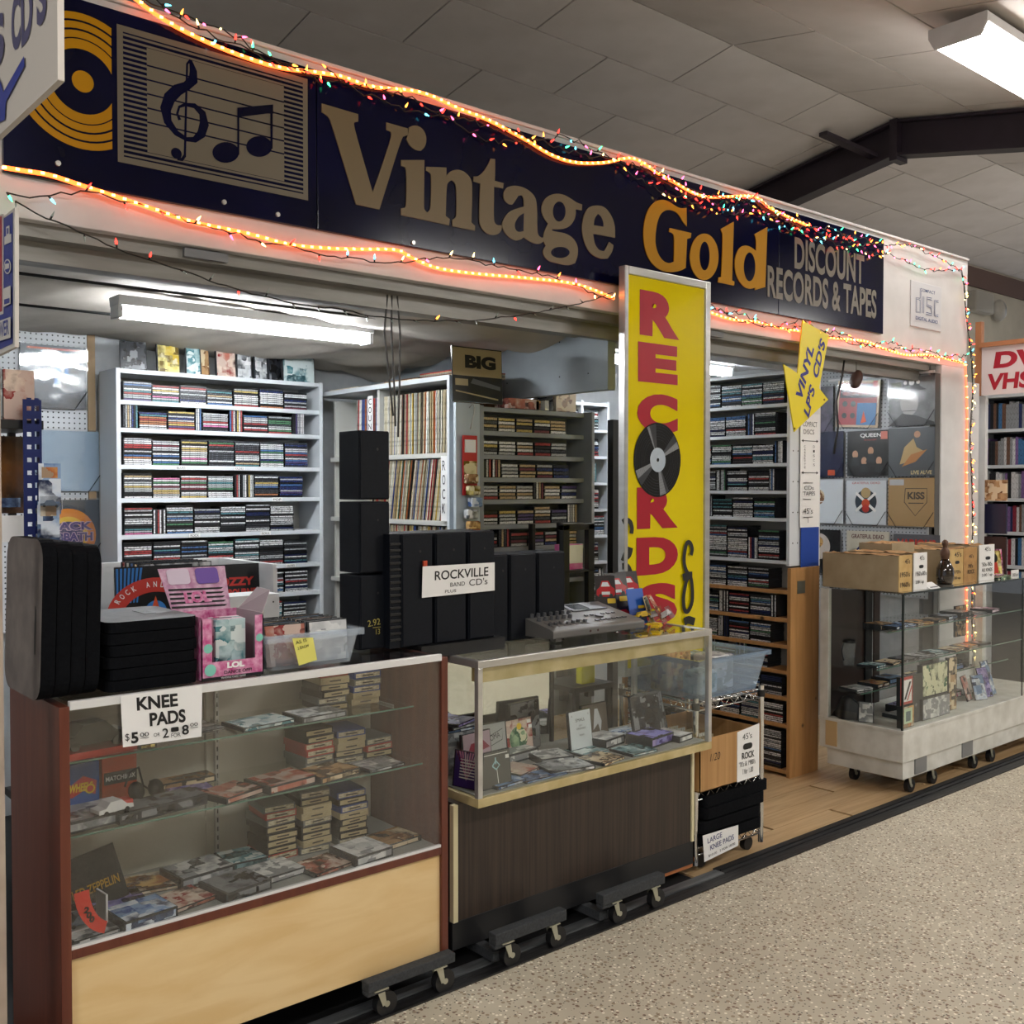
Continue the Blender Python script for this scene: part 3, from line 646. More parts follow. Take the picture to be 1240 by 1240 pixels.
# ---------------- projecting signs at the near end ----------------
hexb = mat('pale_sign_board', '#c4bcb2', .5); hx = mat('slate_violet_print', '#4b4868', .5); hb = mat('blue_arrow_print', '#26368c', .4)
t = thing('hanging_sign', 'pale hexagonal sign with blue letters CDS and an arrow, hung over the aisle', 'sign', (.5, 2.0, 2.0))
def Hp(px, py): q = at(px, py, X=.5); return (.5, q.y, q.z)
mb = MB(); q1 = Hp(70, -60); q2 = Hp(70, 97); q3 = Hp(-10, 172)
mb.prism([(.5, q1[1], 2.95), (.5, q2[1], q2[2]), q3, (.5, 2.45, q3[2]-.0), (.5, 2.80, q2[2]), (.5, 2.80, 2.95)], (.01, 0, 0), hexb); build(mb, 'board', t, bev=.002)
mb = MB(); fr = Fr((.4995, 0, 0), (0, -1, 0), (0, 0, 1), .0004)
def H2(px, py): q = at(px, py, X=.499); return (-q.y, q.z)
def htext(ch, l, tp, r, bt, mt=hx):
    a = H2(l, bt); b = H2(r, bt); c = H2((l+r)/2, tp); mb.text(fr, ch, a[0], a[1], b[0]-a[0], c[1]-a[1], mt, bold=.04)
for ch, l, tp, r, bt in (('C', 14, -8, 25, 67), ('D', 26, -22, 40, 58), ('S', 45, -40, 57, 36), ('S', -8, 18, 6, 88)): htext(ch, l, tp, r, bt)
mb.pr(fr, [H2(*p) for p in ((30, 68), (31, 80), (8, 124), (7, 145), (-3, 150), (-3, 88), (2, 100), (5, 112))], hb)
build(mb, 'lettering', t)
t = thing('projecting_sign', 'small blue and red projecting sign with white card marks by the near post', 'sign', (.65, 2.55, 1.9))
X_ = .60
def Pp(px, py): q = at(px, py, X=X_); return (X_, q.y, q.z)
pb = mat('blue_sign_face', '#2f3b86', .4); prd = mat('red_sign_face', '#a03040', .4); pwh = mat('sign_white_edge', '#c9c4bd', .5)
mb = MB(); a = Pp(18, 251); b = Pp(18, 420); mb.prism([(X_, a[1], a[2]), (X_, b[1], b[2]), (X_, 2.9, b[2]-.02), (X_, 2.9, a[2]-.01)], (.008, 0, 0), pwh); build(mb, 'board', t, bev=.001)
mb = MB(); fr = Fr((X_-.0005, 0, 0), (0, -1, 0), (0, 0, 1), .0004)
def P2(px, py): q = at(px, py, X=X_); return (-q.y, q.z)
def quad(l, tp, r, bt, mt, sl=-.55): mb.pr(fr, [P2(l, tp-sl*0+(0)), P2(l, bt), P2(r, bt-3), P2(r, tp-5)], mt)
mb.pr(fr, [P2(-6, 272), P2(-6, 426), P2(16, 416), P2(16, 257)], pb)
mb.pr(fr, [P2(-6, 262), P2(-6, 384), P2(5, 380), P2(5, 259)], pwh); mb.pr(fr, [P2(-6, 264), P2(-6, 380), P2(3.6, 377), P2(3.6, 262)], prd)
mb.pr(fr, [P2(6.5, 287), P2(6.5, 297), P2(15, 293), P2(15, 283)], pwh); mb.pr(fr, [P2(9, 275), P2(9, 286), P2(13, 284), P2(13, 273)], pwh); mb.pr(fr, [P2(10, 277), P2(10, 284), P2(12, 283), P2(12, 276)], pb)
a = P2(11, 324); mb.pr(fr, [P2(*p) for p in ell(11, 323, 4.3, 9)], pwh); mb.pr(fr, [P2(*p) for p in ell(11, 323, 3.3, 7.6)], pb); mb.pr(fr, [P2(8.5, 320), P2(8.5, 327), P2(13.5, 325), P2(13.5, 319)], pwh)
mb.pr(fr, [P2(7, 350), P2(7, 372), P2(15.5, 368), P2(15.5, 346)], pwh); mb.pr(fr, [P2(8, 363), P2(8, 369), P2(14.5, 367), P2(14.5, 361)], pb)
mb.pr(fr, [P2(-6, 392), P2(-6, 416), P2(16, 409), P2(16, 384)], pwh)
mb.text(fr, 'COVER', P2(-4, 412)[0], P2(0, 411)[1], P2(15, 0)[0]-P2(-4, 0)[0], .033, pb, bold=.02)
build(mb, 'print', t)
# DVD sign across from the next booth
t = thing('dvd_sign', 'white banner with red DVD and VHS lettering over the next booth', 'sign', (6.86, 3.0, 2.2))
mb = MB(); mb.box(6.86, 2.35, 2.225, 6.868, 3.215, 2.545, mat('banner_white', '#d9cfd0', .5)); build(mb, 'banner', t)
mb = MB(); mb.box(6.84, 2.3, 2.545, 6.90, 3.22, 2.575, mat('orange_wood', '#a8714c', .6)); mb.box(6.86, 3.22, 2.225, 6.90, 3.26, 2.72, MC['orange_wood']); build(mb, 'rail', t)
struct(B(6.90, 3.205, 0, 6.94, 3.255, 2.22, MC['white_paint']), 'trim_8')
mb = MB(); fr = Fr((6.8595, 3.215, 2.225), (0, -.865, 0), (0, 0, .32), .0004); dr = mat('crimson_print', '#a3122c', .5)
mb.text(fr, 'DVD', .09, .54, .50, .34, dr, bold=.05, shear=.1); mb.text(fr, 'VHS VIDEO', .05, .10, .88, .34, dr, bold=.04, shear=.1); build(mb, 'lettering', t)
# ---------------- display counters ----------------
plast = mat('jewel_case', '#33363a', .15); plastw = mat('pale_case', '#b9bcc0', .2)
PALS = {
 'blue': ['#2c4a86', '#8aa4c8', '#d4dce6', '#2a3450', '#6c86a8'], 'red': ['#8c2a2c', '#d8c4b4', '#4a2422', '#b06a5a', '#c8b0a4'],
 'grey': ['#6e7276', '#b8bbbe', '#45484c', '#d8d9d9', '#909498'], 'brown': ['#6d4a30', '#b6926a', '#2d2018', '#d6c3a2'],
 'green': ['#2f5d44', '#9db892', '#1b2b22', '#d5d6b4'], 'purple': ['#3d2f78', '#a99bd0', '#1a1630', '#8a86c8'],
 'black': ['#0e0f12', '#2d2f34', '#0a0a0c', '#7a7c80'], 'white': ['#d6d7d6', '#b5b7b9', '#e6e6e4', '#8d8f92'],
 'orange': ['#b0663c', '#d8b070', '#5a3220', '#d8ccb8', '#a08870'], 'teal': ['#3d7a84', '#b4cdd0', '#2c4a50', '#7a9aa0', '#d0dcdc'],
 'pink': ['#c2467a', '#e3a3c0', '#5a1e3c', '#e8d0dc'], 'yellow': ['#c9a92a', '#e8dc90', '#6a5412', '#d8cfa8']}
ARTS = {k: art('art_'+k, v, 13) for k, v in PALS.items()}
_cm = {}
def case(label, x, y, z, col='grey', w=.142, d=.125, h=.0105, rz=0, rx=0, name='disc_case', cat='CD case', group=None, side=None):
    key = (col, w, d, h, side and side.name)
    if key not in _cm:
        mb = MB(); mb.box(-w/2, -d/2, 0, w/2, d/2, h, side or plast)
        mb.add([(-w/2+.008, -d/2+.002, h+.0006), (w/2-.002, -d/2+.002, h+.0006), (w/2-.002, d/2-.002, h+.0006), (-w/2+.008, d/2-.002, h+.0006)], [(0, 1, 2, 3)], ARTS[col])
        mb.add([(-w/2+.006, -d/2-.0005, h*.2), (w/2-.006, -d/2-.0005, h*.2), (w/2-.006, -d/2-.0005, h*.8), (-w/2+.006, -d/2-.0005, h*.8)], [(0, 1, 2, 3)], ARTS[col])
        _cm[key] = mb.mesh(name)
    o = bpy.data.objects.new(name, _cm[key]); COL.objects.link(o); o.location = (x, y, z); o.rotation_euler = (rx, 0, rz)
    _props(o, label, cat, group, None); return o

# --- maple counter ---
c1 = thing('display_counter', 'maple and cherry display counter with glass front, knee pad stacks on top', 'counter', (1.37, 2.85, .09))
def part(par, nm, *a, bev=.0015, **k):
    mb = MB(); mb.box(*a); return build(mb, nm, par, bev=bev, **k)
part(c1, 'side_panel', .775, 2.63, .10, .800, 3.07, 1.062, cherry); part(c1, 'side_panel', 1.940, 2.63, .10, 1.965, 3.07, 1.062, cherry)
part(c1, 'front_panel', .800, 2.642, .11, 1.940, 2.66, .428, maple); part(c1, 'rail', .800, 2.632, .428, 1.940, 2.66, .452, cherry)
part(c1, 'deck', .800, 2.66, .435, 1.940, 3.05, .452, mat('grey_deck', '#8f918c', .4))
part(c1, 'back_panel', .800, 3.05, .11, 1.940, 3.065, 1.05, mat('beige_back', '#cfccbe', .6, noise=(3, 3), col2='#c3c0b2'))
part(c1, 'base_board', .800, 2.66, .10, 1.940, 3.05, .12, black, bev=0)
part(c1, 'front_glass', .800, 2.636, .458, 1.940, 2.640, 1.050, dglass, bev=0)
part(c1, 'top_glass', .80, 2.645, 1.062, 1.94, 3.065, 1.070, dglass, bev=0)
part(c1, 'edge_strip', .800, 2.628, 1.052, 1.940, 2.645, 1.074, mat('white_metal', '#e2e3e4', .3, .2)); part(c1, 'track', .800, 2.634, .452, 1.940, 2.645, .460, MC['white_metal'], bev=0)
ge = mat('glass_edge', '#5b7a6c', .15)
for z, y0 in ((.700, 2.73), (.880, 2.78)):
    mb = MB(); mb.box(.805, y0, z, 1.935, 3.045, z+.005, glass); mb.box(.805, y0-.001, z, 1.935, y0, z+.005, ge); build(mb, 'glass_shelf', c1)
for x in (1.33, 1.36):
    mb = MB(); mb.box(x, 3.035, .452, x+.012, 3.05, 1.05, steel if x > 1.34 else MC['beige_back'])
    if x > 1.34:
        for k in range(20): mb.box(x+.004, 3.034, .47+.028*k, x+.008, 3.035, .484+.028*k, black)
    build(mb, 'shelf_standard', c1)
for z in (.700, .880):
    for x in (1.345, 1.90, .83): part(c1, 'bracket', x, 2.85, z-.012, x+.005, 3.05, z, steel, bev=0)
# --- walnut counter ---
c2 = thing('glass_showcase', 'glass showcase with gold trim on a dark walnut laminate base, mixer on top', 'counter', (2.68, 2.85, .05))
part(c2, 'base_panel', 2.065, 2.715, .150, 3.27, 3.03, .545, walnut); part(c2, 'kick_board', 2.045, 2.715, .055, 3.285, 3.02, .150, mat('black_laminate', '#17181b', .4))
part(c2, 'corner_strip', 2.045, 2.708, .150, 2.065, 2.73, .545, mat('cream_strip', '#d9cfa9', .4)); part(c2, 'corner_strip', 3.27, 2.708, .150, 3.285, 2.73, .545, MC['cream_strip'])
part(c2, 'deck', 2.09, 2.632, .545, 3.30, 3.06, .575, gold_al); part(c2, 'deck_liner', 2.105, 2.65, .575, 3.285, 3.045, .579, mat('grey_felt', '#8f8f8a', .8), bev=0)
part(c2, 'front_glass', 2.115, 2.640, .575, 3.275, 2.644, 1.01, glass, bev=0); part(c2, 'side_glass', 2.098, 2.655, .575, 2.102, 3.045, 1.01, glass, bev=0); part(c2, 'side_glass', 3.288, 2.655, .575, 3.292, 3.045, 1.01, glass, bev=0)
part(c2, 'top_glass', 2.11, 2.65, 1.024, 3.28, 3.05, 1.030, dglass, bev=0)
for q in ((2.09, 2.632, 3.30, 2.652), (2.09, 3.04, 3.30, 3.06), (2.09, 2.652, 2.11, 3.04), (3.28, 2.652, 3.30, 3.04)): part(c2, 'top_frame', q[0], q[1], 1.008, q[2], q[3], 1.033, steel)
for x, y in ((2.09, 2.632), (3.28, 2.632), (2.09, 3.04), (3.28, 3.04)): part(c2, 'corner_post', x, y, .575, x+.02, y+.02, 1.008, steel)
part(c2, 'light_valance', 2.115, 2.655, .955, 3.275, 2.70, 1.003, gold_al)
part(c2, 'mirror_door', 2.11, 3.040, .58, 2.80, 3.044, 1.005, mirror, bev=0); part(c2, 'door_glass', 2.78, 3.046, .58, 3.28, 3.050, 1.005, glass, bev=0)
part(c2, 'door_edge', 2.785, 3.034, .58, 2.80, 3.040, 1.005, black, bev=0)
mb = MB(); mb.cyl((3.20, 2.80, .002), (3.20, 2.80, .055), .010, chrome, 10); build(mb, 'leg', c2)
mb = MB(); mb.cyl((2.10, 2.98, .002), (2.10, 2.98, .055), .010, chrome, 10); build(mb, 'leg', c2)
part(c2, 'skid', 2.95, 2.72, .04, 3.29, 2.76, .055, mat('raw_orange_wood', '#a8683a', .6), bev=0)
# --- white counter ---
wp = mat('chipped_white_paint', '#d8d8d2', .5, noise=(11, 5), col2='#c3c2ba')
c3 = thing('white_showcase', 'white painted glass showcase on black castors with record boxes on top', 'counter', (5.8, 2.95, .08))
part(c3, 'plinth', 4.935, 2.700, .185, 6.78, 3.19, .335, wp); part(c3, 'plinth_lip', 4.930, 2.694, .335, 6.785, 3.195, .352, wp)
part(c3, 'lower_board', 4.965, 2.715, .090, 6.74, 3.16, .185, wp)
part(c3, 'patch', 4.930, 3.08, .20, 4.935, 3.15, .335, mat('bare_wood_patch', '#c0a57a', .6), bev=0)
for x in (5.08, 5.60): part(c3, 'bracket', x, 2.708, .10, x+.12, 2.715, .20, mat('grey_plate', '#8a8c8e', .45, .5), bev=0)
part(c3, 'corner_post', 4.935, 3.14, .352, 4.965, 3.19, 1.055, wp); part(c3, 'corner_post', 6.75, 3.14, .352, 6.78, 3.19, 1.055, wp)
part(c3, 'front_glass', 4.94, 2.706, .352, 6.77, 2.710, 1.055, glass, bev=0); part(c3, 'side_glass', 4.940, 2.712, .352, 4.944, 3.14, 1.055, glass, bev=0)
part(c3, 'top_glass', 4.935, 2.700, 1.057, 6.78, 3.19, 1.065, dglass, bev=0); part(c3, 'edge_seam', 4.938, 2.704, .352, 4.948, 2.714, 1.056, mat('dark_edge', '#2b3230', .2), bev=0)
part(c3, 'edge_seam', 4.936, 2.698, 1.055, 6.78, 2.702, 1.066, MC['dark_edge'], bev=0); part(c3, 'edge_seam', 6.335, 2.704, .352, 6.342, 2.708, 1.056, MC['dark_edge'], bev=0)
part(c3, 'back_door', 4.97, 3.17, .352, 5.35, 3.18, 1.05, mat('dark_brown_wood', '#33201a', .4), bev=0); part(c3, 'back_door', 5.35, 3.16, .352, 5.42, 3.18, 1.05, black, bev=0)
part(c3, 'back_door', 5.46, 3.17, .352, 5.52, 3.18, 1.05, MC['dark_brown_wood'], bev=0)
for z, y0, x1 in ((.845, 2.80, 6.7), (.640, 2.86, 6.7), (.50, 2.95, 6.7)):
    mb = MB(); mb.box(4.95, y0, z, x1, 3.15, z+.006, glass); mb.box(4.95, y0-.001, z, x1, y0, z+.006, ge); build(mb, 'glass_shelf', c3)
# --- castors ---
cw = mat('black_wheel', '#151517', .5); zinc = mat('zinc_plate', '#b9b8a6', .35, .7)
def castor(par, x, y, ztop, r=.033):
    mb = MB(); mb.box(x-.025, y-.025, ztop-.004, x+.025, y+.025, ztop, zinc)
    for s in (-1, 1): mb.prism([(x-.012, y+s*.0165-.0015, ztop-.004), (x+.014, y+s*.0165-.0015, ztop-.004), (x+.022, y+s*.0165-.0015, r+.002), (x+.008, y+s*.0165-.0015, r-.002)], (0, .003, 0), zinc)
    f = build(mb, 'castor_fork', par)
    mb = MB(); mb.cyl((x+.026, y-.013, r), (x+.026, y+.013, r), r, cw, 24); mb.cyl((x+.026, y-.0155, r), (x+.026, y+.0155, r), r*.25, zinc, 14); build(mb, 'wheel', f)
carp = mat('charcoal_carpet_wood', '#2b2d30', .85, noise=(120, 3), col2='#3a3d40')
for i, (x0, x1, xa, xb, lb) in enumerate(((1.634, 1.959, 1.68, 1.90, 'charcoal padded dolly under the corner of the maple counter'), (2.126, 2.448, 2.18, 2.39, 'charcoal padded dolly under the walnut showcase at the maple counter end'), (2.629, 2.965, 2.70, 2.91, 'charcoal padded dolly under the far half of the walnut showcase'))):
    zt = (.100, .050, .050)[i]
    t = thing('furniture_dolly', lb, 'dolly', ((x0+x1)/2, 2.75, 0), group='dollies under the counters')
    zt = .098 if i == 0 else .054
    f = 2.60
    part(t, 'bar', x0, 2.585, .092, x1, 2.624, .130 if i else .122, carp, bev=.003); part(t, 'cross_bar', x0+.02, 2.624, .096 if i == 0 else .020, x0+.06, 2.90, .099 if i == 0 else .052, carp)
    part(t, 'block', x0-.0, 2.588, .078, x0+.075, 2.622, .092, carp, bev=.003)
    for x in (xa, xb): castor(t, x, 2.607, .092, .037)
    if i == 0: part(t, 'rear_bar', x0, 2.90, .060, x1, 2.96, .096, carp)
    for x in (xa, xb): castor(t, x, 2.93, .062 if i == 0 else .053, .024)
for x, y, lb in ((5.05, 3.06, ''), (5.06, 2.745, ''), (5.30, 2.745, ''), (5.77, 2.745, ''), (5.99, 2.745, ''), (6.6, 2.745, ''), (6.6, 3.06, '')):
    castor(c3, x, y, .090, .036)
for x0, x1 in ((5.10, 5.40), (5.82, 6.05)): part(c3, 'dolly_board', x0, 2.74, .072, x1, 3.10, .090, carp)

# ---------------- eight track tapes ----------------
tl = {'black': '#141416', 'red': '#9c2a22', 'blue': '#27407e', 'grey': '#5c5e60', 'cream': '#b3a483'}
tbody = {k: mat('tape_body_'+k, v, .45) for k, v in tl.items()}
tlab = mat('tape_label', '#b8aa88', .6, noise=((60, 20, 260), 2), col2='#a39471'); tlab2 = mat('tape_label_bright', '#cfc6ae', .6, noise=((80, 20, 200), 2), col2='#8f846a')
tmesh = {}
def tape(col, x, y, z, rz, label):
    if col not in tmesh:
        mb = MB(); mb.box(-.051, -.067, 0, .051, .067, .0215, tbody[col])
        mb.box(-.046, -.0685, .004, .046, -.067, .0175, tlab if col in ('black', 'cream') else tlab2); mb.box(-.02, -.0688, .008, .02, -.0685, .0125, mat('tape_type', '#3a332c', .6))
        tmesh[col] = mb.mesh('tape_cartridge')
    o = bpy.data.objects.new('tape_cartridge', tmesh[col]); COL.objects.link(o); o.location = (x, y, z); o.rotation_euler = (0, 0, rz)
    _props(o, label, 'tape cartridge', 'eight track tapes stacked in the maple counter', None)
stacks = [(1.50, 2.93, .4525, 'bottom deck', 'first', ['red', 'black', 'black', 'black', 'black', 'grey', 'red', 'grey']),
 (1.615, 2.92, .4525, 'bottom deck', 'second', ['grey', 'cream', 'black', 'black', 'grey', 'cream', 'cream', 'black', 'grey']),
 (1.745, 2.91, .4525, 'bottom deck', 'third', ['grey', 'black', 'black', 'black', 'cream', 'blue', 'black', 'blue']),
 (1.64, 2.95, .7055, 'middle shelf', 'first', ['grey', 'grey', 'red', 'red', 'black', 'black']),
 (1.76, 2.95, .7055, 'middle shelf', 'second', ['grey', 'black', 'cream', 'cream', 'blue']),
 (1.87, 2.95, .7055, 'middle shelf', 'third', ['black', 'red', 'grey']),
 (1.70, 2.95, .8855, 'top shelf', 'first', ['black', 'grey', 'black', 'black', 'cream', 'red']),
 (1.83, 2.96, .8855, 'top shelf', 'second', ['cream', 'cream', 'blue', 'grey', 'blue'])]
for x, y, z, sh, st, cols in stacks:
    for i, c in enumerate(cols):
        tape(c, x+R.uniform(-.004, .004), y+R.uniform(-.006, .006), z+i*.0216, R.uniform(-.10, .06), f'{c} tape cartridge, {ORD[i]} up in the {st} stack, {sh} of the maple counter')
# loose cases in the maple counter
def row(spec, where, zz):
    for i, s in enumerate(spec):
        x, y, col = s[:3]; k = dict(s[3]) if len(s) > 3 else {}
        dz = k.pop('dz', 0); nm = k.pop('nm', 'disc case')
        case(f'{col} {nm} on the {where}, {ORD[i]} along', x, y, zz+dz, col, **k)
row([(.87, 2.72, 'grey', dict(w=.14, rz=.1)), (1.00, 2.71, 'blue', dict(w=.15, h=.03, rz=.1)), (.99, 2.87, 'purple', dict(rz=-.1)), (1.13, 2.75, 'red', dict(rz=.2, h=.012)),
     (1.10, 2.93, 'orange', dict(w=.16, d=.14, rz=-.2)), (1.28, 2.73, 'black', dict(w=.15, d=.14, h=.028, rz=.15, nm='boxed set')), (1.24, 2.90, 'grey', dict(w=.17, d=.13, h=.03, rz=.1, nm='boxed set')),
     (1.42, 2.77, 'white', dict(h=.02, rz=.1)), (1.56, 2.73, 'red', dict(rz=.15, nm='picture disc')), (1.70, 2.73, 'white', dict(h=.03, d=.14, rz=.1, nm='boxed set')), (1.85, 2.78, 'brown', dict(h=.018, rz=.1)), (1.40, 2.93, 'teal', dict(rz=-.1, h=.02))], 'bottom deck of the maple counter', .4528)
row([(.90, 2.83, 'grey', dict(h=.03, w=.2, d=.15, rz=.1, nm='boxed toy')), (1.08, 2.80, 'black', dict(w=.26, d=.10, h=.03, rz=.12, nm='long box')), (1.22, 2.90, 'purple', dict(h=.006, rz=-.1, nm='paper sleeve')), (1.30, 2.80, 'red', dict(h=.018, rz=.3)),
     (1.24, 3.00, 'brown', dict(w=.18, d=.07, h=.02, nm='boxed set')), (1.46, 2.80, 'red', dict(w=.17, d=.13, h=.025, rz=.15, nm='boxed set')), (1.62, 2.80, 'brown', dict(w=.16, d=.13, h=.02, rz=.2)), (1.80, 2.80, 'grey', dict(h=.008, rz=.1))], 'middle shelf of the maple counter', .7055)
row([(1.22, 2.93, 'grey', dict(h=.006, w=.18, d=.15, rz=.1, nm='glass tray')), (1.42, 2.86, 'teal', dict(h=.012, w=.18, rz=.1)), (1.60, 2.84, 'grey', dict(h=.018, w=.16, d=.12, rz=.05)), (1.10, 2.96, 'black', dict(h=.02, rz=.4))], 'top shelf of the maple counter', .8855)
# toys at the near end of the maple counter
redp = mat('toy_red', '#b52a20', .4); blk = mat('toy_black', '#101114', .35); ora = mat('toy_orange', '#c2481c', .5); tb = mat('toy_blue', '#1d4f9c', .4); ywl = mat('toy_yellow', '#e2bf24', .4)
def carbody(mb, T, L_, W_, H_, mt, wm):
    prof = [(-.5, .18), (-.5, .5), (-.30, .56), (-.18, .95), (.14, 1.0), (.30, .58), (.48, .5), (.5, .2)]
    mb.prism([T @ Vector((a*L_, -W_/2, b*H_)) for a, b in prof], (T.to_3x3() @ Vector((0, W_, 0))), mt)
    for a in (-.3, .3):
        for s in (-1, 1): mb.cyl(T @ Vector((a*L_, s*W_*.38, .18*H_)), T @ Vector((a*L_, s*W_*.53, .18*H_)), .18*H_, wm, 12)
t = thing('boxed_model_car', 'black model car in a window box with a red base on the top shelf', 'toy car', (.90, 2.85, .8855), .1)
mb = MB(); mb.box(-.09, -.06, 0, .13, .06, .018, redp); build(mb, 'base', t, local=True)
mb = MB(); carbody(mb, Matrix.Translation((.02, 0, .018)), .19, .08, .07, blk, cw); build(mb, 'car', t, local=True)
mb = MB(); mb.box(-.088, -.058, .018, .128, .058, .105, glassy('window_box_film', (.9, .9, .9), .05, 1.2)); build(mb, 'window', t, local=True)
case('small cream price card on the top shelf beside the boxed black car', 1.055, 2.80, .8855, 'yellow', .05, .02, .012, name='price_card', cat='price card')
t = thing('toy_box', 'blue toy box with a yellow and red flame logo on the middle shelf', 'toy box', (.885, 2.93, .7055), .05)
mb = MB(); mb.box(-.075, -.03, 0, .075, .03, .14, tb); build(mb, 'carton', t, local=True, bev=.002)
mb = MB(); fr = Fr((-.075, -.0305, 0), (.15, 0, 0), (0, 0, .14)); mb.pr(fr, [(.05,.62),(.25,.70),(.45,.58),(.70,.75),(.95,.62),(.92,.35),(.7,.45),(.5,.35),(.3,.42),(.12,.38)], redp); mb.text(fr, 'HOT', .18, .45, .28, .17, ywl, bold=.04, shear=.2); mb.text(fr, 'WHEELS', .45, .45, .42, .17, ywl, bold=.04, shear=.2); mb.circ(fr, .82, .48, .09, ywl); mb.circ(fr, .82, .48, .06, redp); build(mb, 'logo', t, local=True)
t = thing('toy_box', 'orange toy box with a dark label on the middle shelf behind the headset', 'toy box', (1.03, 2.97, .7055), .05)
mb = MB(); mb.box(-.05, -.025, 0, .05, .025, .135, ora); mb.box(-.045, -.0262, .055, .05, -.025, .09, blk); build(mb, 'carton', t, local=True, bev=.002)
mb = MB(); fr = Fr((-.045, -.0265, .06), (.095, 0, 0), (0, 0, .025)); mb.text(fr, 'MATCHBOX', .05, .2, .9, .55, paper, bold=.02); build(mb, 'lettering', t, local=True)
t = thing('toy_helmet', 'white and red toy car on a clear stand near the counter end', 'toy car', (.95, 2.77, .736), .2)
mb = MB(); carbody(mb, Matrix.Translation((0, 0, .0)), .10, .045, .035, white, cw); mb.box(.02, -.02, .012, .05, .02, .028, redp); build(mb, 'car', t, local=True, bev=.002)
t = thing('sunglasses', 'folded black sunglasses behind the white toy car', 'sunglasses', (1.07, 2.93, .7055))
mb = MB(); mb.tube([(1.03, 2.90, .76), (1.05, 2.92, .79), (1.08, 2.93, .80), (1.10, 2.95, .74), (1.13, 2.96, .712)], .003, black, 6); build(mb, 'temple', t)
mb = MB(); mb.lathe((1.06, 2.90, .74), [(.002, 0), (.028, .002), (.028, .006), (.002, .008)], blk, 14, (.3, -.8, .4)); mb.lathe((1.12, 2.91, .735), [(.002, 0), (.028, .002), (.028, .006), (.002, .008)], blk, 14, (.3, -.8, .4)); build(mb, 'lens', t)
t = thing('record_box', 'black slipcase with gold lettering leaning open on the bottom deck', 'box', (.90, 2.84, .4528))
gp = mat('gold_print', '#b08a2c', .4, .4)
T = Matrix.Translation((.95, 2.86, .4528)) @ Matrix.Rotation(-.30, 4, 'Z') @ Matrix.Rotation(-.28, 4, 'X') @ Matrix.Rotation(-.28, 4, 'Y')
mb = MB(); mb.box(-.09, 0, .0, .075, .012, .15, blk, T); build(mb, 'cover', t)
mb = MB(); fr = Fr(T @ Vector((-.08, -.001, .035)), (T.to_3x3() @ Vector((.15, 0, 0))), (T.to_3x3() @ Vector((0, 0, .04)))); mb.text(fr, 'LED ZEPPELIN', .12, .2, .84, .6, gp, bold=.02, shear=.1); build(mb, 'lettering', t)
T = Matrix.Translation((.875, 2.92, .4528)) @ Matrix.Rotation(.9, 4, 'Z') @ Matrix.Rotation(-.3, 4, 'X')
mb = MB(); mb.box(-.08, 0, 0, .06, .01, .15, blk, T); build(mb, 'lid', t)
t = thing('boxed_model_car', 'silver model car in a clear window box at the near end of the bottom deck', 'toy car', (.86, 2.74, .4633), .1)
mb = MB(); mb.box(-.055, -.03, 0, .055, .03, .005, white); mb.box(.05, -.03, 0, .055, .03, .075, white); build(mb, 'tray', t, local=True)
mb = MB(); carbody(mb, Matrix.Translation((-.005, 0, .005)), .085, .038, .032, mat('toy_silver', '#7c8ea6', .25, .6), cw); build(mb, 'car', t, local=True)
mb = MB(); mb.box(-.055, -.03, .005, .05, .03, .075, MC['window_box_film']); build(mb, 'window', t, local=True)
t = thing('sticker_strip', 'red arc sticker with black 200 marks inside the glass corner', 'sticker', (.82, 2.645, .47))
mb = MB(); rs = mat('sticker_red', '#c22e20', .4)
C0 = Vector((.905, 2.644, .60)); P = [C0+Vector((-.095*math.cos(a), 0, -.135*math.sin(a))) for a in [math.radians(d) for d in range(5, 78, 8)]]; Q = [C0+Vector((-.058*math.cos(a), 0, -.105*math.sin(a))) for a in [math.radians(d) for d in range(5, 78, 8)]]
mb.add(P+Q, [(i, len(P)+i, len(P)+i+1, i+1) for i in range(len(P)-1)], rs); build(mb, 'strip', t)
mb = MB()
for i, ch in ((3, '2'), (4, '0'), (5, '0')):
    c = (P[i]+Q[i])/2; fr = Fr(c+Vector((-.006, -.001, -.008)), (.014, 0, -.004), (.004, 0, .016)); mb.text(fr, ch, 0, 0, .9, 1, blk, bold=.06)
build(mb, 'lettering', t)

# contents of the walnut showcase
row([(2.26, 2.73, 'blue', dict(rz=.1)), (2.40, 2.80, 'red', dict(rz=.3)), (2.42, 2.70, 'blue', dict(w=.2, d=.09, h=.006, nm='picture sleeve')), (2.36, 2.93, 'teal', dict(rz=-.2)), (2.56, 2.72, 'grey', dict(w=.19, d=.13, h=.012, rz=-.2)), (2.60, 2.84, 'white', dict(rz=-.25, dz=.0, h=.022)),
     (2.50, 2.95, 'white', dict(w=.18, d=.12, h=.035, rz=.1, nm='boxed set')), (2.74, 2.71, 'brown', dict(rz=.2)), (2.78, 2.83, 'teal', dict(h=.008, rz=.1)), (2.93, 2.72, 'teal', dict(h=.009)), (2.92, 2.88, 'white', dict(h=.035, rz=.2, nm='boxed set')), (3.08, 2.77, 'purple', dict(h=.04, w=.16, rz=.15, nm='boxed set')),
     (3.12, 2.93, 'blue', dict(rz=.1)), (3.20, 2.76, 'white', dict(w=.10, d=.14, h=.025, rz=.15, nm='magazine'))], 'deck of the walnut showcase', .5795)
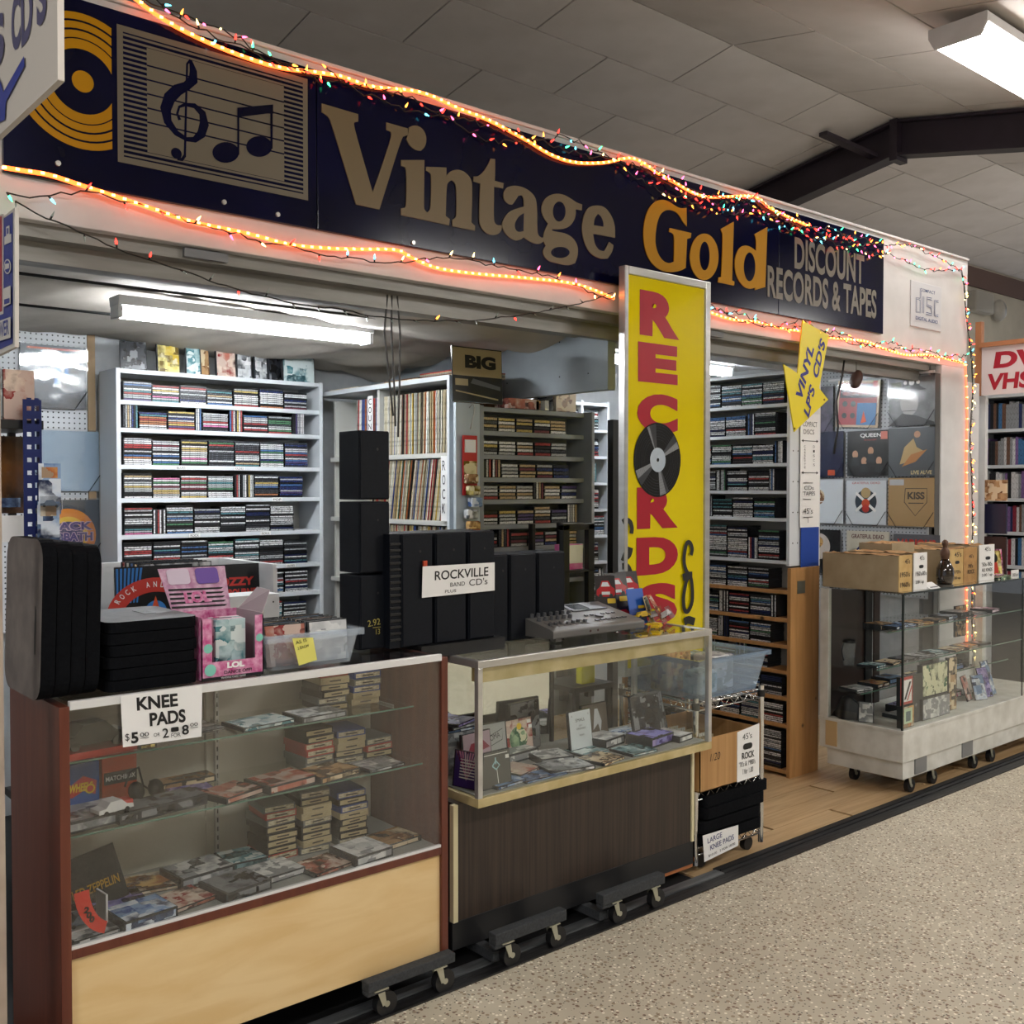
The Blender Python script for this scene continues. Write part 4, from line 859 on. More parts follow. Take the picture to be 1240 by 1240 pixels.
def stand(label, x, y, z, w, h, col, rz=0, lean=-.12, th=.011, mtx=None, dec=None, nm='standing_case', cat='CD case'):
    t = thing(nm, label, cat, (x, y, z), rz)
    T = Matrix.Rotation(lean, 4, 'X')
    mb = MB(); mb.box(-w/2, 0, .001, w/2, th, h, plast, T); mb.box(-w/2+.006, -.0008, .004, w/2-.003, 0, h-.003, ARTS[col] if mtx is None else mtx, T); build(mb, 'case', t, local=True)
    if dec:
        mb = MB(); fr = Fr(T @ Vector((-w/2, -.001, 0)), T.to_3x3() @ Vector((w, 0, 0)), T.to_3x3() @ Vector((0, 0, h)), .0004); dec(mb, fr); build(mb, 'print', t, local=True)
    return t
stk = mat('price_sticker', '#e8e8e4', .6); ink2 = mat('pale_blue_print', '#9fc4cc', .5)
def d1(mb, fr):
    mb.rect(fr, .08, .90, .92, .92, stk); mb.rect(fr, .84, .74, .96, .84, stk); mb.rib(fr, [(.5, .82, .02), (.5, .64, .02)], ink2); mb.rib(fr, [(.38, .60, .02), (.5, .74, .02), (.62, .60, .02), (.5, .50, .02), (.38, .60, .02)], ink2); mb.rib(fr, [(.52, .50, .008), (.54, .12, .012)], stk)
stand('grey covered CD case with a thin pale figure, upright at the glass front corner', 2.215, 2.685, .5795, .135, .125, 'grey', .03, dec=d1, mtx=mat('dark_grey_cover', '#55554f', .3))
def d2(mb, fr):
    for k in range(9): mb.pr(fr, [(.5, .2), (.1+.8*k/8-.03, .98), (.1+.8*k/8+.03, .98)], ARTS['pink']); fr.k -= 1
    for k in range(7): mb.rect(fr, .25, .75-.08*k, .8, .78-.08*k, stk)
t = stand('purple starburst CD case standing against the near end glass', 2.125, 2.745, .5795, .12, .125, 'purple', -1.35, dec=d2, mtx=mat('violet_cover', '#332466', .3))
def d3(mb, fr):
    mb.pr(fr, [(.05,.35),(.3,.75),(.7,.8),(.95,.6),(.6,.55),(.35,.2)], mat('maroon_print', '#7d2438', .4)); mb.circ(fr, .35, .45, .12, MC['maroon_print'])
stand('pale CD case with a maroon drawing behind the dark corner case', 2.26, 2.84, .5795, .142, .155, 'pink', .1, dec=d3, mtx=mat('pale_pink_cover', '#a6909a', .4))
def d4(mb, fr):
    mb.rib(fr, [(.08, .35, .008), (.85, .55, .008), (.88, .82, .008), (.12, .60, .008), (.08, .35, .008)], ink); mb.text(fr, 'DIPLOMA', .15, .50, .65, .14, ink, rot=.2)
stand('grey CD case with a slanted stamped frame beside the maroon one', 2.40, 2.93, .5795, .14, .15, 'grey', .0, dec=d4, mtx=mat('pale_grey_cover', '#a3a5a3', .4))
def d5(mb, fr): mb.circ(fr, .45, .45, .33, ARTS['green']); mb.circ(fr, .5, .78, .09, ywl); mb.rect(fr, .8, .82, .95, .92, stk); mb.rect(fr, .84, .68, .97, .78, stk)
stand('dark red CD case with two white price stickers near the mirror', 2.56, 2.96, .5795, .142, .14, 'red', .05, dec=d5)
def d6(mb, fr): mb.text(fr, 'SMALL', .3, .72, .42, .08, ink); mb.text(fr, 'LP', .45, .60, .1, .04, ink); mb.text(fr, 'ORIGINALS', .32, .52, .4, .05, ink); mb.text(fr, 'MONO', .42, .36, .2, .04, ink); mb.circ(fr, .14, .88, .03, plastw); mb.circ(fr, .86, .88, .03, plastw)
stand('white lettered CD case standing mid deck of the walnut showcase', 2.79, 2.86, .5795, .13, .155, 'white', .06, dec=d6, mtx=mat('ice_white_cover', '#cfd6da', .4))
def d7(mb, fr): mb.pr(fr, [(.4,.3),(.5,.85),(.62,.85),(.75,.5),(.68,.2),(.6,.45)], plastw); mb.rect(fr, 0, 0, .04, 1, blk)
stand('brown framed CD case with a pale blurred figure, standing by the white one', 2.94, 2.93, .5795, .15, .15, 'brown', .04, dec=d7, mtx=mat('sepia_cover', '#5a5148', .35))
for i in range(4):
    stand(f'black videogame case leaning in the far corner, {ORD[i]} of four', 3.14+i*.028, 2.83+i*.012, .5795, .14, .17, 'black', -.15, lean=-.22-.03*i, th=.014, nm='game_case', cat='case')
stand('black box with a slanted side standing before the mirror door', 2.62, 3.0, .5795, .17, .19, 'black', .1, lean=-.05, th=.02, nm='black_box', cat='box')
for i in range(3): case(f'blue grey case on the small pile by the near end of the showcase, {ORD[i]} up', 2.24, 2.97, .5795+.15+i*.011, ('blue', 'grey', 'purple')[i], rz=.2*i)
part_ = MB(); part_.box(2.17, 2.91, .5797, 2.31, 3.03, .7290, ARTS['grey']); build(part_, 'gift_box', None, 'grey patterned box holding up a small pile of cases', 'box')
# contents of the white showcase
def scatter(where, z, y0, y1, x0, x1, n, hmax=.03, seed=1):
    rr = random.Random(seed); cols = list(ARTS); x = x0; i = 0
    while x < x1 and i < n:
        col = rr.choice(cols); w_ = rr.uniform(.11, .16); d_ = min(rr.uniform(.11, .14), y1-y0-.02); h_ = rr.choice((.0105, .0105, .02, hmax))
        case(f'{col} case on the {where} of the white showcase, {ORD[i]} along', x+w_/2, rr.uniform(y0+d_/2, max(y1-d_/2, y0+d_/2+.001)), z, col, w_, d_, h_, rz=rr.uniform(-.15, .15), group='cases laid in the white showcase')
        x += w_*1.2; i += 1
scatter('top shelf', .8515, 2.82, 2.97, 4.98, 6.3, 8, seed=3); scatter('middle shelf', .6465, 2.87, 3.0, 4.98, 6.3, 8, seed=5); scatter('low shelf', .5065, 2.96, 3.1, 4.98, 6.3, 8, seed=9)
scatter('bottom deck', .3525, 2.80, 3.05, 5.16, 6.3, 7, .04, seed=12)
case('bright blue and red case at the shelf end of the white showcase', 5.06, 2.84, .8625, 'blue', .15, .12, .016, .1)
def d8(mb, fr): mb.rect(fr, .25, .12, .9, .88, paper); mb.pr(fr, [(.3,.2),(.45,.2),(.85,.8),(.7,.8)], ink); mb.pr(fr, [(.5,.15),(.6,.15),(.88,.55),(.88,.68)], redp)
stand('bright red framed box with diagonal stripes upright in the white showcase corner', 5.03, 2.735, .47, .13, .15, 'red', 0, lean=0, th=.02, dec=d8, mtx=redp, nm='red_box', cat='box')
def d9(mb, fr): mb.rect(fr, .15, .2, .85, .9, mat('pale_green', '#b9cfae', .5)); mb.rect(fr, .3, .3, .7, .75, mat('slate', '#4e6468', .5))
stand('pale green and orange box below the red framed one', 5.03, 2.725, .3525, .12, .115, 'orange', 0, lean=0, th=.03, dec=d9, nm='green_box', cat='box')
stand('large multicolour scribble patterned box set standing in the white showcase', 5.40, 2.77, .47, .28, .175, 'green', 0, lean=0, th=.03, nm='patterned_box', cat='box')
stand('white and grey box with angular print below the scribble box', 5.38, 2.75, .3525, .30, .115, 'white', 0, lean=0, th=.03, nm='patterned_box', cat='box')
stand('black box standing between the red frame and scribble boxes', 5.19, 2.76, .3525, .12, .26, 'black', 0, lean=0, th=.03, nm='black_box', cat='box')
stand('dark brown tall case with a price tag beside the scribble box', 5.62, 2.78, .3525, .10, .30, 'brown', 0, lean=0, th=.02, nm='tall_box', cat='box')
for i, (x, c) in enumerate(((6.02, 'blue'), (6.13, 'purple'), (6.22, 'blue'), (5.95, 'red'), (6.30, 'yellow'))):
    stand(f'{c} blister card propped on the pile of carded toys, {ORD[i]} in the pile', x, 2.80+.012*i, .3525, .10, .15+.03*(i % 3), c, .15*i-.3, lean=-.3, th=.004, nm='carded_toy', cat='carded toy')
stand('framed portrait print with a pale face standing on the far shelf', 6.12, 2.98, .70, .14, .19, 'brown', 0, lean=0, nm='portrait_print', cat='picture')
stand('black cover with a small gold mark below the portrait', 6.14, 2.97, .5065, .15, .14, 'black', 0, lean=0, nm='portrait_print', cat='picture')
t = thing('glass_jar', 'clear lidded beer stein style glass on the middle shelf of the white showcase', 'jar', (4.99, 3.05, .6465)); mb = MB(); mb.lathe((4.995, 3.05, .6465), [(.03, 0), (.033, .09), (.036, .12)], clear, 16); build(mb, 'body', t); mb = MB(); mb.lathe((4.995, 3.05, .7665), [(.038, 0), (.03, .015), (.005, .02)], black, 16); mb.tube([(4.96, 3.06, .67), (4.955, 3.07, .72), (4.96, 3.06, .765)], .004, black, 6); build(mb, 'lid', t)
stand('small grey card standing among dark bags at the corner of the bottom deck', 4.965, 2.93, .3525, .08, .11, 'white', -1.2, lean=-.1, nm='small_card', cat='card')
mb = MB()
mb.add([(4.955+.07*u+.02*math.sin(9*v), 2.95+.20*v, .3525+.14*math.sin(PI*v)*(1-abs(2*u-1)**3)*.9+.001) for v in [j/8 for j in range(9)] for u in [i/6 for i in range(7)]], [(j*7+i, j*7+i+1, (j+1)*7+i+1, (j+1)*7+i) for j in range(8) for i in range(6)], blk, True)
build(mb, 'black_bag', None, 'crumpled black bag at the rear corner of the white showcase', 'bag')
# ---------------- disc racks ----------------
SP = {'white': '#d8d9da', 'silver': '#a9acae', 'black': '#101114', 'charcoal': '#2c2e33', 'navy': '#16224c', 'blue': '#456a9c', 'teal': '#4a7c84',
      'green': '#4a7a58', 'red': '#9c3a3a', 'crimson': '#6b2c38', 'purple': '#4c3f6c', 'orange': '#a8704c', 'yellow': '#bfa860', 'tan': '#b39c78', 'pink': '#c06a94'}
WT = ['white']*9+['silver']*5+['black']*5+['charcoal']*4+['navy']*2+['blue']*2+['teal', 'green', 'red', 'red', 'crimson', 'purple', 'orange', 'yellow', 'tan', 'pink']
spm = {k: spinemat('spine_'+k, [v, v], (110, 110, 160), dark=.45 if k not in ('black', 'charcoal', 'navy') else 3.5) for k, v in SP.items()}
spall = spinemat('disc_spines', [SP[k] for k in WT][:31], (110, 110, 160))
casep = mat('case_side', '#24262a', .2)
_sm = {}
def spine_mesh(col, w, d, h):
    k = (col, w, d, h)
    if k not in _sm:
        mb = MB(); mb.box(-w/2, 0, 0, w/2, d, h*.93, casep)
        mb.add([(-w/2+.003, -.0006, h*.12), (w/2-.003, -.0006, h*.12), (w/2-.003, -.0006, h*.82), (-w/2+.003, -.0006, h*.82)], [(0, 1, 2, 3)], spm[col])
        _sm[k] = mb.mesh('disc_case')
    return _sm[k]
REST = MB()
def rack_fill(o, u, w, h, tag_, count, rr, wcase=.142, dcase=.125, hcase=.0104, full=.85, cat='CD case', grp='', nm='disc_case', pal=WT, upr=.22, only=None):
    """stacks of cases on one shelf; o = front corner of the board, u = along it. count = how many become their own objects"""
    u = Vector(u); inn = Vector((0, 0, 1)).cross(u)      # into the rack
    x = .008; st = 0; made = 0
    while x < w-.03:
        st += 1; q = rr.random()
        if q < upr and w-x > .04:        # upright run
            n = rr.randint(3, 7); n = min(n, int((w-x)/hcase)-1)
            for k in range(max(n, 0)):
                col = rr.choice(pal); c = Vector(o)+u*(x+hcase*(k+.5))+inn*.012
                T = Matrix((Vector((0, 0, 1)), inn, -u)).transposed().to_4x4(); T.translation = c+Vector((0, 0, wcase*.44))+u*hcase*.5
                w2 = wcase*.88
                if count > made:
                    ob = bpy.data.objects.new(nm, spine_mesh(col, w2, dcase, hcase)); COL.objects.link(ob); ob.matrix_world = T; made += 1
                    _props(ob, f'{col} spined case upright, {ORD[k]} of run {ORD[min(st,15)-1]}, {tag_}', cat, grp, None)
                else:
                    REST.box(-w2/2, 0, 0, w2/2, dcase, hcase*.93, casep, T)
                    REST.add([T @ Vector(p) for p in ((-w2/2+.003, -.0006, hcase*.1), (w2/2-.003, -.0006, hcase*.1), (w2/2-.003, -.0006, hcase*.84), (-w2/2+.003, -.0006, hcase*.84))], [(0, 1, 2, 3)], spall)
            x += n*hcase+.006
        else:
            if x+wcase > w: break
            hh = h*full*(.84+.16*rr.random()**.6); n = int(hh/hcase); j0 = rr.uniform(-.002, .002)
            pref = rr.choice(pal)
            for k in range(n):
                col = pref if rr.random() < .22 else rr.choice(pal)
                c = Vector(o)+u*(x+wcase/2+rr.uniform(-.0015, .0015)+j0)+inn*(.010+rr.uniform(0, .004))+Vector((0, 0, k*hcase))
                T = Matrix((u, inn, Vector((0, 0, 1)))).transposed().to_4x4(); T.translation = c
                if count > made:
                    ob = bpy.data.objects.new(nm, spine_mesh(col, wcase, dcase, hcase)); COL.objects.link(ob); ob.matrix_world = T; made += 1
                    _props(ob, f'{col} spined case, {ORD[k]} up in stack {ORD[min(st,15)-1]}, {tag_}', cat, grp, None)
                else:
                    REST.box(-wcase/2, 0, 0, wcase/2, dcase, hcase*.93, casep, T)
                    REST.add([T @ Vector(p) for p in ((-wcase/2+.003, -.0006, hcase*.12), (wcase/2-.003, -.0006, hcase*.12), (wcase/2-.003, -.0006, hcase*.82), (-wcase/2+.003, -.0006, hcase*.82))], [(0, 1, 2, 3)], spall)
            x += wcase+rr.uniform(.002, .008)
    return made
# white rack on the rear wall
x0, x1, yf, yb_ = 1.785, 2.935, 5.10, 5.34
ys = [448, 486, 520, 565, 606, 651, 696]
zs = [at(141, y, Y=5.1).z for y in ys]+[1.02, .86, .70, .5]
rk = thing('disc_rack', 'wide white disc rack full of CD stacks against the rear wall', 'shelf', ((x0+x1)/2, 5.22, .2))
rw = mat('rack_white', '#ced3d8', .45)
for x in (x0, x1-.022): part(rk, 'side_panel', x, yf, .2, x+.022, yb_, zs[0]+.012, rw)
part(rk, 'back_panel', x0, yb_, .2, x1, yb_+.015, zs[0], mat('rack_back', '#b7b7b2', .6))
for i, z in enumerate(zs): part(rk, 'shelf', x0+.022, yf+.002, z-.012, x1-.022, yb_, z+.010, rw, bev=.001)
left = 300
for i in range(1, 9):
    z = zs[i]+.0105; h = zs[i-1]-zs[i]-.03
    m_ = rack_fill((x0+.03, yf+.004, z), (1, 0, 0), x1-x0-.06, h, f'{ORD[i-1]} shelf, wide white rack', left, random.Random(100+i), grp='CD cases in the wide white rack', full=.97 if i > 1 else .85)
    left -= m_
for i, x in ((3, 2.08), (3, 2.40), (4, 2.62), (5, 2.15), (5, 2.55), (6, 2.70)):
    mb = MB(); mb.box(x, yf-.001, zs[i]-.011, x+.06, yf+.002, zs[i]+.009, paper); fr = Fr((x, yf-.0015, zs[i]-.011), (.06, 0, 0), (0, 0, .02)); mb.text(fr, ['ROCK', 'JAZZ', 'POP', 'OLDIES', 'SOUL', 'BLUES'][(i*3+int(x*10)) % 6], .12, .2, .76, .6, ink); build(mb, 'shelf_tag', rk)
# covers standing on the rack
spec = [(1.83, .13, 'black'), (2.02, .125, 'yellow'), (2.165, .08, 'teal'), (2.25, .06, 'brown'), (2.33, .115, 'red'), (2.46, .08, 'grey'), (2.55, .08, 'grey'), (2.64, .09, 'black'), (2.72, .20, 'teal')]
for i, (x, w_, c) in enumerate(spec):
    stand(f'{c} covered case standing on top of the wide white rack, {ORD[i]} along', x+w_/2, 5.16+.02*(i % 2), zs[0]+.0125, w_, .145 if i < 8 else .15, c, (-.06, .1, 0, .3, .05, -.2, .1, .2, 0)[i], lean=-.08, dec=None, nm='standing_case')
# charger on the sixth shelf
t = thing('power_adapter', 'black power adapter with a hanging cord on the sixth rack shelf', 'adapter', (1.98, 5.15, zs[6]+.10))
mb = MB(); mb.box(1.96, 5.14, zs[6]+.10, 2.01, 5.18, zs[6]+.155, black); build(mb, 'body', t, bev=.004)
mb = MB(); mb.tube([(1.985, 5.15, zs[6]+.10), (1.99, 5.11, zs[6]+.06), (2.03, 5.085, zs[6]+.03), (2.02, 5.085, zs[6]-.03), (2.0, 5.085, zs[6]-.05)], .003, black, 6); build(mb, 'cord', t)

# tall rack facing the second bay: white above, pine below
rk2 = thing('disc_rack', 'tall narrow disc rack, white above and knotty pine below, beside the yellow banner', 'shelf', (4.96, 3.9, 0))
Y0, Y1, XF = 3.33, 4.55, 4.815
yu = [451, 490, 527, 562.5, 596, 629.5, 681]; zu = [at(946.5, y, X=XF).z for y in yu]
ylo = [717, 751, 783, 814, 846, 879]; zl = [at(949.5, y, X=XF).z for y in ylo]+[.03]
for y in (Y0-.02, Y1): part(rk2, 'white_side', XF, y, zu[6]-.02, XF+.155 if y < Y0 else XF+.15, y+.02, zu[0]+.02, rw)
part(rk2, 'back_panel', XF+.15, Y0, 0, XF+.16, Y1, zu[0]+.02, MC['rack_back'])
for z in zu: part(rk2, 'shelf', XF, Y0, z-.010, XF+.15, Y1, z+.008, rw, bev=.001)
part(rk2, 'end_board', XF-.005, Y0-.035, 0, XF+.27, Y0-.012, zu[6]-.03, pine); part(rk2, 'end_board', XF, Y1, 0, XF+.15, Y1+.02, zu[6]-.03, pine)
for z in zl: part(rk2, 'pine_shelf', XF, Y0-.012, z-.012, XF+.15, Y1, z+.008, pine, bev=.001)
part(rk2, 'plate', XF+.055, Y0-.037, 1.02, XF+.13, Y0-.035, 1.09, mat('dull_plate', '#7b7c70', .4, .6), bev=0)
mb = MB()
for k in range(5):
    for j in range(3): mb.cyl((XF+.03+.045*j, Y0-.0205, 1.30+.17*k), (XF+.03+.045*j, Y0-.0225, 1.30+.17*k), .004, black, 6)
build(mb, 'peg_hole', rk2)
allz = zu+zl
for i in range(1, len(allz)):
    if allz[i-1]-allz[i] < .05: continue
    rack_fill((XF+.004, Y1-.01, allz[i]+.0085), (0, -1, 0), Y1-Y0-.02, allz[i-1]-allz[i]-.022, '', 0, random.Random(300+i), full=.92, upr=.18)
# paper guide on the rack end
t = thing('paper_guide', 'tall white paper list with hand drawn arrows taped to the tall rack end', 'paper', (4.99, 3.29, 1.38))
mb = MB(); mb.box(4.90, 3.300, 1.385, 5.085, 3.302, 2.02, paper); build(mb, 'sheet', t)
mb = MB(); mb.box(4.91, 3.300, 1.165, 5.085, 3.302, 1.385, mat('strong_blue', '#0f3f9a', .5)); build(mb, 'blue_card', t)
mb = MB(); mb.box(4.96, 3.304, 1.165, 5.10, 3.309, 2.24, white); build(mb, 'backing', t)
mb = MB(); fr = Fr((4.90, 3.2995, 1.385), (.185, 0, 0), (0, 0, .635), .0003)
mb.text(fr, 'COMPACT', .12, .885, .74, .045, ink); mb.text(fr, 'DISCS', .15, .82, .55, .04, ink)
def arrow(v): mb.rib(fr, [(.10, v, .01), (.85, v, .01)], ink); mb.pr(fr, [(.04, v), (.14, v-.014), (.14, v+.014)], ink); mb.pr(fr, [(.92, v), (.82, v+.014), (.82, v-.014)], ink)
arrow(.76); arrow(.48)
for k, ch in enumerate('CASSETTE'): mb.text(fr, ch, .16, .70-.026*k, .08, .018, ink)
for k, ch in enumerate('DISCS'): mb.text(fr, ch, .62, .70-.04*k, .08, .022, ink)
mb.rib(fr, [(.6, .39, .01), (.10, .39, .01)], ink); mb.text(fr, 'CDs', .15, .33, .5, .035, ink); mb.text(fr, 'TAPES', .10, .28, .62, .035, ink); mb.rib(fr, [(.5, .245, .01), (.08, .25, .01)], ink)
mb.text(fr, "45's", .10, .12, .5, .05, ink); mb.rib(fr, [(.1, .09, .01), (.6, .09, .01)], ink); mb.rib(fr, [(.35, .09, .012), (.35, .04, .012)], ink); build(mb, 'handwriting', t)

# white rack further inside the second bay
rk3 = thing('disc_rack', 'white disc rack seen through the gap behind the cassette shelf', 'shelf', (4.35, 4.9, .5))
for x in (3.93, 4.62, 4.86): part(rk3, 'side_panel', x, 4.75, .5, x+.02, 4.92, 2.17, rw)
z = 2.15; k = 0
while z > .5:
    part(rk3, 'shelf', 3.93, 4.752, z-.01, 4.88, 4.92, z+.008, rw, bev=0)
    if k:
        rack_fill((4.645, 4.755, z+.0085), (1, 0, 0), .21, .15, '', 0, random.Random(500+k), full=.9, upr=.2); rack_fill((3.955, 4.755, z+.0085), (1, 0, 0), .66, .15, '', 0, random.Random(520+k), full=.9, upr=.2)
    z -= .172; k += 1
part(rk3, 'back_panel', 3.93, 4.92, .5, 4.88, 4.93, 2.17, MC['rack_back'], bev=0)
build(REST, 'disc_cases', None, 'hundreds of further CD cases packed in stacks on the rack shelves', 'CD cases', kind='stuff')

# cassette shelf
gs = mat('grey_shelf', '#92979b', .5, noise=(8, 3), col2='#878c90')
X0c, X1c, Yc = 3.062, 3.773, 3.84
cs = thing('cassette_rack', 'grey cassette rack with rows of tape cases below the blue grey wall', 'shelf', (3.5, 4.1, .4))
zc = [at(582, y, Y=Yc).z for y in (495, 524, 553, 581, 608, 639, 667)]+[1.13, .97]
part(cs, 'side_panel', X0c-.025, Yc-.03, .4, X0c, Yc+.16, zc[0]+.015, gs); part(cs, 'side_panel', X1c-.02, Yc-.06, .4, X1c, Yc+.16, zc[0]+.015, gs)
part(cs, 'back_panel', X0c, Yc+.13, .4, X1c, Yc+.14, zc[0], mat('grey_back', '#8c9296', .6))
for z in zc: part(cs, 'shelf', X0c, Yc, z-.011, X1c-.02, Yc+.13, z+.011, gs, bev=.001)
part(cs, 'end_board', 2.895, Yc-.03, .4, X0c-.025, Yc-.01, zc[0]+.02, mat('pale_end_board', '#b4bfc5', .5))
cw_ = ['white']*5+['silver']*4+['tan']*4+['red']*2+['crimson']*2+['charcoal']*3+['black']*2+['navy', 'yellow', 'purple']
nc = 300
for i in range(1, len(zc)):
    nc -= rack_fill((X0c+.005, Yc+.004, zc[i]+.0115), (1, 0, 0), X1c-X0c-.03, zc[i-1]-zc[i]-.03, f'{ORD[i-1]} shelf, grey cassette rack', nc, random.Random(700+i), .109, .068, .0172, full=.99, cat='cassette', grp='cassettes in the grey rack', nm='cassette_case', pal=cw_, upr=.08)
# things on the cassette shelf top
stand('cream LP sleeve with large BIG lettering propped on the cassette rack', 3.02, 3.80, zc[0]+.022, .30, .26, 'black', 0, lean=-.04, th=.006, nm='record_sleeve', cat='record', mtx=mat('sleeve_black', '#16181d', .4),
      dec=lambda mb, fr: (mb.rect(fr, .01, .48, .99, .98, mat('sleeve_cream', '#a99a78', .5)), mb.text(fr, 'BIG', .25, .62, .62, .24, ink, bold=.06), mb.rect(fr, .05, .30, .3, .42, MC['sleeve_cream']), mb.pr(fr, [(.35,.35),(.95,.25),(.95,.32),(.4,.44)], mat('car_grey', '#5d6066', .4)), mb.rib(fr, [(.05,.2,.01),(.9,.08,.012)], MC['sleeve_cream'])))
for i, (x, w_, h_, c, rz) in enumerate(((3.50, .20, .05, 'red', 0), (3.60, .03, .045, 'orange', 0), (3.66, .03, .05, 'white', .1), (3.70, .012, .10, 'black', .3), (3.80, .12, .10, 'brown', -.2))):
    mb = MB(); mb.box(-w_/2, 0, 0, w_/2, .11, h_, ARTS[c]); build(mb, 'boxed_tape', None, f'{c} box standing on the cassette rack top, {ORD[i]} along', 'box', local=True, loc=(x*.96, 3.862, zc[0]+.0155), rot=(0, 0, rz))
# carded toys hanging on the end board
t = thing('toy_strip', 'strip of hanging red carded toy packs on the pale rack end board', 'toy pack', (2.965, 3.80, 1.4))
mb = MB(); mb.tube([(2.965, 3.80, 1.98), (2.98, 3.79, 2.0), (2.995, 3.795, 1.98), (2.985, 3.795, 1.94), (2.965, 3.79, 1.88)], .003, steel, 6); build(mb, 'hook', t)
mb = MB(); mb.box(2.92, 3.79, 1.57, 3.005, 3.795, 1.85, mat('red_card', '#b8222c', .35)); mb.box(2.93, 3.787, 1.77, 2.995, 3.7899, 1.83, paper); mb.box(2.925, 3.787, 1.67, 3.0, 3.7899, 1.73, ARTS['yellow']); build(mb, 'card', t)
for k in range(7):
    z = 1.65-.055*k; x = 2.95+.012*(k % 3)
    mb = MB(); mb.box(x-.03, 3.75, z-.025, x+.035, 3.789, z+.02, ARTS[('brown', 'yellow', 'blue', 'grey', 'orange', 'white', 'teal')[k]]); build(mb, 'toy', t, bev=.008)

# LP shelf
ls = thing('record_shelf', 'tall white record shelf packed with LP spines, ends at the cassette rack', 'shelf', (3.12, 4.65, .4))
zl_ = (2.14, 1.765, 1.43, 1.09, .75); XL = 2.99
lw = mat('lp_shelf_board', '#b9b9b3', .55)
part(ls, 'end_panel', XL-.01, 3.975, .4, XL+.02, 3.995, 2.15, rw); part(ls, 'end_panel', XL+.04, 5.12, .4, XL+.33, 5.14, 2.10, lw)
for i, z in enumerate(zl_): part(ls, 'shelf', XL-.01 if i == 0 else XL+.01, 3.995, z-.012, XL+.33, 5.25 if i == 0 else 5.13, z+.012, rw if i == 0 else lw)
part(ls, 'back_panel', XL+.33, 3.995, .4, XL+.34, 5.13, 2.13, mat('lp_back', '#6a5644', .7)); part(ls, 'upright', XL+.01, 4.62, 1.777, XL+.30, 4.64, 2.128, lw)
LPW = ['cream', 'white', 'tan', 'grey', 'brown', 'red', 'black', 'blue', 'orange', 'yellow', 'green']
lpc = {'cream': '#c6bda4', 'white': '#d6d4ca', 'tan': '#ab9a78', 'grey': '#8e8e88', 'brown': '#6d4a32', 'red': '#a8282a', 'black': '#1c1c1f', 'blue': '#364f8e', 'orange': '#b0602e', 'yellow': '#c4a23c', 'green': '#5c7258'}
lpm = {}
for k, v in lpc.items():
    mb = MB(); mb.box(0, -.0021, 0, .31, .0021, .31, spinemat('lp_'+k, [v, v], (160, 160, 50), dark=.6)); lpm[k] = mb.mesh('record')
rr = random.Random(5)
for ri, (zz, ya, yb2) in enumerate(((1.777, 4.02, 5.11), (1.442, 4.06, 4.75), (1.102, 4.03, 4.55))):
    y = ya; k = 0; lean = 0
    pool = ['cream']*6+['white']*5+['tan']*4+['grey']*3+['brown']*2+['black']*2+['red', 'orange', 'yellow', 'green', 'blue']
    while y < yb2 and k < 110:
        if 4.61 < y < 4.65: y = 4.652
        c = rr.choice(pool)
        if ri == 0 and y > 4.66: c = rr.choice(['red', 'red', 'orange', 'grey', 'blue', 'white', 'cream', 'brown', 'black'])
        g = .0070
        if rr.random() < .12: g = .011
        o = bpy.data.objects.new('record', lpm[c]); COL.objects.link(o)
        ln = (.03 if ri != 1 else .17)+rr.uniform(-.012, .012)
        if ri != 1: ln = .02+.012*math.sin(y*30)
        o.location = (XL+.022+rr.uniform(-.003, .006), y, zz+.0006); o.rotation_euler = (ln, 0, 0)
        _props(o, f'{c} LP spine among the records on the {ORD[ri]} shelf, by the {"wall end" if y > 4.65 else "middle" if y > 4.35 else "cassette rack end"}', 'record', f'{c} LP spines, {ORD[ri]} record shelf, {"wall end" if y > 4.65 else "middle" if y > 4.35 else "rack end"}', None)
        y += g; k += 1
t = thing('divider_card', 'white divider card reading ROCK downwards at the record shelf end', 'divider', (XL, 4.03, 1.442))
mb = MB(); mb.box(XL-.002, 4.005, 1.443, XL, 4.055, 1.76, paper); fr = Fr((XL-.0022, 4.055, 1.443), (0, -.05, 0), (0, 0, .317))
for k, ch in enumerate('ROCK'): mb.text(fr, ch, .25, .78-.22*k, .5, .15, ink)
build(mb, 'card', t)
t = thing('divider_card', 'white divider card reading COUNTRY sideways among red spines', 'divider', (XL, 4.70, 1.777))
mb = MB(); mb.box(XL+.010, 4.685, 1.778, XL+.012, 4.735, 2.10, paper); fr = Fr((XL+.0098, 4.735, 1.778), (0, -.05, 0), (0, 0, .32))
for k, ch in enumerate('COUNTRY'): mb.text(fr, ch, .2, .86-.14*k, .6, .10, ink)
build(mb, 'card', t)
mb = MB(); mb.box(XL-.001, 4.01, 1.103, XL+.001, 4.06, 1.40, paper); fr = Fr((XL-.0015, 4.06, 1.10), (0, -.05, 0), (0, 0, .30)); mb.text(fr, 'R', .2, .6, .6, .18, ink); build(mb, 'divider_card', None, 'white divider card showing only an R on the third record shelf', 'divider')
for i, (y, x_, c, n_) in enumerate(((4.15, .05, 'tan', 6), (4.45, .03, 'brown', 3), (4.75, .04, 'grey', 2), (5.0, .02, 'red', 2))):
    for k in range(n_):
        mb = MB(); cc = (c, 'cream', 'brown', 'grey', 'tan', 'red')[k % 6]; mb.box(XL+x_, y-.155, 2.1525+.0055*k, XL+x_+.31, y+.155, 2.157+.0055*k, lpm[cc].materials[0])
        build(mb, 'flat_record', None, f'{cc} record sleeve lying on the record shelf top, {ORD[i]} pile, {ORD[k]} up', 'record', group='sleeves lying on the record shelf')
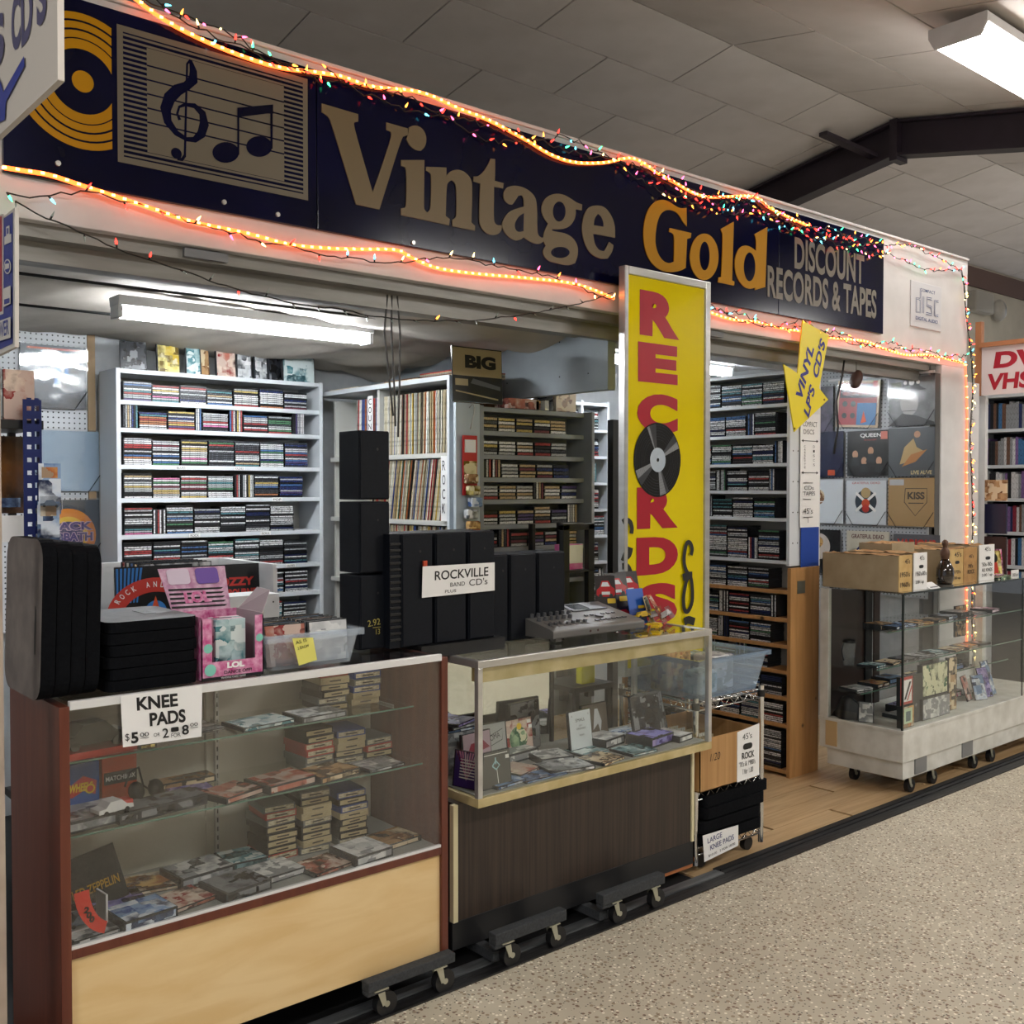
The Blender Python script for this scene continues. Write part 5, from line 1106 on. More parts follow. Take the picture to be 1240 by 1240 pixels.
# ---------------- things on the counters ----------------
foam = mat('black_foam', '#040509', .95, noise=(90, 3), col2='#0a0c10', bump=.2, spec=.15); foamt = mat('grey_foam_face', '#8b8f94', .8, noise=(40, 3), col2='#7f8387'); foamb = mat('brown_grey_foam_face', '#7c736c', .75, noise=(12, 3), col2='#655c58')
def rr_pts(a0, b0, a1, b1, r, n=5):
    P = []
    for ca, cb, s in ((a1-r, b1-r, 0), (a0+r, b1-r, 90), (a0+r, b0+r, 180), (a1-r, b0+r, 270)):
        P += [(ca+r*math.cos(math.radians(s+90*k/n)), cb+r*math.sin(math.radians(s+90*k/n))) for k in range(n+1)]
    return P
for i in range(6):
    dx = (.0, .004, -.004, .003, -.002, 0)[i]
    P = rr_pts(.905+dx, 2.665, 1.150+dx, 2.985, .03); z = 1.0755+i*.0305
    t = thing('knee_pad', f'black foam knee pad lying flat, {ORD[i]} up in the flat pile', 'knee pad', (1.03, 2.82, z), group='flat pile of knee pads')
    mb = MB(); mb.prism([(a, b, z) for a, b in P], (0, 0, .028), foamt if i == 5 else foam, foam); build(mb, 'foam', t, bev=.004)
    if i == 5:
        mb = MB(); mb.box(1.05, 2.80, z+.0283, 1.085, 2.89, z+.029, black); build(mb, 'grip_slot', t)
for i in range(4):
    x = .735+i*.037; top = 1.475-.006*i; ln = .03
    P = rr_pts(2.645+.004*i, 1.076, 2.965, top, .055, 6)
    t = thing('knee_pad', f'foam knee pad standing on edge beside the flat pile, {ORD[i]} from the aisle end', 'knee pad', (x, 2.8, 1.076), group='knee pads standing on edge')
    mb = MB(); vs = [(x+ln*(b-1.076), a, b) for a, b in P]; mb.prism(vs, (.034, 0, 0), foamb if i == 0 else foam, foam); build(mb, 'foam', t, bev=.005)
    if i == 0:
        mb = MB(); mb.prism([(x-.0008+ln*(b-1.076), a, b) for a, b in ((2.69, 1.19), (2.70, 1.19), (2.70, 1.31), (2.69, 1.30))], (.0006, 0, 0), black); build(mb, 'grip_slot', t)
def sign(nm, label, pts, dec, by_, par=None):
    """sheet of paper through four corner pixels on the plane Y"""
    P = [at(x, y, Y=by_) for x, y in pts]      # tl, tr, br, bl
    t = thing(nm, label, 'paper sign', tuple(P[3])); mb = MB(); mb.prism([tuple(p) for p in (P[3], P[2], P[1], P[0])], (0, .001, 0), paper); build(mb, 'sheet', t)
    fr = Fr(P[3]+Vector((0, -.0005, 0)), P[2]-P[3], P[0]-P[3], .0003); mb = MB(); dec(mb, fr); build(mb, 'handwriting', t); return t
def dk1(mb, fr):
    mb.text(fr, 'KNEE', .19, .68, .52, .26, ink, bold=.035); mb.text(fr, 'PADS', .34, .34, .46, .27, ink, bold=.035)
    mb.text(fr, '$', .03, .10, .05, .16, ink); mb.text(fr, '5', .10, .05, .09, .22, ink, bold=.04); mb.text(fr, '00', .21, .16, .11, .08, ink); mb.rect(fr, .21, .13, .32, .14, ink)
    mb.text(fr, 'OR', .38, .13, .08, .07, ink); mb.text(fr, '2', .49, .08, .08, .19, ink, bold=.01); mb.rrect(fr, .60, .18, .70, .27, .02, .02, ink); mb.text(fr, 'FOR', .60, .07, .12, .08, ink); mb.text(fr, '8', .74, .09, .09, .20, ink, bold=.02); mb.text(fr, '00', .85, .24, .10, .07, ink); mb.rect(fr, .85, .21, .95, .22, ink)
sign('price_sign', 'white handwritten knee pads price sign hung over the maple counter edge', [(146, 843), (245, 829), (244, 892), (149, 905)], dk1, 2.622)
# pink card game box
pk = mat('pink_carton', '#b8437f', .35, noise=(60, 5), col2='#dca4c2'); pk2 = mat('header_pink', '#b07a9c', .4, noise=(50, 4), col2='#d4b4c8')
t = thing('card_display', 'pink counter display box of trading card packs with an upright header card', 'display box', (1.245, 2.75, 1.0755))
mb = MB(); x0, x1, y0, y1 = 1.155, 1.338, 2.662, 2.83
mb.box(x0, y0, 1.0755, x1, y0+.003, 1.125, pk); mb.box(x0, y0, 1.125, x0+.03, y0+.003, 1.245, pk); mb.box(x1-.025, y0, 1.125, x1, y0+.003, 1.245, pk)
mb.box(x0, y0, 1.0755, x0+.003, y1, 1.25, pk); mb.box(x1-.003, y0, 1.0755, x1, y1, 1.25, mat('inner_carton', '#a99ca0', .6)); mb.box(x0, y1-.003, 1.0755, x1, y1, 1.25, pk); mb.box(x0, y0, 1.0755, x1, y1, 1.078, pk); build(mb, 'carton', t)
mb = MB(); mb.prism([(x0-.012, y1, 1.25), (x1-.02, y1, 1.25), (x1-.01, y1+.06, 1.37), (x0-.03, y1+.06, 1.37)], (0, .003, 0), pk2); build(mb, 'header_card', t)
mb = MB(); mb.prism([(x1, y0+.01, 1.245), (x1, y1-.01, 1.25), (x1+.05, y1-.03, 1.31), (x1+.035, y0+.03, 1.31)], (.002, 0, 0), MC['inner_carton']); build(mb, 'open_flap', t)
mb = MB(); fr = Fr((x0, y0-.0005, 1.0755), (x1-x0, 0, 0), (0, 0, .17), .0003)
mb.rect(fr, 0, 0, 1, .05, ink); mb.text(fr, 'TRADING CARD GAME', .3, .01, .4, .028, paper); mb.text(fr, 'LOL', .40, .17, .28, .10, paper, bold=.06); mb.text(fr, 'DANCE OFF!', .35, .08, .45, .055, ink, bold=.02)
mb.circ(fr, .1, .52, .07, mat('mint_print', '#7fc4b4', .4)); mb.circ(fr, .93, .62, .06, MC['mint_print']); mb.circ(fr, .13, .17, .09, MC['mint_print']); build(mb, 'lettering', t)
mb = MB(); fr = Fr((x0-.012, y1-.001, 1.25), (.175, 0, 0), (0, .06, .12), .0008)
for k in range(5): mb.pr(fr, [(.0, .08+.1*k), (.9, .06+.1*k), (.95, .10+.1*k), (.0, .13+.1*k)], ink); fr.k -= 1
fr.up(); mb.rrect(fr, .02, .62, .40, .98, .06, .08, mat('mint_header', '#cdbfd0', .4)); mb.rrect(fr, .50, .60, .90, .97, .06, .08, mat('violet_header', '#6b4f9c', .4)); fr = Fr((x0+.03, y1+.012, 1.27), (.10, 0, 0), (0, .02, .04), .004); mb.text(fr, 'LOL', 0, 0, .8, .8, MC['pink_carton'], bold=.06); build(mb, 'header_lettering', t)
for k in range(4):
    mb = MB(); mb.box(1.21+.004*k, 2.695+.022*k, 1.079, 1.30+.004*k, 2.71+.022*k, 1.235, ARTS['pink' if k % 2 else 'teal']); build(mb, 'card_pack', t, bev=.002)
# clear bin of discs
def bin_box(nm, label, cat, x0, x1, y0, y1, z0, z1, m_, fl=.012, inset=.02, lid=None):
    t = thing(nm, label, cat, ((x0+x1)/2, (y0+y1)/2, z0)); mb = MB()
    lo = [(x0+inset, y0+inset), (x1-inset, y0+inset), (x1-inset, y1-inset), (x0+inset, y1-inset)]; hi = [(x0, y0), (x1, y0), (x1, y1), (x0, y1)]
    V = [(a, b, z0) for a, b in lo]+[(a, b, z1) for a, b in hi]
    mb.add(V, [(0, 3, 2, 1)]+[(i, (i+1) % 4, 4+(i+1) % 4, 4+i) for i in range(4)], m_)
    o = build(mb, 'tub', t); md = o.modifiers.new('thick', 'SOLIDIFY'); md.thickness = .0025
    md = o.modifiers.new('edge', 'BEVEL'); md.width = .012; md.segments = 3; md.limit_method = 'ANGLE'
    mb = MB(); a = fl
    for q in ((x0-a, y0-a, x1+a, y0+.002), (x0-a, y1-.002, x1+a, y1+a), (x0-a, y0, x0+.002, y1), (x1-.002, y0, x1+a, y1)): mb.box(q[0], q[1], z1-.004, q[2], q[3], z1+.003, m_)
    for q in ((x0-a, y0-a, x1+a, y0-a+.003), (x1+a-.003, y0-a, x1+a, y1+a), (x0-a, y0-a, x0-a+.003, y1+a)): mb.box(q[0], q[1], z1-.018, q[2], q[3], z1-.002, m_)
    build(mb, 'rim', t); return t
bin_box('storage_bin', 'clear plastic bin of discs with a yellow note on the maple counter', 'bin', 1.355, 1.655, 2.665, 2.92, 1.0755, 1.178, clear)
for i in range(14):
    r_, c_ = divmod(i, 2)
    stand(f'CD case standing in the clear bin, row {ORD[r_]}, {"banner" if c_ else "pad"} side', 1.435+.145*c_, 2.71+.028*r_, 1.079, .136, .125, ('red', 'black', 'grey', 'white', 'brown', 'blue', 'grey')[(i*3) % 7], .03*(i % 3-1), lean=-.12, dec=None, nm='standing_case')
t = thing('sticky_note', 'yellow handwritten sticky note on the front of the clear disc bin', 'note', (1.47, 2.655, 1.1)); ny = mat('note_yellow', '#d9d36a', .6)
P = [at(x, y, Y=2.648) for x, y in ((362, 806), (384, 799), (379, 772), (354, 773))]
mb = MB(); mb.prism([tuple(p) for p in P], (0, .0006, 0), ny); build(mb, 'sheet', t); fr = Fr(P[0]+Vector((0, -.0006, 0)), P[1]-P[0], P[3]-P[0], .0003); mb = MB(); mb.text(fr, 'AS IS', .1, .75, .6, .12, ink); mb.text(fr, '2 EACH', .12, .55, .6, .10, ink); build(mb, 'handwriting', t)
# speakers
spk = mat('speaker_black', '#080c14', .6, noise=(90, 2), col2='#0b1019', spec=.22)
def speaker(x0, x1, y0, d, z0, z1, label, grp='black speakers on the counters'):
    t = thing('speaker', label, 'speaker', ((x0+x1)/2, y0+d/2, z0), group=grp)
    mb = MB(); mb.box(x0, y0+.006, z0, x1, y0+d, z1, spk); build(mb, 'cabinet', t, bev=.003)
    mb = MB(); mb.box(x0+.003, y0, z0+.004, x1-.003, y0+.006, z1-.004, spk); build(mb, 'grille', t, bev=.002)
    mb = MB(); mb.cyl(((x0+x1)/2+.01, y0-.001, z1-.06), ((x0+x1)/2+.01, y0, z1-.06), .004, black, 8); build(mb, 'screw', t); return t
zz = [1.0755, 1.318, 1.325, 1.558, 1.565, 1.790]
tw = []
for i in range(3): tw.append(speaker(1.772, 1.888, 2.845, .13, zz[2*i], zz[2*i+1], f'small black speaker, {("bottom", "middle", "top")[i]} of the tower of three', 'speaker tower'))
mb = MB(); fr = Fr((1.80, 2.8440, 1.12), (.06, 0, 0), (0, 0, .06)); gy = mat('chalk_yellow', '#a89c4e', .6); mb.text(fr, '2.92', 0, .5, .8, .35, gy, rot=.1); mb.rect(fr, .3, .42, .8, .45, gy); mb.text(fr, '13', .5, .05, .25, .3, gy); build(mb, 'chalk_mark', tw[0])
for i, (a, b) in enumerate(((1.905, 2.030), (2.043, 2.172), (2.185, 2.300))):
    speaker(a, b, 2.80, .20, 1.0755, 1.452, f'large flat black speaker behind the band sign, {ORD[i]} of three')
mb = MB(); mb.box(1.862, 2.81, 1.0755, 1.904, 2.98, 1.452, spk)
for k in range(16): mb.box(1.8615, 2.805, 1.10+.021*k, 1.9035, 2.81, 1.108+.021*k, black)
build(mb, 'vented_case', None, 'slim black case with horizontal vents beside the flat speakers', 'case', bev=.001)
for i, (a, b) in enumerate(((2.375, 2.445), (2.455, 2.585), (2.595, 2.735))):
    speaker(a, b, 2.90, .14, 1.034, 1.358, f'lower black speaker behind the mixer, {ORD[i]} of three')
mb = MB(); mb.box(1.968, 2.78, 1.034, 2.33, 3.02, 1.0752, black); build(mb, 'riser_board', None, 'thin black board under the flat speakers on the showcase', 'board')
def dk2(mb, fr):
    mb.text(fr, 'ROCKVILLE', .16, .52, .74, .30, ink, bold=.015); mb.text(fr, 'BAND', .37, .27, .20, .13, ink); mb.text(fr, "CD's", .63, .24, .26, .22, ink); mb.text(fr, 'PLUS', .30, .08, .15, .10, ink)
sign('band_sign', 'white handwritten Rockville band CDs sign taped across the black speakers', [(512, 686), (599, 681), (599, 715), (511, 724)], dk2, 2.79)
mb = MB(); mb.box(1.985, 2.791, 1.255, 2.0, 2.797, 1.36, mat('orange_red_card', '#b8401f', .5)); build(mb, 'card_tab', None, 'orange red card sticking out behind the band sign', 'card')
# mixer
mg = mat('mixer_grey', '#62615e', .45); mg2 = mat('mixer_dark', '#4c4d50', .4)
t = thing('mixing_desk', 'grey audio mixing desk with rows of black knobs on the glass showcase', 'mixer', (2.78, 2.9, 1.036))
x0, x1, y0, y1 = 2.53, 3.02, 2.745, 3.01
mb = MB(); mb.prism([(x0, y0, 1.050), (x0, y1, 1.045), (x0, y1, 1.135), (x0, y0+.02, 1.085), (x0, y0, 1.078)], (x1-x0, 0, 0), mg); build(mb, 'body', t, bev=.005)
mb = MB()
for x in (x0+.03, x1-.06): mb.box(x, y0+.02, 1.036, x+.03, y0+.05, 1.051, mg); mb.box(x, y1-.05, 1.036, x+.03, y1-.02, 1.048, mg)
build(mb, 'foot', t)
T = Matrix.Translation((x0, y0+.02, 1.0855)) @ Matrix.Rotation(math.atan2(.05, .245), 4, 'X')
for r in range(4):
    for c in range(7):
        if r == 0 and c > 5: continue
        mb = MB(); p = T @ Vector((.03+.032*c, .095+.042*r, 0)); mb.cyl(p, p+Vector((0, -.003, .015)), .009, mg2, 10, .007); build(mb, 'knob', t)
for c in range(7):
    mb = MB(); mb.box(.032+.03*c, .015, .0002, .036+.03*c, .07, .0006, black, T); mb.box(.028+.03*c, .03+.004*(c % 3), 0, .04+.03*c, .04+.004*(c % 3), .01, mg2, T); build(mb, 'fader', t)
mb = MB(); mb.box(.26, .15, .0, .45, .235, .004, mg2, T); mb.box(.28, .16, .004, .36, .225, .005, mat('lcd', '#3a3f44', .1), T); build(mb, 'display', t)
for k in range(6):
    mb = MB(); mb.box(.27+.03*k, .03, 0, .29+.03*k, .04, .004, mg2, T); mb.box(.27+.03*k, .09, 0, .285+.03*k, .10, .004, mg2, T); build(mb, 'button', t)
mb = MB(); c0 = T @ Vector((.33, .075, 0)); mb.cyl(c0, c0+Vector((0, -.001, .006)), .018, mg2, 16); build(mb, 'jog_dial', t)
for k in range(2):
    mb = MB(); mb.cyl((2.72+.04*k, y0-.001, 1.065), (2.72+.04*k, y0, 1.065), .005, mat('dark_red_jack', '#3a1412', .4), 8); build(mb, 'jack', t)
# carded toy cars behind the mixer
tr_ = mat('toy_car_red', '#b3202a', .25, coat=.5); tyl = mat('toy_car_yellow', '#d8b31c', .25)
def carded(label, x, y, z, rz, colr, back, lean=-.25, w_=.10, h_=.155, pic=None):
    t = thing('carded_car', label, 'toy car', (x, y, z), rz); T = Matrix.Rotation(lean, 4, 'X')
    mb = MB(); mb.box(-w_/2, 0, .001, w_/2, .003, h_, back, T); mb.box(-w_/2+.004, -.0006, h_*.45, w_/2-.004, 0, h_*.95, pic or back, T); build(mb, 'card', t, local=True, bev=.0006)
    mb = MB(); fr = Fr(T @ Vector((-w_/2, -.001, 0)), T.to_3x3() @ Vector((w_, 0, 0)), T.to_3x3() @ Vector((0, 0, h_)), .0004)
    if pic is None: mb.pr(fr, [(.05,.60),(.07,.70),(.22,.76),(.34,.89),(.66,.89),(.80,.77),(.95,.72),(.95,.60),(.85,.56),(.15,.56)], colr); mb.pr(fr, [(.37,.86),(.62,.86),(.72,.77),(.29,.77)], mat('windscreen', '#d6dce0', .2)); fr.k -= 1; mb.circ(fr, .25, .58, .09, cw); mb.circ(fr, .75, .58, .09, cw); mb.rect(fr, .3, .60, .7, .66, white)
    mb.rrect(fr, .55, .42, .95, .52, .03, .03, ywl); build(mb, 'print', t, local=True)
    mb = MB(); carbody(mb, T @ Matrix.Translation((0, -.022, .022)), .075, .03, .028, colr, cw); build(mb, 'car', t, local=True)
    mb = MB(); mb.box(-.045, -.04, .008, .045, -.001, .062, MC['window_box_film'], T); build(mb, 'blister', t, local=True)
bkd = mat('card_black', '#1c1416', .35); bkb = mat('card_blue', '#1c58b4', .35); bkr = mat('card_red', '#b24038', .35)
carded('red toy car on a black card, narrowest and nearest the mixer', 3.085, 3.01, 1.034, -.5, tr_, bkd, w_=.09, h_=.205); carded('red toy car on a black card in the middle of the carded row', 3.165, 3.01, 1.034, -.25, tr_, bkd, w_=.11, h_=.212); carded('red toy car on a black card, tallest beside the banner', 3.250, 3.01, 1.034, -.05, tr_, bkd, w_=.12, h_=.215)
carded('yellow toy car on a blue card propped before the black cards', 3.185, 2.92, 1.034, -.1, tyl, bkb, lean=-.25, w_=.09, h_=.15, pic=bkb); carded('white toy car on a yellow edged card between blue and red cards', 3.245, 2.90, 1.034, .5, white, ARTS['yellow'], lean=-.3, w_=.07, h_=.12, pic=ARTS['teal'])
carded('white and red toy car on a tilted orange red card at the showcase end', 3.268, 2.85, 1.034, .5, white, bkr, lean=-.55, w_=.06, h_=.14, pic=ARTS['red'])
t = thing('toy_car', 'loose yellow toy racing car on the glass top before the carded cars', 'toy car', (3.155, 2.80, 1.032), .5); mb = MB(); carbody(mb, Matrix.Identity(4), .075, .034, .022, tyl, cw); build(mb, 'body', t, local=True); mb = MB(); mb.box(-.04, -.02, .018, -.03, .02, .022, tyl); build(mb, 'spoiler', t, local=True)
# black wire rack with a pink box
t = thing('metal_rack', 'small black metal rack behind the speakers holding a pink box', 'rack', (3.39, 3.6, .6))
for x in (3.29, 3.455): part(t, 'post', x, 3.50, .6, x+.04, 3.53, 1.43, black)
part(t, 'crossbar', 3.29, 3.50, 1.405, 3.495, 3.53, 1.435, black); part(t, 'shelf', 3.29, 3.50, 1.205, 3.50, 3.75, 1.215, black); part(t, 'post', 3.29, 3.72, .6, 3.31, 3.75, 1.43, black); part(t, 'post', 3.475, 3.72, .6, 3.495, 3.75, 1.43, black)
t = thing('pink_box', 'pink boxed toy with a white sticker on the black metal rack', 'box', (3.39, 3.6, 1.2155)); mb = MB(); mb.box(3.325, 3.535, 1.2155, 3.45, 3.60, 1.335, mat('pink_box_print', '#c94f94', .35, noise=(20, 3), col2='#dc8cba')); build(mb, 'carton', t, bev=.001)
mb = MB(); mb.box(3.36, 3.533, 1.245, 3.448, 3.535, 1.332, paper); build(mb, 'price_label', t)
part_ = MB(); part_.box(3.745, 3.62, .0, 3.785, 3.66, 1.95, mat('dark_navy_post', '#15181f', .5)); build(part_, 'rack_post', None, 'dark upright post between the racks beside the banner', 'post', bev=.002)

# ---------------- record crate and near end of the booth ----------------
t = thing('record_crate', 'white open record crate with LP covers facing out, behind the knee pads', 'crate', (1.65, 4.1, .4))
for q in ((1.24, 3.86, 1.26, 4.4), (1.985, 3.86, 2.005, 4.4), (1.24, 4.38, 2.005, 4.4)): part(t, 'crate_side', q[0], q[1], .4, q[2], q[3], 1.29, white)
part(t, 'crate_front', 1.24, 3.86, .4, 2.005, 3.875, 1.10, white); part(t, 'crate_rim', 1.86, 3.86, 1.10, 1.985, 3.875, 1.13, white)
rb = mat('rock_blue', '#2a6fb4', .35); rred = mat('rock_red', '#b83228', .35)
def dl1(mb, fr):
    for k in range(7): mb.pr(fr, [(.02+.05*k, .98), (.05+.05*k, .98), (.04+.04*k, .55), (.02+.04*k, .55)], rb); fr.k -= 1
    fr.up(); mb.pr(fr, [(.5+.62*math.cos(math.radians(a)), .35+.5*math.sin(math.radians(a))) for a in range(20, 165, 8)]+[(.5+.42*math.cos(math.radians(a)), .35+.32*math.sin(math.radians(a))) for a in range(164, 19, -8)], rred)
    for k, ch in enumerate('ROCK AND ROLL'):
        a = math.radians(150-k*10); mb.text(fr, ch, .5+.50*math.cos(a)-.02, .35+.38*math.sin(a), .045, .07, paper, bold=.02, rot=a-PI/2) if ch != ' ' else None
    mb.circ(fr, .5, .42, .14, rb); mb.pr(fr, [(.36,.2),(.5,.62),(.62,.2)], ora)
def dl2(mb, fr): mb.text(fr, 'OZZY', .42, .70, .5, .12, redp, bold=.05); mb.text(fr, 'OSBOURNE', .42, .55, .52, .11, redp, bold=.05)
stand('LP cover with a red arched rock and roll title in the white crate', 1.53, 3.95, .99, .31, .31, 'black', 0, lean=-.06, th=.005, dec=dl1, nm='record_sleeve', cat='record', mtx=mat('cover_black', '#0e0f12', .3))
stand('black LP cover with red lettering in the white crate', 1.82, 3.95, .99, .31, .30, 'black', 0, lean=-.06, th=.005, dec=dl2, nm='record_sleeve', cat='record', mtx=MC['cover_black'])
for k in range(5): stand(f'record sleeve standing behind the covers in the crate, {ORD[k]} row', 1.66, 4.06+.045*k, .99, .31, .31, ('grey', 'brown', 'blue', 'white', 'red')[k], 0, lean=-.06, th=.005, nm='record_sleeve', cat='record')
mb = MB(); mb.box(1.72, 3.70, 1.05, 1.93, 3.84, 1.185, white); mb.box(1.90, 3.698, 1.15, 1.906, 3.70, 1.156, black); build(mb, 'white_box', None, 'plain white box in front of the record crate', 'box', bev=.002)
t = thing('side_table', 'dark low table under the record crate and white box', 'table', (1.6, 3.95, 0)); part(t, 'top', 1.1, 3.6, .37, 2.1, 4.45, .40, black)
for x in (1.12, 2.04):
    for y in (3.62, 4.39): part(t, 'leg', x, y, 0, x+.04, y+.04, .37, black)
mb = MB(); mb.box(1.70, 3.68, .40, 1.95, 3.85, 1.05, card); build(mb, 'carton', None, 'tall cardboard carton under the plain white box', 'carton', bev=.002)
# LPs in film on the pegboard
wire = mat('black_wire', '#15161a', .4, .5)
def peglp(label, x, z, w_, col, o, U, V, dec=None, mtx=None, tilt=0, hook=True, h_=None, fm=None):
    """record sleeve in a wire holder; o is the lower corner, U/V its edges"""
    fr0 = Fr(o, U, V); t = thing('record_sleeve', label, 'record', tuple(fr0.o))
    n_ = fr0.N
    mb = MB(); P = [fr0.p(0, 0), fr0.p(1, 0), fr0.p(1, 1), fr0.p(0, 1)]; mb.prism([tuple(p) for p in P], n_*-.004, mtx or ARTS[col]); build(mb, 'sleeve', t)
    if dec:
        mb = MB(); fr = Fr(fr0.o+n_*.0004, fr0.U, fr0.V, .0004); dec(mb, fr); build(mb, 'print', t)
    mb = MB(); Q = [fr0.p(a, b)+n_*.010 for a, b in ((-.02, -.02), (1.02, -.02), (1.02, 1.03), (-.02, 1.03))]; mb.poly([tuple(q) for q in Q], fm or filmc); build(mb, 'film', t)
    if hook:
        mb = MB(); pts = [(-.01, .30), (.20, -.02), (.80, -.02), (1.01, .30)]; mb.tube([tuple(fr0.p(a, b)+n_*.014) for a, b in pts], .0022, wire, 5); build(mb, 'wire_holder', t)
    return t
XU, ZU = Vector((1, 0, 0)), Vector((0, 0, 1))
def q1(mb, fr): mb.rect(fr, .10, .93, .45, .96, ora); mb.rect(fr, .45, .93, .92, .96, rred); mb.pr(fr, [(.5,.35),(.58,.35),(.62,.9),(.52,.9)], rb); mb.pr(fr, [(.66,.5),(.72,.5),(.74,.9),(.68,.9)], rb)
peglp('dark LP sleeve with orange and red top strip in shiny film on the pegboard', 0, 0, 0, 'grey', (1.415, 5.355, 2.00), XU*.31, ZU*.31, q1, mat('dark_slate_cover', '#3c4652', .3), fm=film)
peglp('plain pale blue LP sleeve in glaring film on the pegboard', 0, 0, 0, 'white', (1.48, 5.355, 1.59), XU*.31, ZU*.30, None, mat('pale_blue_cover', '#9db2c4', .3), fm=film)
def q2(mb, fr):
    mb.ring(fr, .5, .42, .30, .44, mat('fire_orange', '#d9821c', .4)); mb.ring(fr, .5, .42, .22, .31, mat('fire_yellow', '#e0b83a', .4)); mb.circ(fr, .5, .40, .25, mat('dusk_violet', '#3c3a66', .4))
    for tx, v, h in (('BLACK', .50, .15), ('SABBATH', .32, .16)):
        mb.text(fr, tx, .10, v, .80, h, mat('lilac_print', '#c7aab8', .4), bold=.09); mb.text(fr, tx, .12, v+.01, .76, h-.02, mat('violet_letter', '#4d3f78', .4), bold=.04)
peglp('dark LP sleeve with a ring of fire and violet band lettering on the pegboard', 0, 0, 0, 'grey', (1.475, 5.355, 1.235), XU*.31, ZU*.31, q2, MC['dark_slate_cover'], fm=film)
# perforated blue upright and neighbours
bp_ = mat('blue_steel', '#10205c', .4, .3)
t = thing('perforated_upright', 'dark blue perforated steel upright behind the standing knee pads', 'upright', (.82, 3.0, 1.07))
mb = MB(); xs0, xs1 = .798, .846; n_ = 20
mb.box(xs0, 3.0, 1.07, xs0+.010, 3.003, 1.845, bp_); mb.box(xs0+.022, 3.0, 1.07, xs0+.030, 3.003, 1.845, bp_); mb.box(xs1-.006, 3.0, 1.07, xs1, 3.003, 1.845, bp_)
for k in range(22):
    z = 1.075+k*.0352; mb.box(xs0+.010, 3.0, z+.012, xs0+.022, 3.003, z+.0352, bp_); mb.box(xs0+.030, 3.0, z+.014, xs1-.006, 3.003, z+.0352, bp_)
mb.box(xs1-.003, 3.003, 1.07, xs1, 3.04, 1.845, bp_); build(mb, 'angle_bar', t)
t = thing('wire_shelf', 'dark shelf plate holding the red boxed set behind the blue upright', 'shelf', (.78, 3.1, 1.77)); part(t, 'plate', .66, 3.03, 1.765, .86, 3.30, 1.79, black)
for x in (.67, .83): part(t, 'post', x, 3.27, 0, x+.02, 3.29, 1.765, black)
for i, (x, c) in enumerate(((.735, 'black'), (.75, 'grey'), (.765, 'red'))):
    mb = MB(); mb.box(x, 3.06, 1.791, x+.012 if i < 2 else .845, 3.10, 1.93, ARTS[c]); build(mb, 'boxed_set', None, ('black', 'grey', 'mottled red')[i]+' boxed set standing on the dark shelf plate by the projecting sign', 'box', bev=.001)
def q3(mb, fr): mb.rect(fr, .1, .08, .9, .2, ARTS['blue'])
peglp('amber and black LP cover hanging behind the blue upright', 0, 0, 0, 'brown', (.66, 3.16, 1.53), XU*.19, ZU*.22, q3, mat('amber_cover', '#6d4413', .3, noise=(12, 3), col2='#2a1c0e'), hook=False)
peglp('blank white sleeve hanging low behind the blue upright', 0, 0, 0, 'white', (.66, 3.12, 1.45), XU*.17, ZU*.075, None, paper, hook=False)
for i in range(4):
    z = 1.53-.105*i; x = .86+.006*(i % 2)-.01*i
    t = thing('carded_toy', f'blue blister card with a silver toy hanging by the upright, {ORD[i]} down', 'carded toy', (x, 2.98, z), -.25)
    mb = MB(); mb.box(-.028, 0, .0, .028, .003, .14, ARTS['blue']); mb.box(-.02, -.001, .10, .02, 0, .13, ARTS['orange']); build(mb, 'card', t, local=True)
    mb = MB(); carbody(mb, Matrix.Translation((0, -.02, .02)), .05, .022, .02, MC['toy_silver'], cw); build(mb, 'car', t, local=True)
    mb = MB(); mb.box(-.025, -.035, .012, .03, -.001, .05, MC['window_box_film']); build(mb, 'blister', t, local=True)

# ---------------- wire trolley, bin and box right of the showcase ----------------
t = thing('wire_trolley', 'chrome wire trolley beside the showcase under the blue plastic bin', 'trolley', (3.58, 2.95, 0))
def wshelf(z):
    mb = MB(); xa, xb, ya, yb3 = 3.33, 3.78, 2.74, 3.16
    for zz_ in (z, z-.03):
        mb.tube([(xa, ya, zz_), (xb, ya, zz_)], .004, chrome, 6); mb.tube([(xa, yb3, zz_), (xb, yb3, zz_)], .004, chrome, 6); mb.tube([(xa, ya, zz_), (xa, yb3, zz_)], .004, chrome, 6); mb.tube([(xb, ya, zz_), (xb, yb3, zz_)], .004, chrome, 6)
    for yy in (ya, yb3): mb.tube([(xa+(xb-xa)*k/14, yy, z if k % 2 else z-.03) for k in range(15)], .0025, chrome, 5)
    mb.tube([(xa, ya+(yb3-ya)*k/14, z if k % 2 else z-.03) for k in range(15)], .0025, chrome, 5)
    for k in range(14): mb.tube([(xa+(xb-xa)*k/13, ya, z), (xa+(xb-xa)*k/13, yb3, z)], .0018, chrome, 4)
    build(mb, 'wire_shelf', t)
wshelf(.705); wshelf(.33); wshelf(.10)
for x in (3.33, 3.78):
    for y in (2.74, 3.16):
        mb = MB(); mb.cyl((x, y, .03), (x, y, .73), .0125, chrome, 12); mb.cyl((x, y, .68), (x, y, .71), .017, black, 12); build(mb, 'post', t)
mb = MB(); mb.cyl((3.72, 2.76, .03), (3.72, 2.785, .03), .03, cw, 18); build(mb, 'wheel', t); mb = MB(); mb.cyl((3.40, 2.76, .03), (3.40, 2.785, .03), .03, cw, 18); build(mb, 'wheel', t)
bin_box('storage_bin', 'large blue tinted clear bin of loose goods on the wire trolley', 'bin', 3.325, 3.80, 2.725, 3.17, .712, .885, clearb, .014, .035)
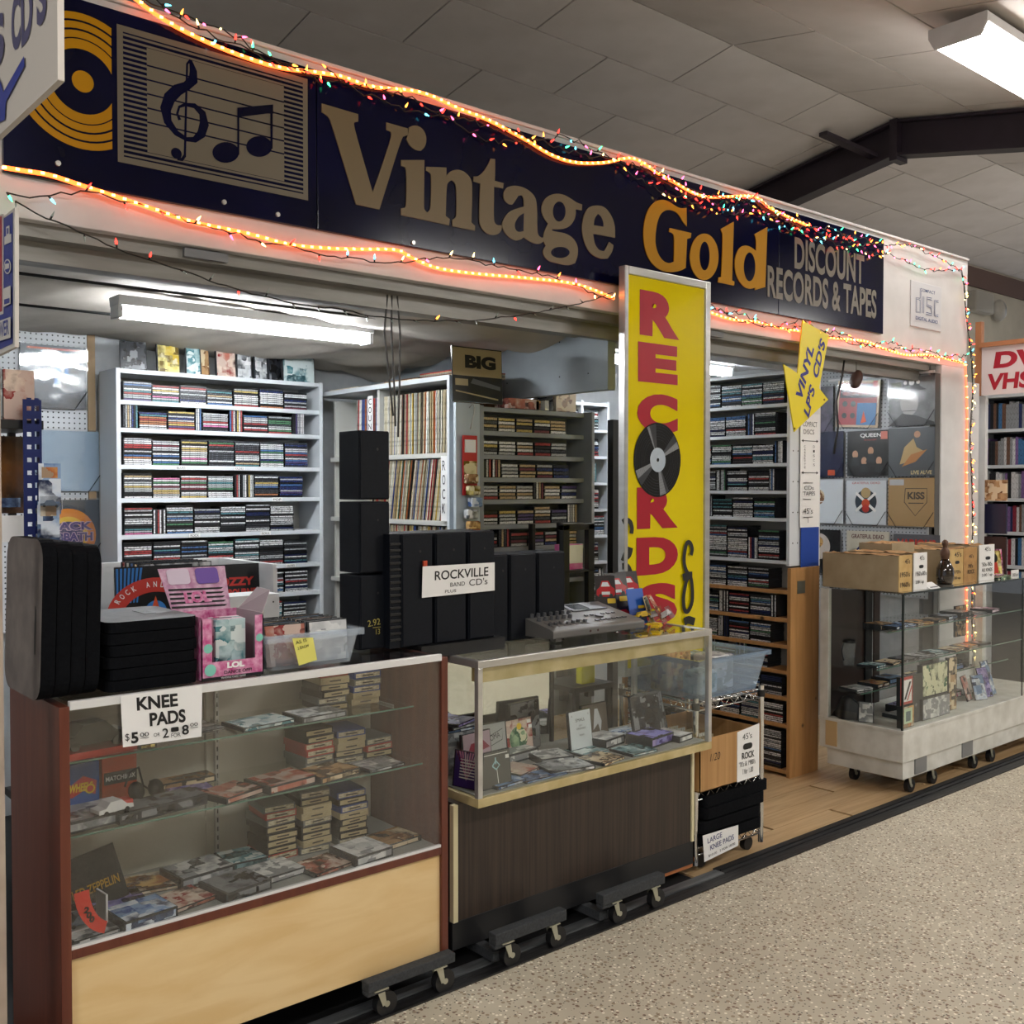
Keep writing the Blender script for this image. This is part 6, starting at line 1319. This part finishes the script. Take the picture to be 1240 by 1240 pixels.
for i, (x, y, z, w_, d_, h_, c, lb) in enumerate(((3.45, 2.98, .72, .16, .10, .20, 'orange', 'orange backed box poking out of the blue bin'), (3.62, 2.88, .72, .14, .12, .15, 'white', 'white wrapped pack in the blue bin'), (3.48, 2.84, .72, .12, .10, .10, 'teal', 'teal printed carton in the front of the blue bin'), (3.68, 3.03, .72, .12, .12, .13, 'blue', 'blue wrapped bundle at the back of the blue bin'))):
    mb = MB(); mb.box(x-w_/2, y-d_/2, z, x+w_/2, y+d_/2, z+h_, ARTS[c]); build(mb, 'packed_goods', None, lb, 'goods', bev=.01)
kraft = wood('striped_kraft', '#b98f5c', '#a57b4a', (40, 40, .8), .7)
t = thing('record_box', 'brown cardboard box of 45s with a white handwritten end flap on the trolley', 'box', (3.53, 2.9, .34))
x0, x1, y0, y1, z0, z1 = 3.31, 3.70, 2.70, 3.10, .345, .565
mb = MB()
for q in ((x0, y0, x1, y0+.004), (x0, y1-.004, x1, y1), (x0, y0, x0+.004, y1), (x1-.004, y0, x1, y1)): mb.box(q[0], q[1], z0, q[2], q[3], z1, kraft)
mb.box(x0, y0, z0, x1, y1, z0+.004, card); build(mb, 'carton', t)
mb = MB(); xw = 3.555; mb.prism([(xw, y0-.002, z0+.0), (x1+.01, y0-.002, z0+.005), (x1+.01, y0-.002, z1+.012), (xw, y0-.002, z1-.004)], (0, .001, 0), paper); build(mb, 'white_flap', t)
mb = MB(); fr = Fr((xw, y0-.0022, z0), (x1-xw, 0, 0), (0, 0, z1-z0), .0004)
mb.text(fr, "45's", .25, .80, .45, .12, ink); mb.rrect(fr, .27, .60, .72, .72, .12, .05, black); mb.text(fr, 'ROCK', .22, .42, .60, .13, ink, bold=.02); mb.text(fr, "'70's & 1980's", .08, .28, .78, .10, ink); mb.text(fr, '1 for 1.00', .25, .13, .5, .10, ink)
fr2 = Fr((x0, y0-.0006, z0), (x1-xw, 0, 0), (0, 0, z1-z0), .0004); mb.text(fr2, '1/20', .45, .55, .45, .14, ink, bold=-.01, shear=.2); build(mb, 'handwriting', t)
for k in range(8): mb = MB(); mb.box(x0+.02, y0+.05+.04*k, z0+.005, x1-.14, y0+.054+.04*k, z0+.185, lpm[('white', 'cream', 'tan')[k % 3]].materials[0]); build(mb, 'single_record', None, 'paper sleeved 45 standing in the brown box on the trolley', 'record', group='45s in the trolley box')
# lower knee pads
for i, (z, dx) in enumerate(((.11, 0), (.165, -.01), (.218, .02), (.265, .0))):
    if i == 3: P = rr_pts(3.37+dx, 2.72, 3.81, 3.10, .02)
    else: P = rr_pts(3.34+dx, 2.71, 3.76+dx, 3.08, .03)
    mb = MB(); mb.prism([(a, b, z) for a, b in P], (0, 0, .045), foam); build(mb, 'large_knee_pad', None, f'large black knee pad on the low trolley shelf, {ORD[i]} up', 'knee pad', group='large knee pads on the trolley', bev=.008)
def dk3(mb, fr):
    bb = mat('blue_marker', '#28346e', .5); mb.text(fr, 'LARGE', .12, .62, .42, .20, bb, bold=.01); mb.text(fr, 'KNEE PADS', .18, .33, .70, .20, bb, bold=.01); mb.text(fr, '$10.00   2 FOR 18.00', .12, .10, .78, .10, ink)
sign('price_sign', 'white handwritten large knee pads sign curling from the low black stack', [(851, 1012), (894, 999), (894, 1024), (853, 1044)], dk3, 2.70)
t = thing('stool', 'small dark stool behind the banner holding a yellow bag', 'stool', (3.19, 3.30, 0)); part(t, 'seat', 3.06, 3.18, .715, 3.30, 3.42, .739, black)
for x in (3.07, 3.27):
    for y in (3.19, 3.39): part(t, 'leg', x, y, 0, x+.02, y+.02, .715, black)
mb = MB(); mb.box(3.14, 3.22, .74, 3.22, 3.26, .90, mat('bright_yellow_bag', '#d6cf1c', .5)); mb.box(3.16, 3.225, .90, 3.20, 3.255, .95, mat('deep_blue_bag', '#1d2f78', .5)); build(mb, 'gift_bag', None, 'small yellow bag with a blue top seen through the showcase', 'bag', bev=.004)

# ---------------- boxes on the white showcase ----------------
tap = mat('torn_box_top', '#a98354', .8, noise=(22, 4), col2='#8a6438'); kb = mat('dull_box_board', '#a9987b', .8, noise=(9, 3), col2='#998769'); yb2_ = mat('yellowed_panel', '#c9ab73', .7, noise=(14, 3), col2='#b8965c')
def rbox(label, x0, x1, y0, y1, z1, front, side, txt, hole=False):
    t = thing('record_box', label, 'box', ((x0+x1)/2, (y0+y1)/2, 1.066)); z0 = 1.066
    mb = MB(); mb.box(x0, y0, z0, x1, y0+.004, z1, front); build(mb, 'end_flap', t)
    mb = MB(); mb.box(x0, y0+.004, z0, x0+.004, y1, z1-.004, side); mb.box(x1-.004, y0+.004, z0, x1, y1, z1-.006, side); mb.box(x0, y1-.004, z0, x1, y1, z1-.003, side); mb.box(x0+.004, y0+.004, z0, x1-.004, y1-.004, z0+.004, side); build(mb, 'carton', t)
    mb = MB(); n_ = 12
    V = [(x0+(x1-x0)*i/4, y0+.006+(y1-y0-.012)*j/n_, z1-.012+.016*R.random()) for j in range(n_+1) for i in range(5)]
    mb.add(V, [(j*5+i, j*5+i+1, (j+1)*5+i+1, (j+1)*5+i) for j in range(n_) for i in range(4)], tap); build(mb, 'torn_flaps', t)
    mb = MB(); fr = Fr((x0, y0-.0005, z0), (x1-x0, 0, 0), (0, 0, z1-z0), .0004)
    for tx, u, v, w_, h_ in txt: mb.text(fr, tx, u, v, w_, h_, ink, bold=.01)
    if hole: mb.rrect(fr, .38, .58, .70, .67, .10, .04, black)
    build(mb, 'handwriting', t); return t
rbox('long grey brown box of 45s along the near edge of the white showcase', 4.945, 5.075, 2.735, 3.185, 1.255, yb2_, kb, [("45's", .45, .76, .40, .14), ("1950's", .08, .40, .75, .14), ("1960's", .08, .12, .75, .14)])
rbox('box of 45s with a white cut handle flap beside the long grey brown box', 5.095, 5.235, 2.735, 3.12, 1.262, paper, kb, [("45's", .42, .80, .35, .12), ("1950's-80's", .12, .38, .80, .12), ('2.00 / up', .12, .14, .62, .12)], True)
rbox('yellowed box of 45s with a handle hole behind the dark bottle', 5.53, 5.69, 2.76, 3.14, 1.262, yb2_, kb, [("45's", .35, .78, .5, .14), ("1970's", .2, .30, .6, .10), ('2.00 up', .2, .12, .6, .10)], True)
rbox('torn taped box of 45s between the yellowed and white boxes', 5.705, 5.865, 2.765, 3.14, 1.265, card, kb, [("45's", .4, .70, .35, .10), ("70's", .3, .42, .4, .1), ('ROCK', .3, .25, .5, .12)])
rbox('box of 45s with a tall white end flap, farthest along the white showcase', 5.885, 6.075, 2.76, 3.14, 1.275, paper, kb, [("45's", .35, .82, .38, .12), ("'50s-'80s", .15, .40, .7, .11), ('ALL KINDS', .15, .25, .7, .10), ('2.00 / up', .15, .10, .7, .10)], True)
rbox('long brown box of 45s across the back of the white showcase top', 5.255, 5.50, 2.95, 3.15, 1.30, kb, kb, [])
mb = MB(); mb.box(5.24, 2.85, 1.066, 5.34, 2.852, 1.20, mat('pale_blue_paper', '#b3bccb', .6)); build(mb, 'paper_sheet', None, 'pale blue written sheet standing behind the dark bottle', 'paper')
t = thing('price_card', 'small folded white price card lying before the dark bottle', 'price card', (5.28, 2.72, 1.066)); mb = MB(); mb.prism([(5.235, 2.715, 1.066), (5.235, 2.765, 1.095), (5.235, 2.80, 1.066)], (.11, 0, 0), paper); mb.prism([(5.25, 2.722, 1.0715), (5.33, 2.722, 1.0715), (5.33, 2.727, 1.0745), (5.25, 2.727, 1.0745)], (0, 0, .0005), ink); build(mb, 'card', t)
t = thing('figure_bottle', 'dark brown glass bottle shaped like a guitar body with a figure neck', 'bottle', (5.44, 2.74, 1.066)); bg = mat('brown_bottle_glass', '#1d120c', .08, coat=1)
mb = MB(); mb.lathe((5.44, 2.74, 1.066), [(.032, 0), (.043, .03), (.048, .06), (.045, .10), (.030, .13), (.020, .15)], bg, 20); build(mb, 'body', t)
mb = MB(); mb.lathe((5.44, 2.74, 1.212), [(.020, 0), (.026, .03), (.024, .05), (.013, .065), (.012, .075), (.018, .085), (.016, .10), (.006, .11)], mat('bronze_figure', '#5a4032', .4, .4), 14); build(mb, 'figure', t)
mb = MB(); mb.cyl((5.44, 2.74, 1.064), (5.44, 2.74, 1.078), .045, mat('pewter', '#6b6a66', .3, .8), 16); build(mb, 'base', t)
def q4(mb, fr): mb.rect(fr, .1, .08, .9, .92, ARTS['yellow']); mb.circ(fr, .5, .65, .2, blk); mb.pr(fr, [(.3,.1),(.7,.1),(.65,.5),(.35,.5)], rred)
stand('bright framed comic picture standing at the far end of the white showcase', 6.18, 2.80, 1.0775, .14, .165, 'pink', -.3, dec=q4, nm='framed_picture', cat='picture')
mb = MB(); mb.box(6.09, 2.74, 1.066, 6.36, 2.86, 1.077, ARTS['green']); build(mb, 'flat_box', None, 'flat green and white box under the comic picture', 'box'); mb = MB(); mb.box(6.22, 2.725, 1.066, 6.32, 2.727, 1.115, paper); fr = Fr((6.22, 2.7245, 1.066), (.1, 0, 0), (0, 0, .049)); mb.text(fr, '2.00 Each', .1, .2, .8, .4, ink); build(mb, 'price_card', None, 'white price card leaning at the far corner of the white showcase', 'price card')

# ---------------- LP wall of the second bay ----------------
def wl(label, ya, za, w_, col, dec=None, mtx=None, tilt=0, h_=None):
    U = Vector((0, -math.cos(tilt), math.sin(tilt)))*w_; V = Vector((0, math.sin(tilt), math.cos(tilt)))*(h_ or w_)
    peglp(label, 0, 0, 0, col, (6.185, ya, za), U, V, dec, mtx)
def w1(mb, fr):
    mb.rect(fr, .05, .05, .95, .95, mat('brick_red_print', '#9c2f33', .4)); mb.rect(fr, .07, .63, .93, .93, mat('dark_plum', '#2c1f2c', .4)); mb.text(fr, 'MONICA', .3, .80, .4, .07, rred, bold=.03); mb.text(fr, 'BEST OF THE BLUES', .15, .69, .7, .06, rred, bold=.02)
    for a, b in ((.2, .5), (.4, .5), (.2, .25), (.4, .25)): mb.circ(fr, a, b, .06, blk)
    mb.rect(fr, .5, .05, .95, .52, mat('lake_blue', '#2f74b0', .4)); mb.pr(fr, [(.6,.08),(.66,.35),(.74,.12)], ora); mb.rect(fr, .85, .72, .95, .99, redp)
wl('tilted cream edged LP with red squares and a blue inset, wall top', 3.89, 2.02, .31, 'red', w1, mat('lp_cream_edge', '#cbb79c', .4), -.06)
def w2(mb, fr): mb.circ(fr, .45, .48, .2, mat('face_grey', '#a8a8a8', .4), rv=.28); mb.pr(fr, [(.18,.66),(.82,.72),(.68,.80),(.62,.95),(.32,.93),(.28,.76)], blk); mb.circ(fr, .36, .88, .04, paper); mb.circ(fr, .5, .88, .06, paper); mb.circ(fr, .64, .88, .04, paper); mb.pr(fr, [(0,0),(.3,.25),(.6,.2),(1,.05),(1,0)], blk); mb.rect(fr, .05,.8,.28,.9, mat('olive_tag', '#3c4420', .5)); mb.rib(fr, [(.3,.3,.006),(.6,.3,.006)], blk)
wl('black and white portrait LP of a person in a dark hat, wall top', 3.50, 2.005, .31, 'white', w2, mat('photo_grey', '#7c8082', .35, noise=(9, 4), col2='#4c5054'))
def w3(mb, fr):
    mb.text(fr, 'QUEEN', .32, .84, .5, .10, paper, bold=.02); mb.text(fr, 'IN CONCERT', .42, .78, .3, .03, rred)
    for a, b in ((.2, .48), (.42, .33), (.58, .55), (.78, .33)): mb.circ(fr, a, b, .07, mat('skin_print', '#b78a6c', .5), rv=.09); mb.pr(fr, [(a-.12, b-.25), (a+.12, b-.25), (a+.05, b-.06), (a-.05, b-.06)], mat('coat_dark', '#23262a', .5))
    mb.rect(fr, .82, .80, .98, .97, mat('salmon_tag', '#cf7a6a', .5))
wl('black LP with white QUEEN title and four pale faces', 3.80, 1.685, .30, 'black', w3, MC['cover_black'])
def w4(mb, fr): mb.pr(fr, [(.25,.25),(.35,.60),(.55,.78),(.62,.6),(.8,.5),(.6,.35),(.45,.3)], mat('sand_print', '#b59c6a', .5)); mb.circ(fr, .63, .86, .07, MC['skin_print']); mb.pr(fr, [(.3,.2),(.5,.45),(.85,.55),(.6,.3)], mat('amber_print', '#b0763c', .5)); mb.text(fr, 'LIVE ALIVE', .5, .04, .45, .08, mat('cream_print', '#cdbb8c', .5), bold=.03)
wl('slate LP with a seated guitar player in a sand coat', 3.50, 1.68, .31, 'grey', w4, mat('slate_cover', '#4b5157', .35))
def w5(mb, fr): mb.circ(fr, .35, .6, .18, ARTS['brown']); mb.rect(fr, .2, .48, .5, .5, paper); mb.circ(fr, .35, .53, .06, paper)
wl('white LP with a small round emblem, lower row beside the paper list', 4.13, 1.365, .30, 'white', w5, mat('cover_white', '#cfd5da', .35))
def w6(mb, fr): mb.text(fr, 'GRATEFUL DEAD', .15, .92, .7, .05, rred); mb.circ(fr, .5, .52, .27, mat('ink_teal', '#2b3a48', .4)); mb.circ(fr, .5, .72, .12, MC['sand_print']); mb.rib(fr, [(.25,.72,.03),(.75,.3,.03)], paper); mb.rib(fr, [(.75,.72,.03),(.25,.3,.03)], paper); mb.circ(fr, .5, .48, .10, ora); mb.circ(fr, .5, .36, .09, rred)
wl('white LP with a dark crossed round emblem, middle of the lower row', 3.805, 1.365, .29, 'white', w6, MC['cover_white'])
def w7(mb, fr):
    dkb = mat('sepia_ink', '#43392c', .5); mb.rib(fr, [(.38,.78,.008),(.85,.78,.008),(.85,.50,.008),(.60,.22,.008),(.36,.50,.008),(.38,.78,.008)], dkb); mb.text(fr, 'KISS', .43, .56, .37, .15, dkb, bold=.04); mb.rect(fr, .45, .47, .78, .49, dkb); mb.rect(fr, .03, .85, .35, .97, plastw)
wl('tan kraft LP with a KISS shield outline', 3.50, 1.36, .31, 'brown', w7, mat('kraft_cover', '#a5875a', .5))
def w8(mb, fr): mb.circ(fr, .45, .62, .30, mat('disc_pale', '#c9c0b8', .4)); mb.circ(fr, .45, .72, .12, ARTS['orange']); mb.circ(fr, .45, .62, .05, blk)
wl('black sleeve with a pale picture disc, bottom row', 4.15, 1.02, .30, 'black', w8, MC['cover_black'])
def w9(mb, fr): mb.text(fr, 'GRATEFUL DEAD', .12, .84, .76, .09, mat('wine_print', '#5c1f28', .5), bold=.02); mb.circ(fr, .5, .42, .32, mat('night_blue', '#1d2c6c', .4)); mb.circ(fr, .5, .42, .28, paper); mb.circ(fr, .5, .42, .26, rred, a0=60, a1=240); mb.circ(fr, .5, .42, .26, MC['night_blue'], a0=-120, a1=60)
wl('cream LP with a red and blue round emblem, bottom row', 3.80, 1.01, .31, 'white', w9, mat('cover_cream', '#c9c3b2', .4))
def wa(mb, fr): mb.text(fr, 'VARIOUS', .08, .70, .84, .2, rred, bold=.05)
wl('grey LP with broad red lettering, bottom row by the door track', 3.46, 1.0, .31, 'red', wa, mat('grey_cover', '#55565c', .4))
wl('dark LP hidden behind the yellow arrow point', 4.22, 1.99, .31, 'black', None, mat('murky_cover', '#2b2c34', .3, noise=(14, 3), col2='#5b5468')); wl('deep navy LP with a small orange mark beside the paper list', 4.14, 1.68, .31, 'blue', lambda mb, fr: mb.rect(fr, .62, .04, .8, .16, ora), mat('deep_navy_cover', '#0c1334', .3))
t = thing('hanging_football', 'small brown leather ball hanging on a cord above the LP wall', 'ball', (5.46, 3.3, 2.2)); mb = MB(); T = Matrix.Rotation(.5, 4, 'Y')
V = []; n_ = 12
for i in range(n_+1):
    a = PI*i/n_; r = .035*math.sin(a)**.8 if 0 < i < n_ else .0005
    V += [Vector((5.46, 3.3, 2.245))+(T @ Vector((r*math.cos(2*PI*j/12), r*math.sin(2*PI*j/12), .06*math.cos(a)))) for j in range(12)]
mb.add(V, [(i*12+j, i*12+(j+1) % 12, (i+1)*12+(j+1) % 12, (i+1)*12+j) for i in range(n_) for j in range(12)], mat('brown_leather', '#3e2a24', .5), True); build(mb, 'ball', t); mb = MB(); mb.tube([(5.46, 3.3, 2.29), (5.46, 3.3, 2.40)], .0025, black, 5); build(mb, 'cord', t)
t = thing('hanging_cable', 'dark grey cables hanging in a loop before the record shelf', 'cable', (2.21, 3.3, 1.9))
for dx, zb2 in ((0, 1.84), (.025, 1.80), (-.02, 1.88)):
    mb = MB(); mb.tube([(2.20+dx, 3.3, 2.34), (2.205+dx*1.6, 3.31, 2.2), (2.21+dx, 3.30, 2.0), (2.215+dx*.5, 3.3, zb2)], .004, mat('cable_grey', '#4b4a48', .6), 6); build(mb, 'strand', t)
t = thing('power_cable', 'black cable hanging behind the yellow arrow', 'cable', (5.2, 3.28, 2.0)); mb = MB(); mb.tube([(5.30, 3.28, 2.34), (5.28, 3.28, 2.25), (5.22, 3.28, 2.10), (5.24, 3.28, 1.95), (5.20, 3.28, 1.80)], .006, black, 6); build(mb, 'cord', t)

# ---------------- the next booth ----------------
t = thing('book_shelf', 'white bookcase of films in the next booth under the banner', 'shelf', (7.7, 3.3, 0))
part(t, 'side_panel', 7.45, 3.52, 0, 7.48, 3.56, 2.28, rw); part(t, 'side_panel', 7.48, 3.535, 0, 7.75, 3.56, 2.28, rw); part(t, 'back_panel', 7.75, 2.7, 0, 7.77, 3.56, 2.28, mat('dark_case_back', '#23242c', .6))
zb_s = (2.27, 2.02, 1.76, 1.52, 1.28, 1.04)
for z in zb_s: part(t, 'shelf', 7.48, 2.7, z-.012, 7.75, 3.54, z+.012, rw)
rr = random.Random(8); BC = {'blue': '#3f6e9c', 'grey': '#8f9296', 'crimson': '#8a2c3c', 'navy': '#24305c', 'violet': '#7b5f94', 'white': '#cfcfd2', 'black': '#1e1f24', 'brown': '#6e5040'}
for i, z in enumerate(zb_s[1:]):
    y = 3.52; k = 0
    while y > 2.95:
        c = rr.choice(list(BC)); w_ = rr.uniform(.014, .028); h_ = rr.uniform(.17, .2)
        mb = MB(); mb.box(7.50, y-w_, z+.0125, 7.64, y, z+.0125+h_, spinemat('book_'+c, [BC[c], BC[c]], (200, 200, 70), dark=.6)); build(mb, 'film_case', None, f'{c} film case spine on the {ORD[i]} shelf of the next booth', 'film case', group=f'{c} film cases, {ORD[i]} shelf, next booth'); y -= w_+.001; k += 1
for i, (z0, z1, c, lb) in enumerate(((1.52, 1.66, 'brown', 'brown poster tube case hung on the next booth post'), (1.30, 1.50, 'blue', 'dark blue cover hung on the next booth post'), (1.02, 1.28, 'black', 'maroon black book with gold title hung by the next booth post'))):
    mb = MB(); mb.box(6.90, 3.06, z0, 6.92, 3.2045, z1, {'brown': ARTS['brown'], 'blue': MC['deep_navy_cover'], 'black': mat('maroon_black', '#2a1416', .4)}[c]); build(mb, 'hung_cover', None, lb, 'cover', bev=.001)
# ---------------- strings of coloured lights ----------------
BC2 = {'red': (1, .03, .02), 'orange': (1, .30, .04), 'yellow': (1, .72, .25), 'green': (.05, 1, .35), 'blue': (.10, .75, 1), 'pink': (1, .10, .25)}
sockm = mat('dark_green_socket', '#0c140e', .5); wirem = mat('dark_green_wire', '#0d1710', .55)
bmesh_ = {}
for k, c in BC2.items():
    m = mat('lit_bulb_'+k, tuple(c), .3, es=BULB_E, ecol=tuple(c)); mb = MB()
    mb.cyl((0, 0, 0), (0, 0, .016), .0042, sockm, 6); mb.cyl((0, 0, .016), (0, 0, .026), .0048, m, 6, .0052, caps=False); mb.cyl((0, 0, .026), (0, 0, .042), .0052, m, 6, .0008)
    bmesh_[k] = mb.mesh('bulb')
md_ = MB(); md_.cyl((0, 0, 0), (0, 0, .016), .0042, sockm, 6); md_.cyl((0, 0, .016), (0, 0, .040), .0048, mat('unlit_bulb', '#9aa7a0', .1), 6, .0008); bmesh_['dark'] = md_.mesh('bulb')
def smooth_path(P, n=6):
    out = []
    for i in range(len(P)-1):
        p0, p1, p2, p3 = P[max(i-1, 0)], P[i], P[i+1], P[min(i+2, len(P)-1)]
        for k in range(n):
            t = k/n; out.append(.5*((2*p1)+(-p0+p2)*t+(2*p0-5*p1+4*p2-p3)*t*t+(-p0+3*p1-3*p2+p3)*t**3))
    return out+[P[-1]]
def resample(P, d):
    out = [P[0]]; acc = 0
    for a, b in zip(P, P[1:]):
        L_ = (b-a).length; s_ = d-acc
        while s_ <= L_: out.append(a+(b-a)*(s_/L_)); s_ += d
        acc = L_-(s_-d)
    return out
def lights(label, pts, Y, spacing, seed, pal, jit=.012, dirs=None, wires=1, spread=.0, unlit=0, wr=.0024):
    rr = random.Random(seed); P = smooth_path([at(x, y, Y=Y) for x, y in pts])
    t = thing('string_lights', label, 'fairy lights', tuple(P[0]))
    for w_ in range(wires):
        Q = resample(P, .03); Q = [q+Vector((rr.uniform(-jit, jit)*.3, -.004*rr.random()-.003*w_, rr.uniform(-jit, jit)+(spread*math.sin(i*.21+w_*2.1) if spread else 0))) for i, q in enumerate(Q)]
        mb = MB(); mb.tube(Q, wr, wirem, 5); build(mb, 'wire', t)
        for q in resample(Q, spacing):
            c = rr.choice(pal) if rr.random() > unlit else 'dark'
            o = bpy.data.objects.new('bulb', bmesh_[c]); COL.objects.link(o); o.parent = t
            o.location = q+Vector((0, -.003, 0))-Vector(t.location)
            a = rr.choice(dirs) if dirs else rr.uniform(0, 2*PI)
            o.scale = (.72, .72, .72); o.rotation_euler = Euler((rr.uniform(.2, .9), a+rr.uniform(-.5, .5), 0)); 
    return t
UPD = (0, 0, PI, PI, .6, PI-.6, -.6)
allc = ['red', 'orange', 'yellow', 'green', 'blue', 'pink']; warm = ['red', 'red', 'red', 'red', 'pink', 'pink', 'orange', 'orange', 'orange', 'yellow', 'green', 'blue']
lights('dark green wire of coloured bulbs draped under the navy sign, near half', [(8, 235), (44, 238), (88, 233), (108, 230), (146, 242), (203, 259), (244, 273), (288, 283), (312, 293), (349, 298), (380, 307), (431, 314), (482, 317), (532, 312), (556, 314), (600, 322), (651, 332), (685, 341), (719, 356), (742, 362)], 3.17, .115, 1, allc, .006, UPD)
lights('loose loop of mostly unlit bulbs hanging across the first bay', [(18, 243), (44, 259), (91, 278), (135, 298), (169, 312), (217, 327), (251, 339), (291, 352), (332, 362), (366, 369), (406, 374), (465, 385), (515, 388), (566, 388), (617, 383), (651, 378), (685, 371), (719, 363), (746, 352)], 3.16, .10, 2, ['red', 'orange', 'green', 'yellow'], .003, UPD, unlit=.72)
lights('coloured bulbs crowded along the sign top over the stave plate', [(172, -4), (228, 28), (288, 52), (340, 76), (395, 97)], 3.165, .065, 3, warm, .012, wires=2, spread=.015)
lights('coloured bulbs along the sign top over the word Vintage', [(395, 97), (450, 117), (500, 126), (545, 138), (590, 160), (640, 172), (690, 176), (740, 190), (790, 218)], 3.165, .085, 4, warm, .012, wires=2, spread=.03)
lights('dense tangle of coloured bulbs along the sign top over the word Gold', [(790, 216), (830, 234), (870, 248), (910, 250), (950, 268), (990, 282), (1030, 294), (1076, 304)], 3.162, .05, 5, warm, .014, wires=3, spread=.04)
lights('coloured bulbs along the top of the white fascia end', [(1076, 297), (1100, 297), (1125, 308), (1145, 318), (1163, 328)], 3.185, .06, 6, warm, .012, wires=1)
lights('second row of coloured bulbs across the white fascia end', [(1076, 306), (1095, 316), (1120, 326), (1140, 328), (1163, 326)], 3.185, .06, 7, warm, .008, wires=1)
lights('tangled coloured bulbs under the navy sign, far half', [(857, 372), (880, 382), (910, 388), (940, 394), (965, 392), (990, 404), (1020, 408), (1050, 416), (1080, 420), (1110, 428), (1140, 430), (1170, 436)], 3.165, .075, 8, warm, .012, wires=2, spread=.02)
lights('coloured bulbs running down the fascia corner', [(1163, 326), (1167, 350), (1169, 380), (1173, 410), (1176, 437)], 3.185, .05, 9, warm, .006, wires=2, spread=.012)
lights('coloured bulbs hanging down the white corner post', [(1176, 437), (1177, 480), (1174, 530), (1176, 580), (1177, 640), (1176, 700), (1177, 790)], 3.185, .055, 10, ['orange', 'orange', 'yellow', 'yellow', 'red'], .010, wires=2, spread=.015, unlit=.35)
ropem = mat('rope_light_tube', '#ff5a12', .3, es=ROPE_E, ecol=(1, .12, .02)); ledm = mat('rope_light_lamp', '#ffcf70', .3, es=ROPE_E*2.2, ecol=(1, .42, .09))
ropedim = mat('rope_light_tube_dim', '#ff7a5a', .3, es=ROPE_E*.25, ecol=(1, .22, .10))
def rope(label, pts, Y, step=.034, tm=None):
    P = resample(smooth_path([at(x, y, Y=Y) for x, y in pts]), .02)
    t = thing('rope_light', label, 'rope light', tuple(P[0])); mb = MB(); mb.tube(P, .0065, tm or ropem, 6); build(mb, 'tube', t)
    Q = resample(P, step)
    me = MB(); me.box(-.005, -.0078, -.0035, .005, .004, .0035, ledm); me = me.mesh('lamp')
    if len(Q) <= 300:
        for q in Q:
            o = bpy.data.objects.new('lamp', me); COL.objects.link(o); o.parent = t; o.location = q-Vector(t.location)
rope('glowing orange rope light along the top edge of the navy sign', [(158, -6), (200, 25), (260, 55), (330, 80), (385, 88), (414, 93), (450, 105), (509, 112), (556, 132), (590, 145), (634, 168), (668, 188), (698, 197), (732, 197), (766, 192), (797, 210), (815, 220), (853, 238), (911, 238), (934, 253), (977, 273)], 3.166)
rope('glowing orange rope light under the near half of the navy sign', [(5, 203), (30, 207), (60, 212), (100, 225), (140, 238), (185, 253), (230, 268), (300, 283), (350, 296), (400, 301), (440, 302), (480, 303), (500, 313), (530, 325), (580, 332), (650, 338), (700, 345), (745, 362)], 3.171)
rope('glowing orange rope light under the far half of the navy sign', [(856, 377), (886, 387), (917, 390), (943, 397), (974, 402), (1005, 409), (1046, 413), (1072, 423), (1098, 430), (1124, 430), (1168, 440)], 3.171)
rope('orange rope light running down the white corner post', [(1169, 442), (1171, 500), (1170, 560), (1171, 620), (1170, 700), (1171, 780)], 3.19, .07, ropedim)
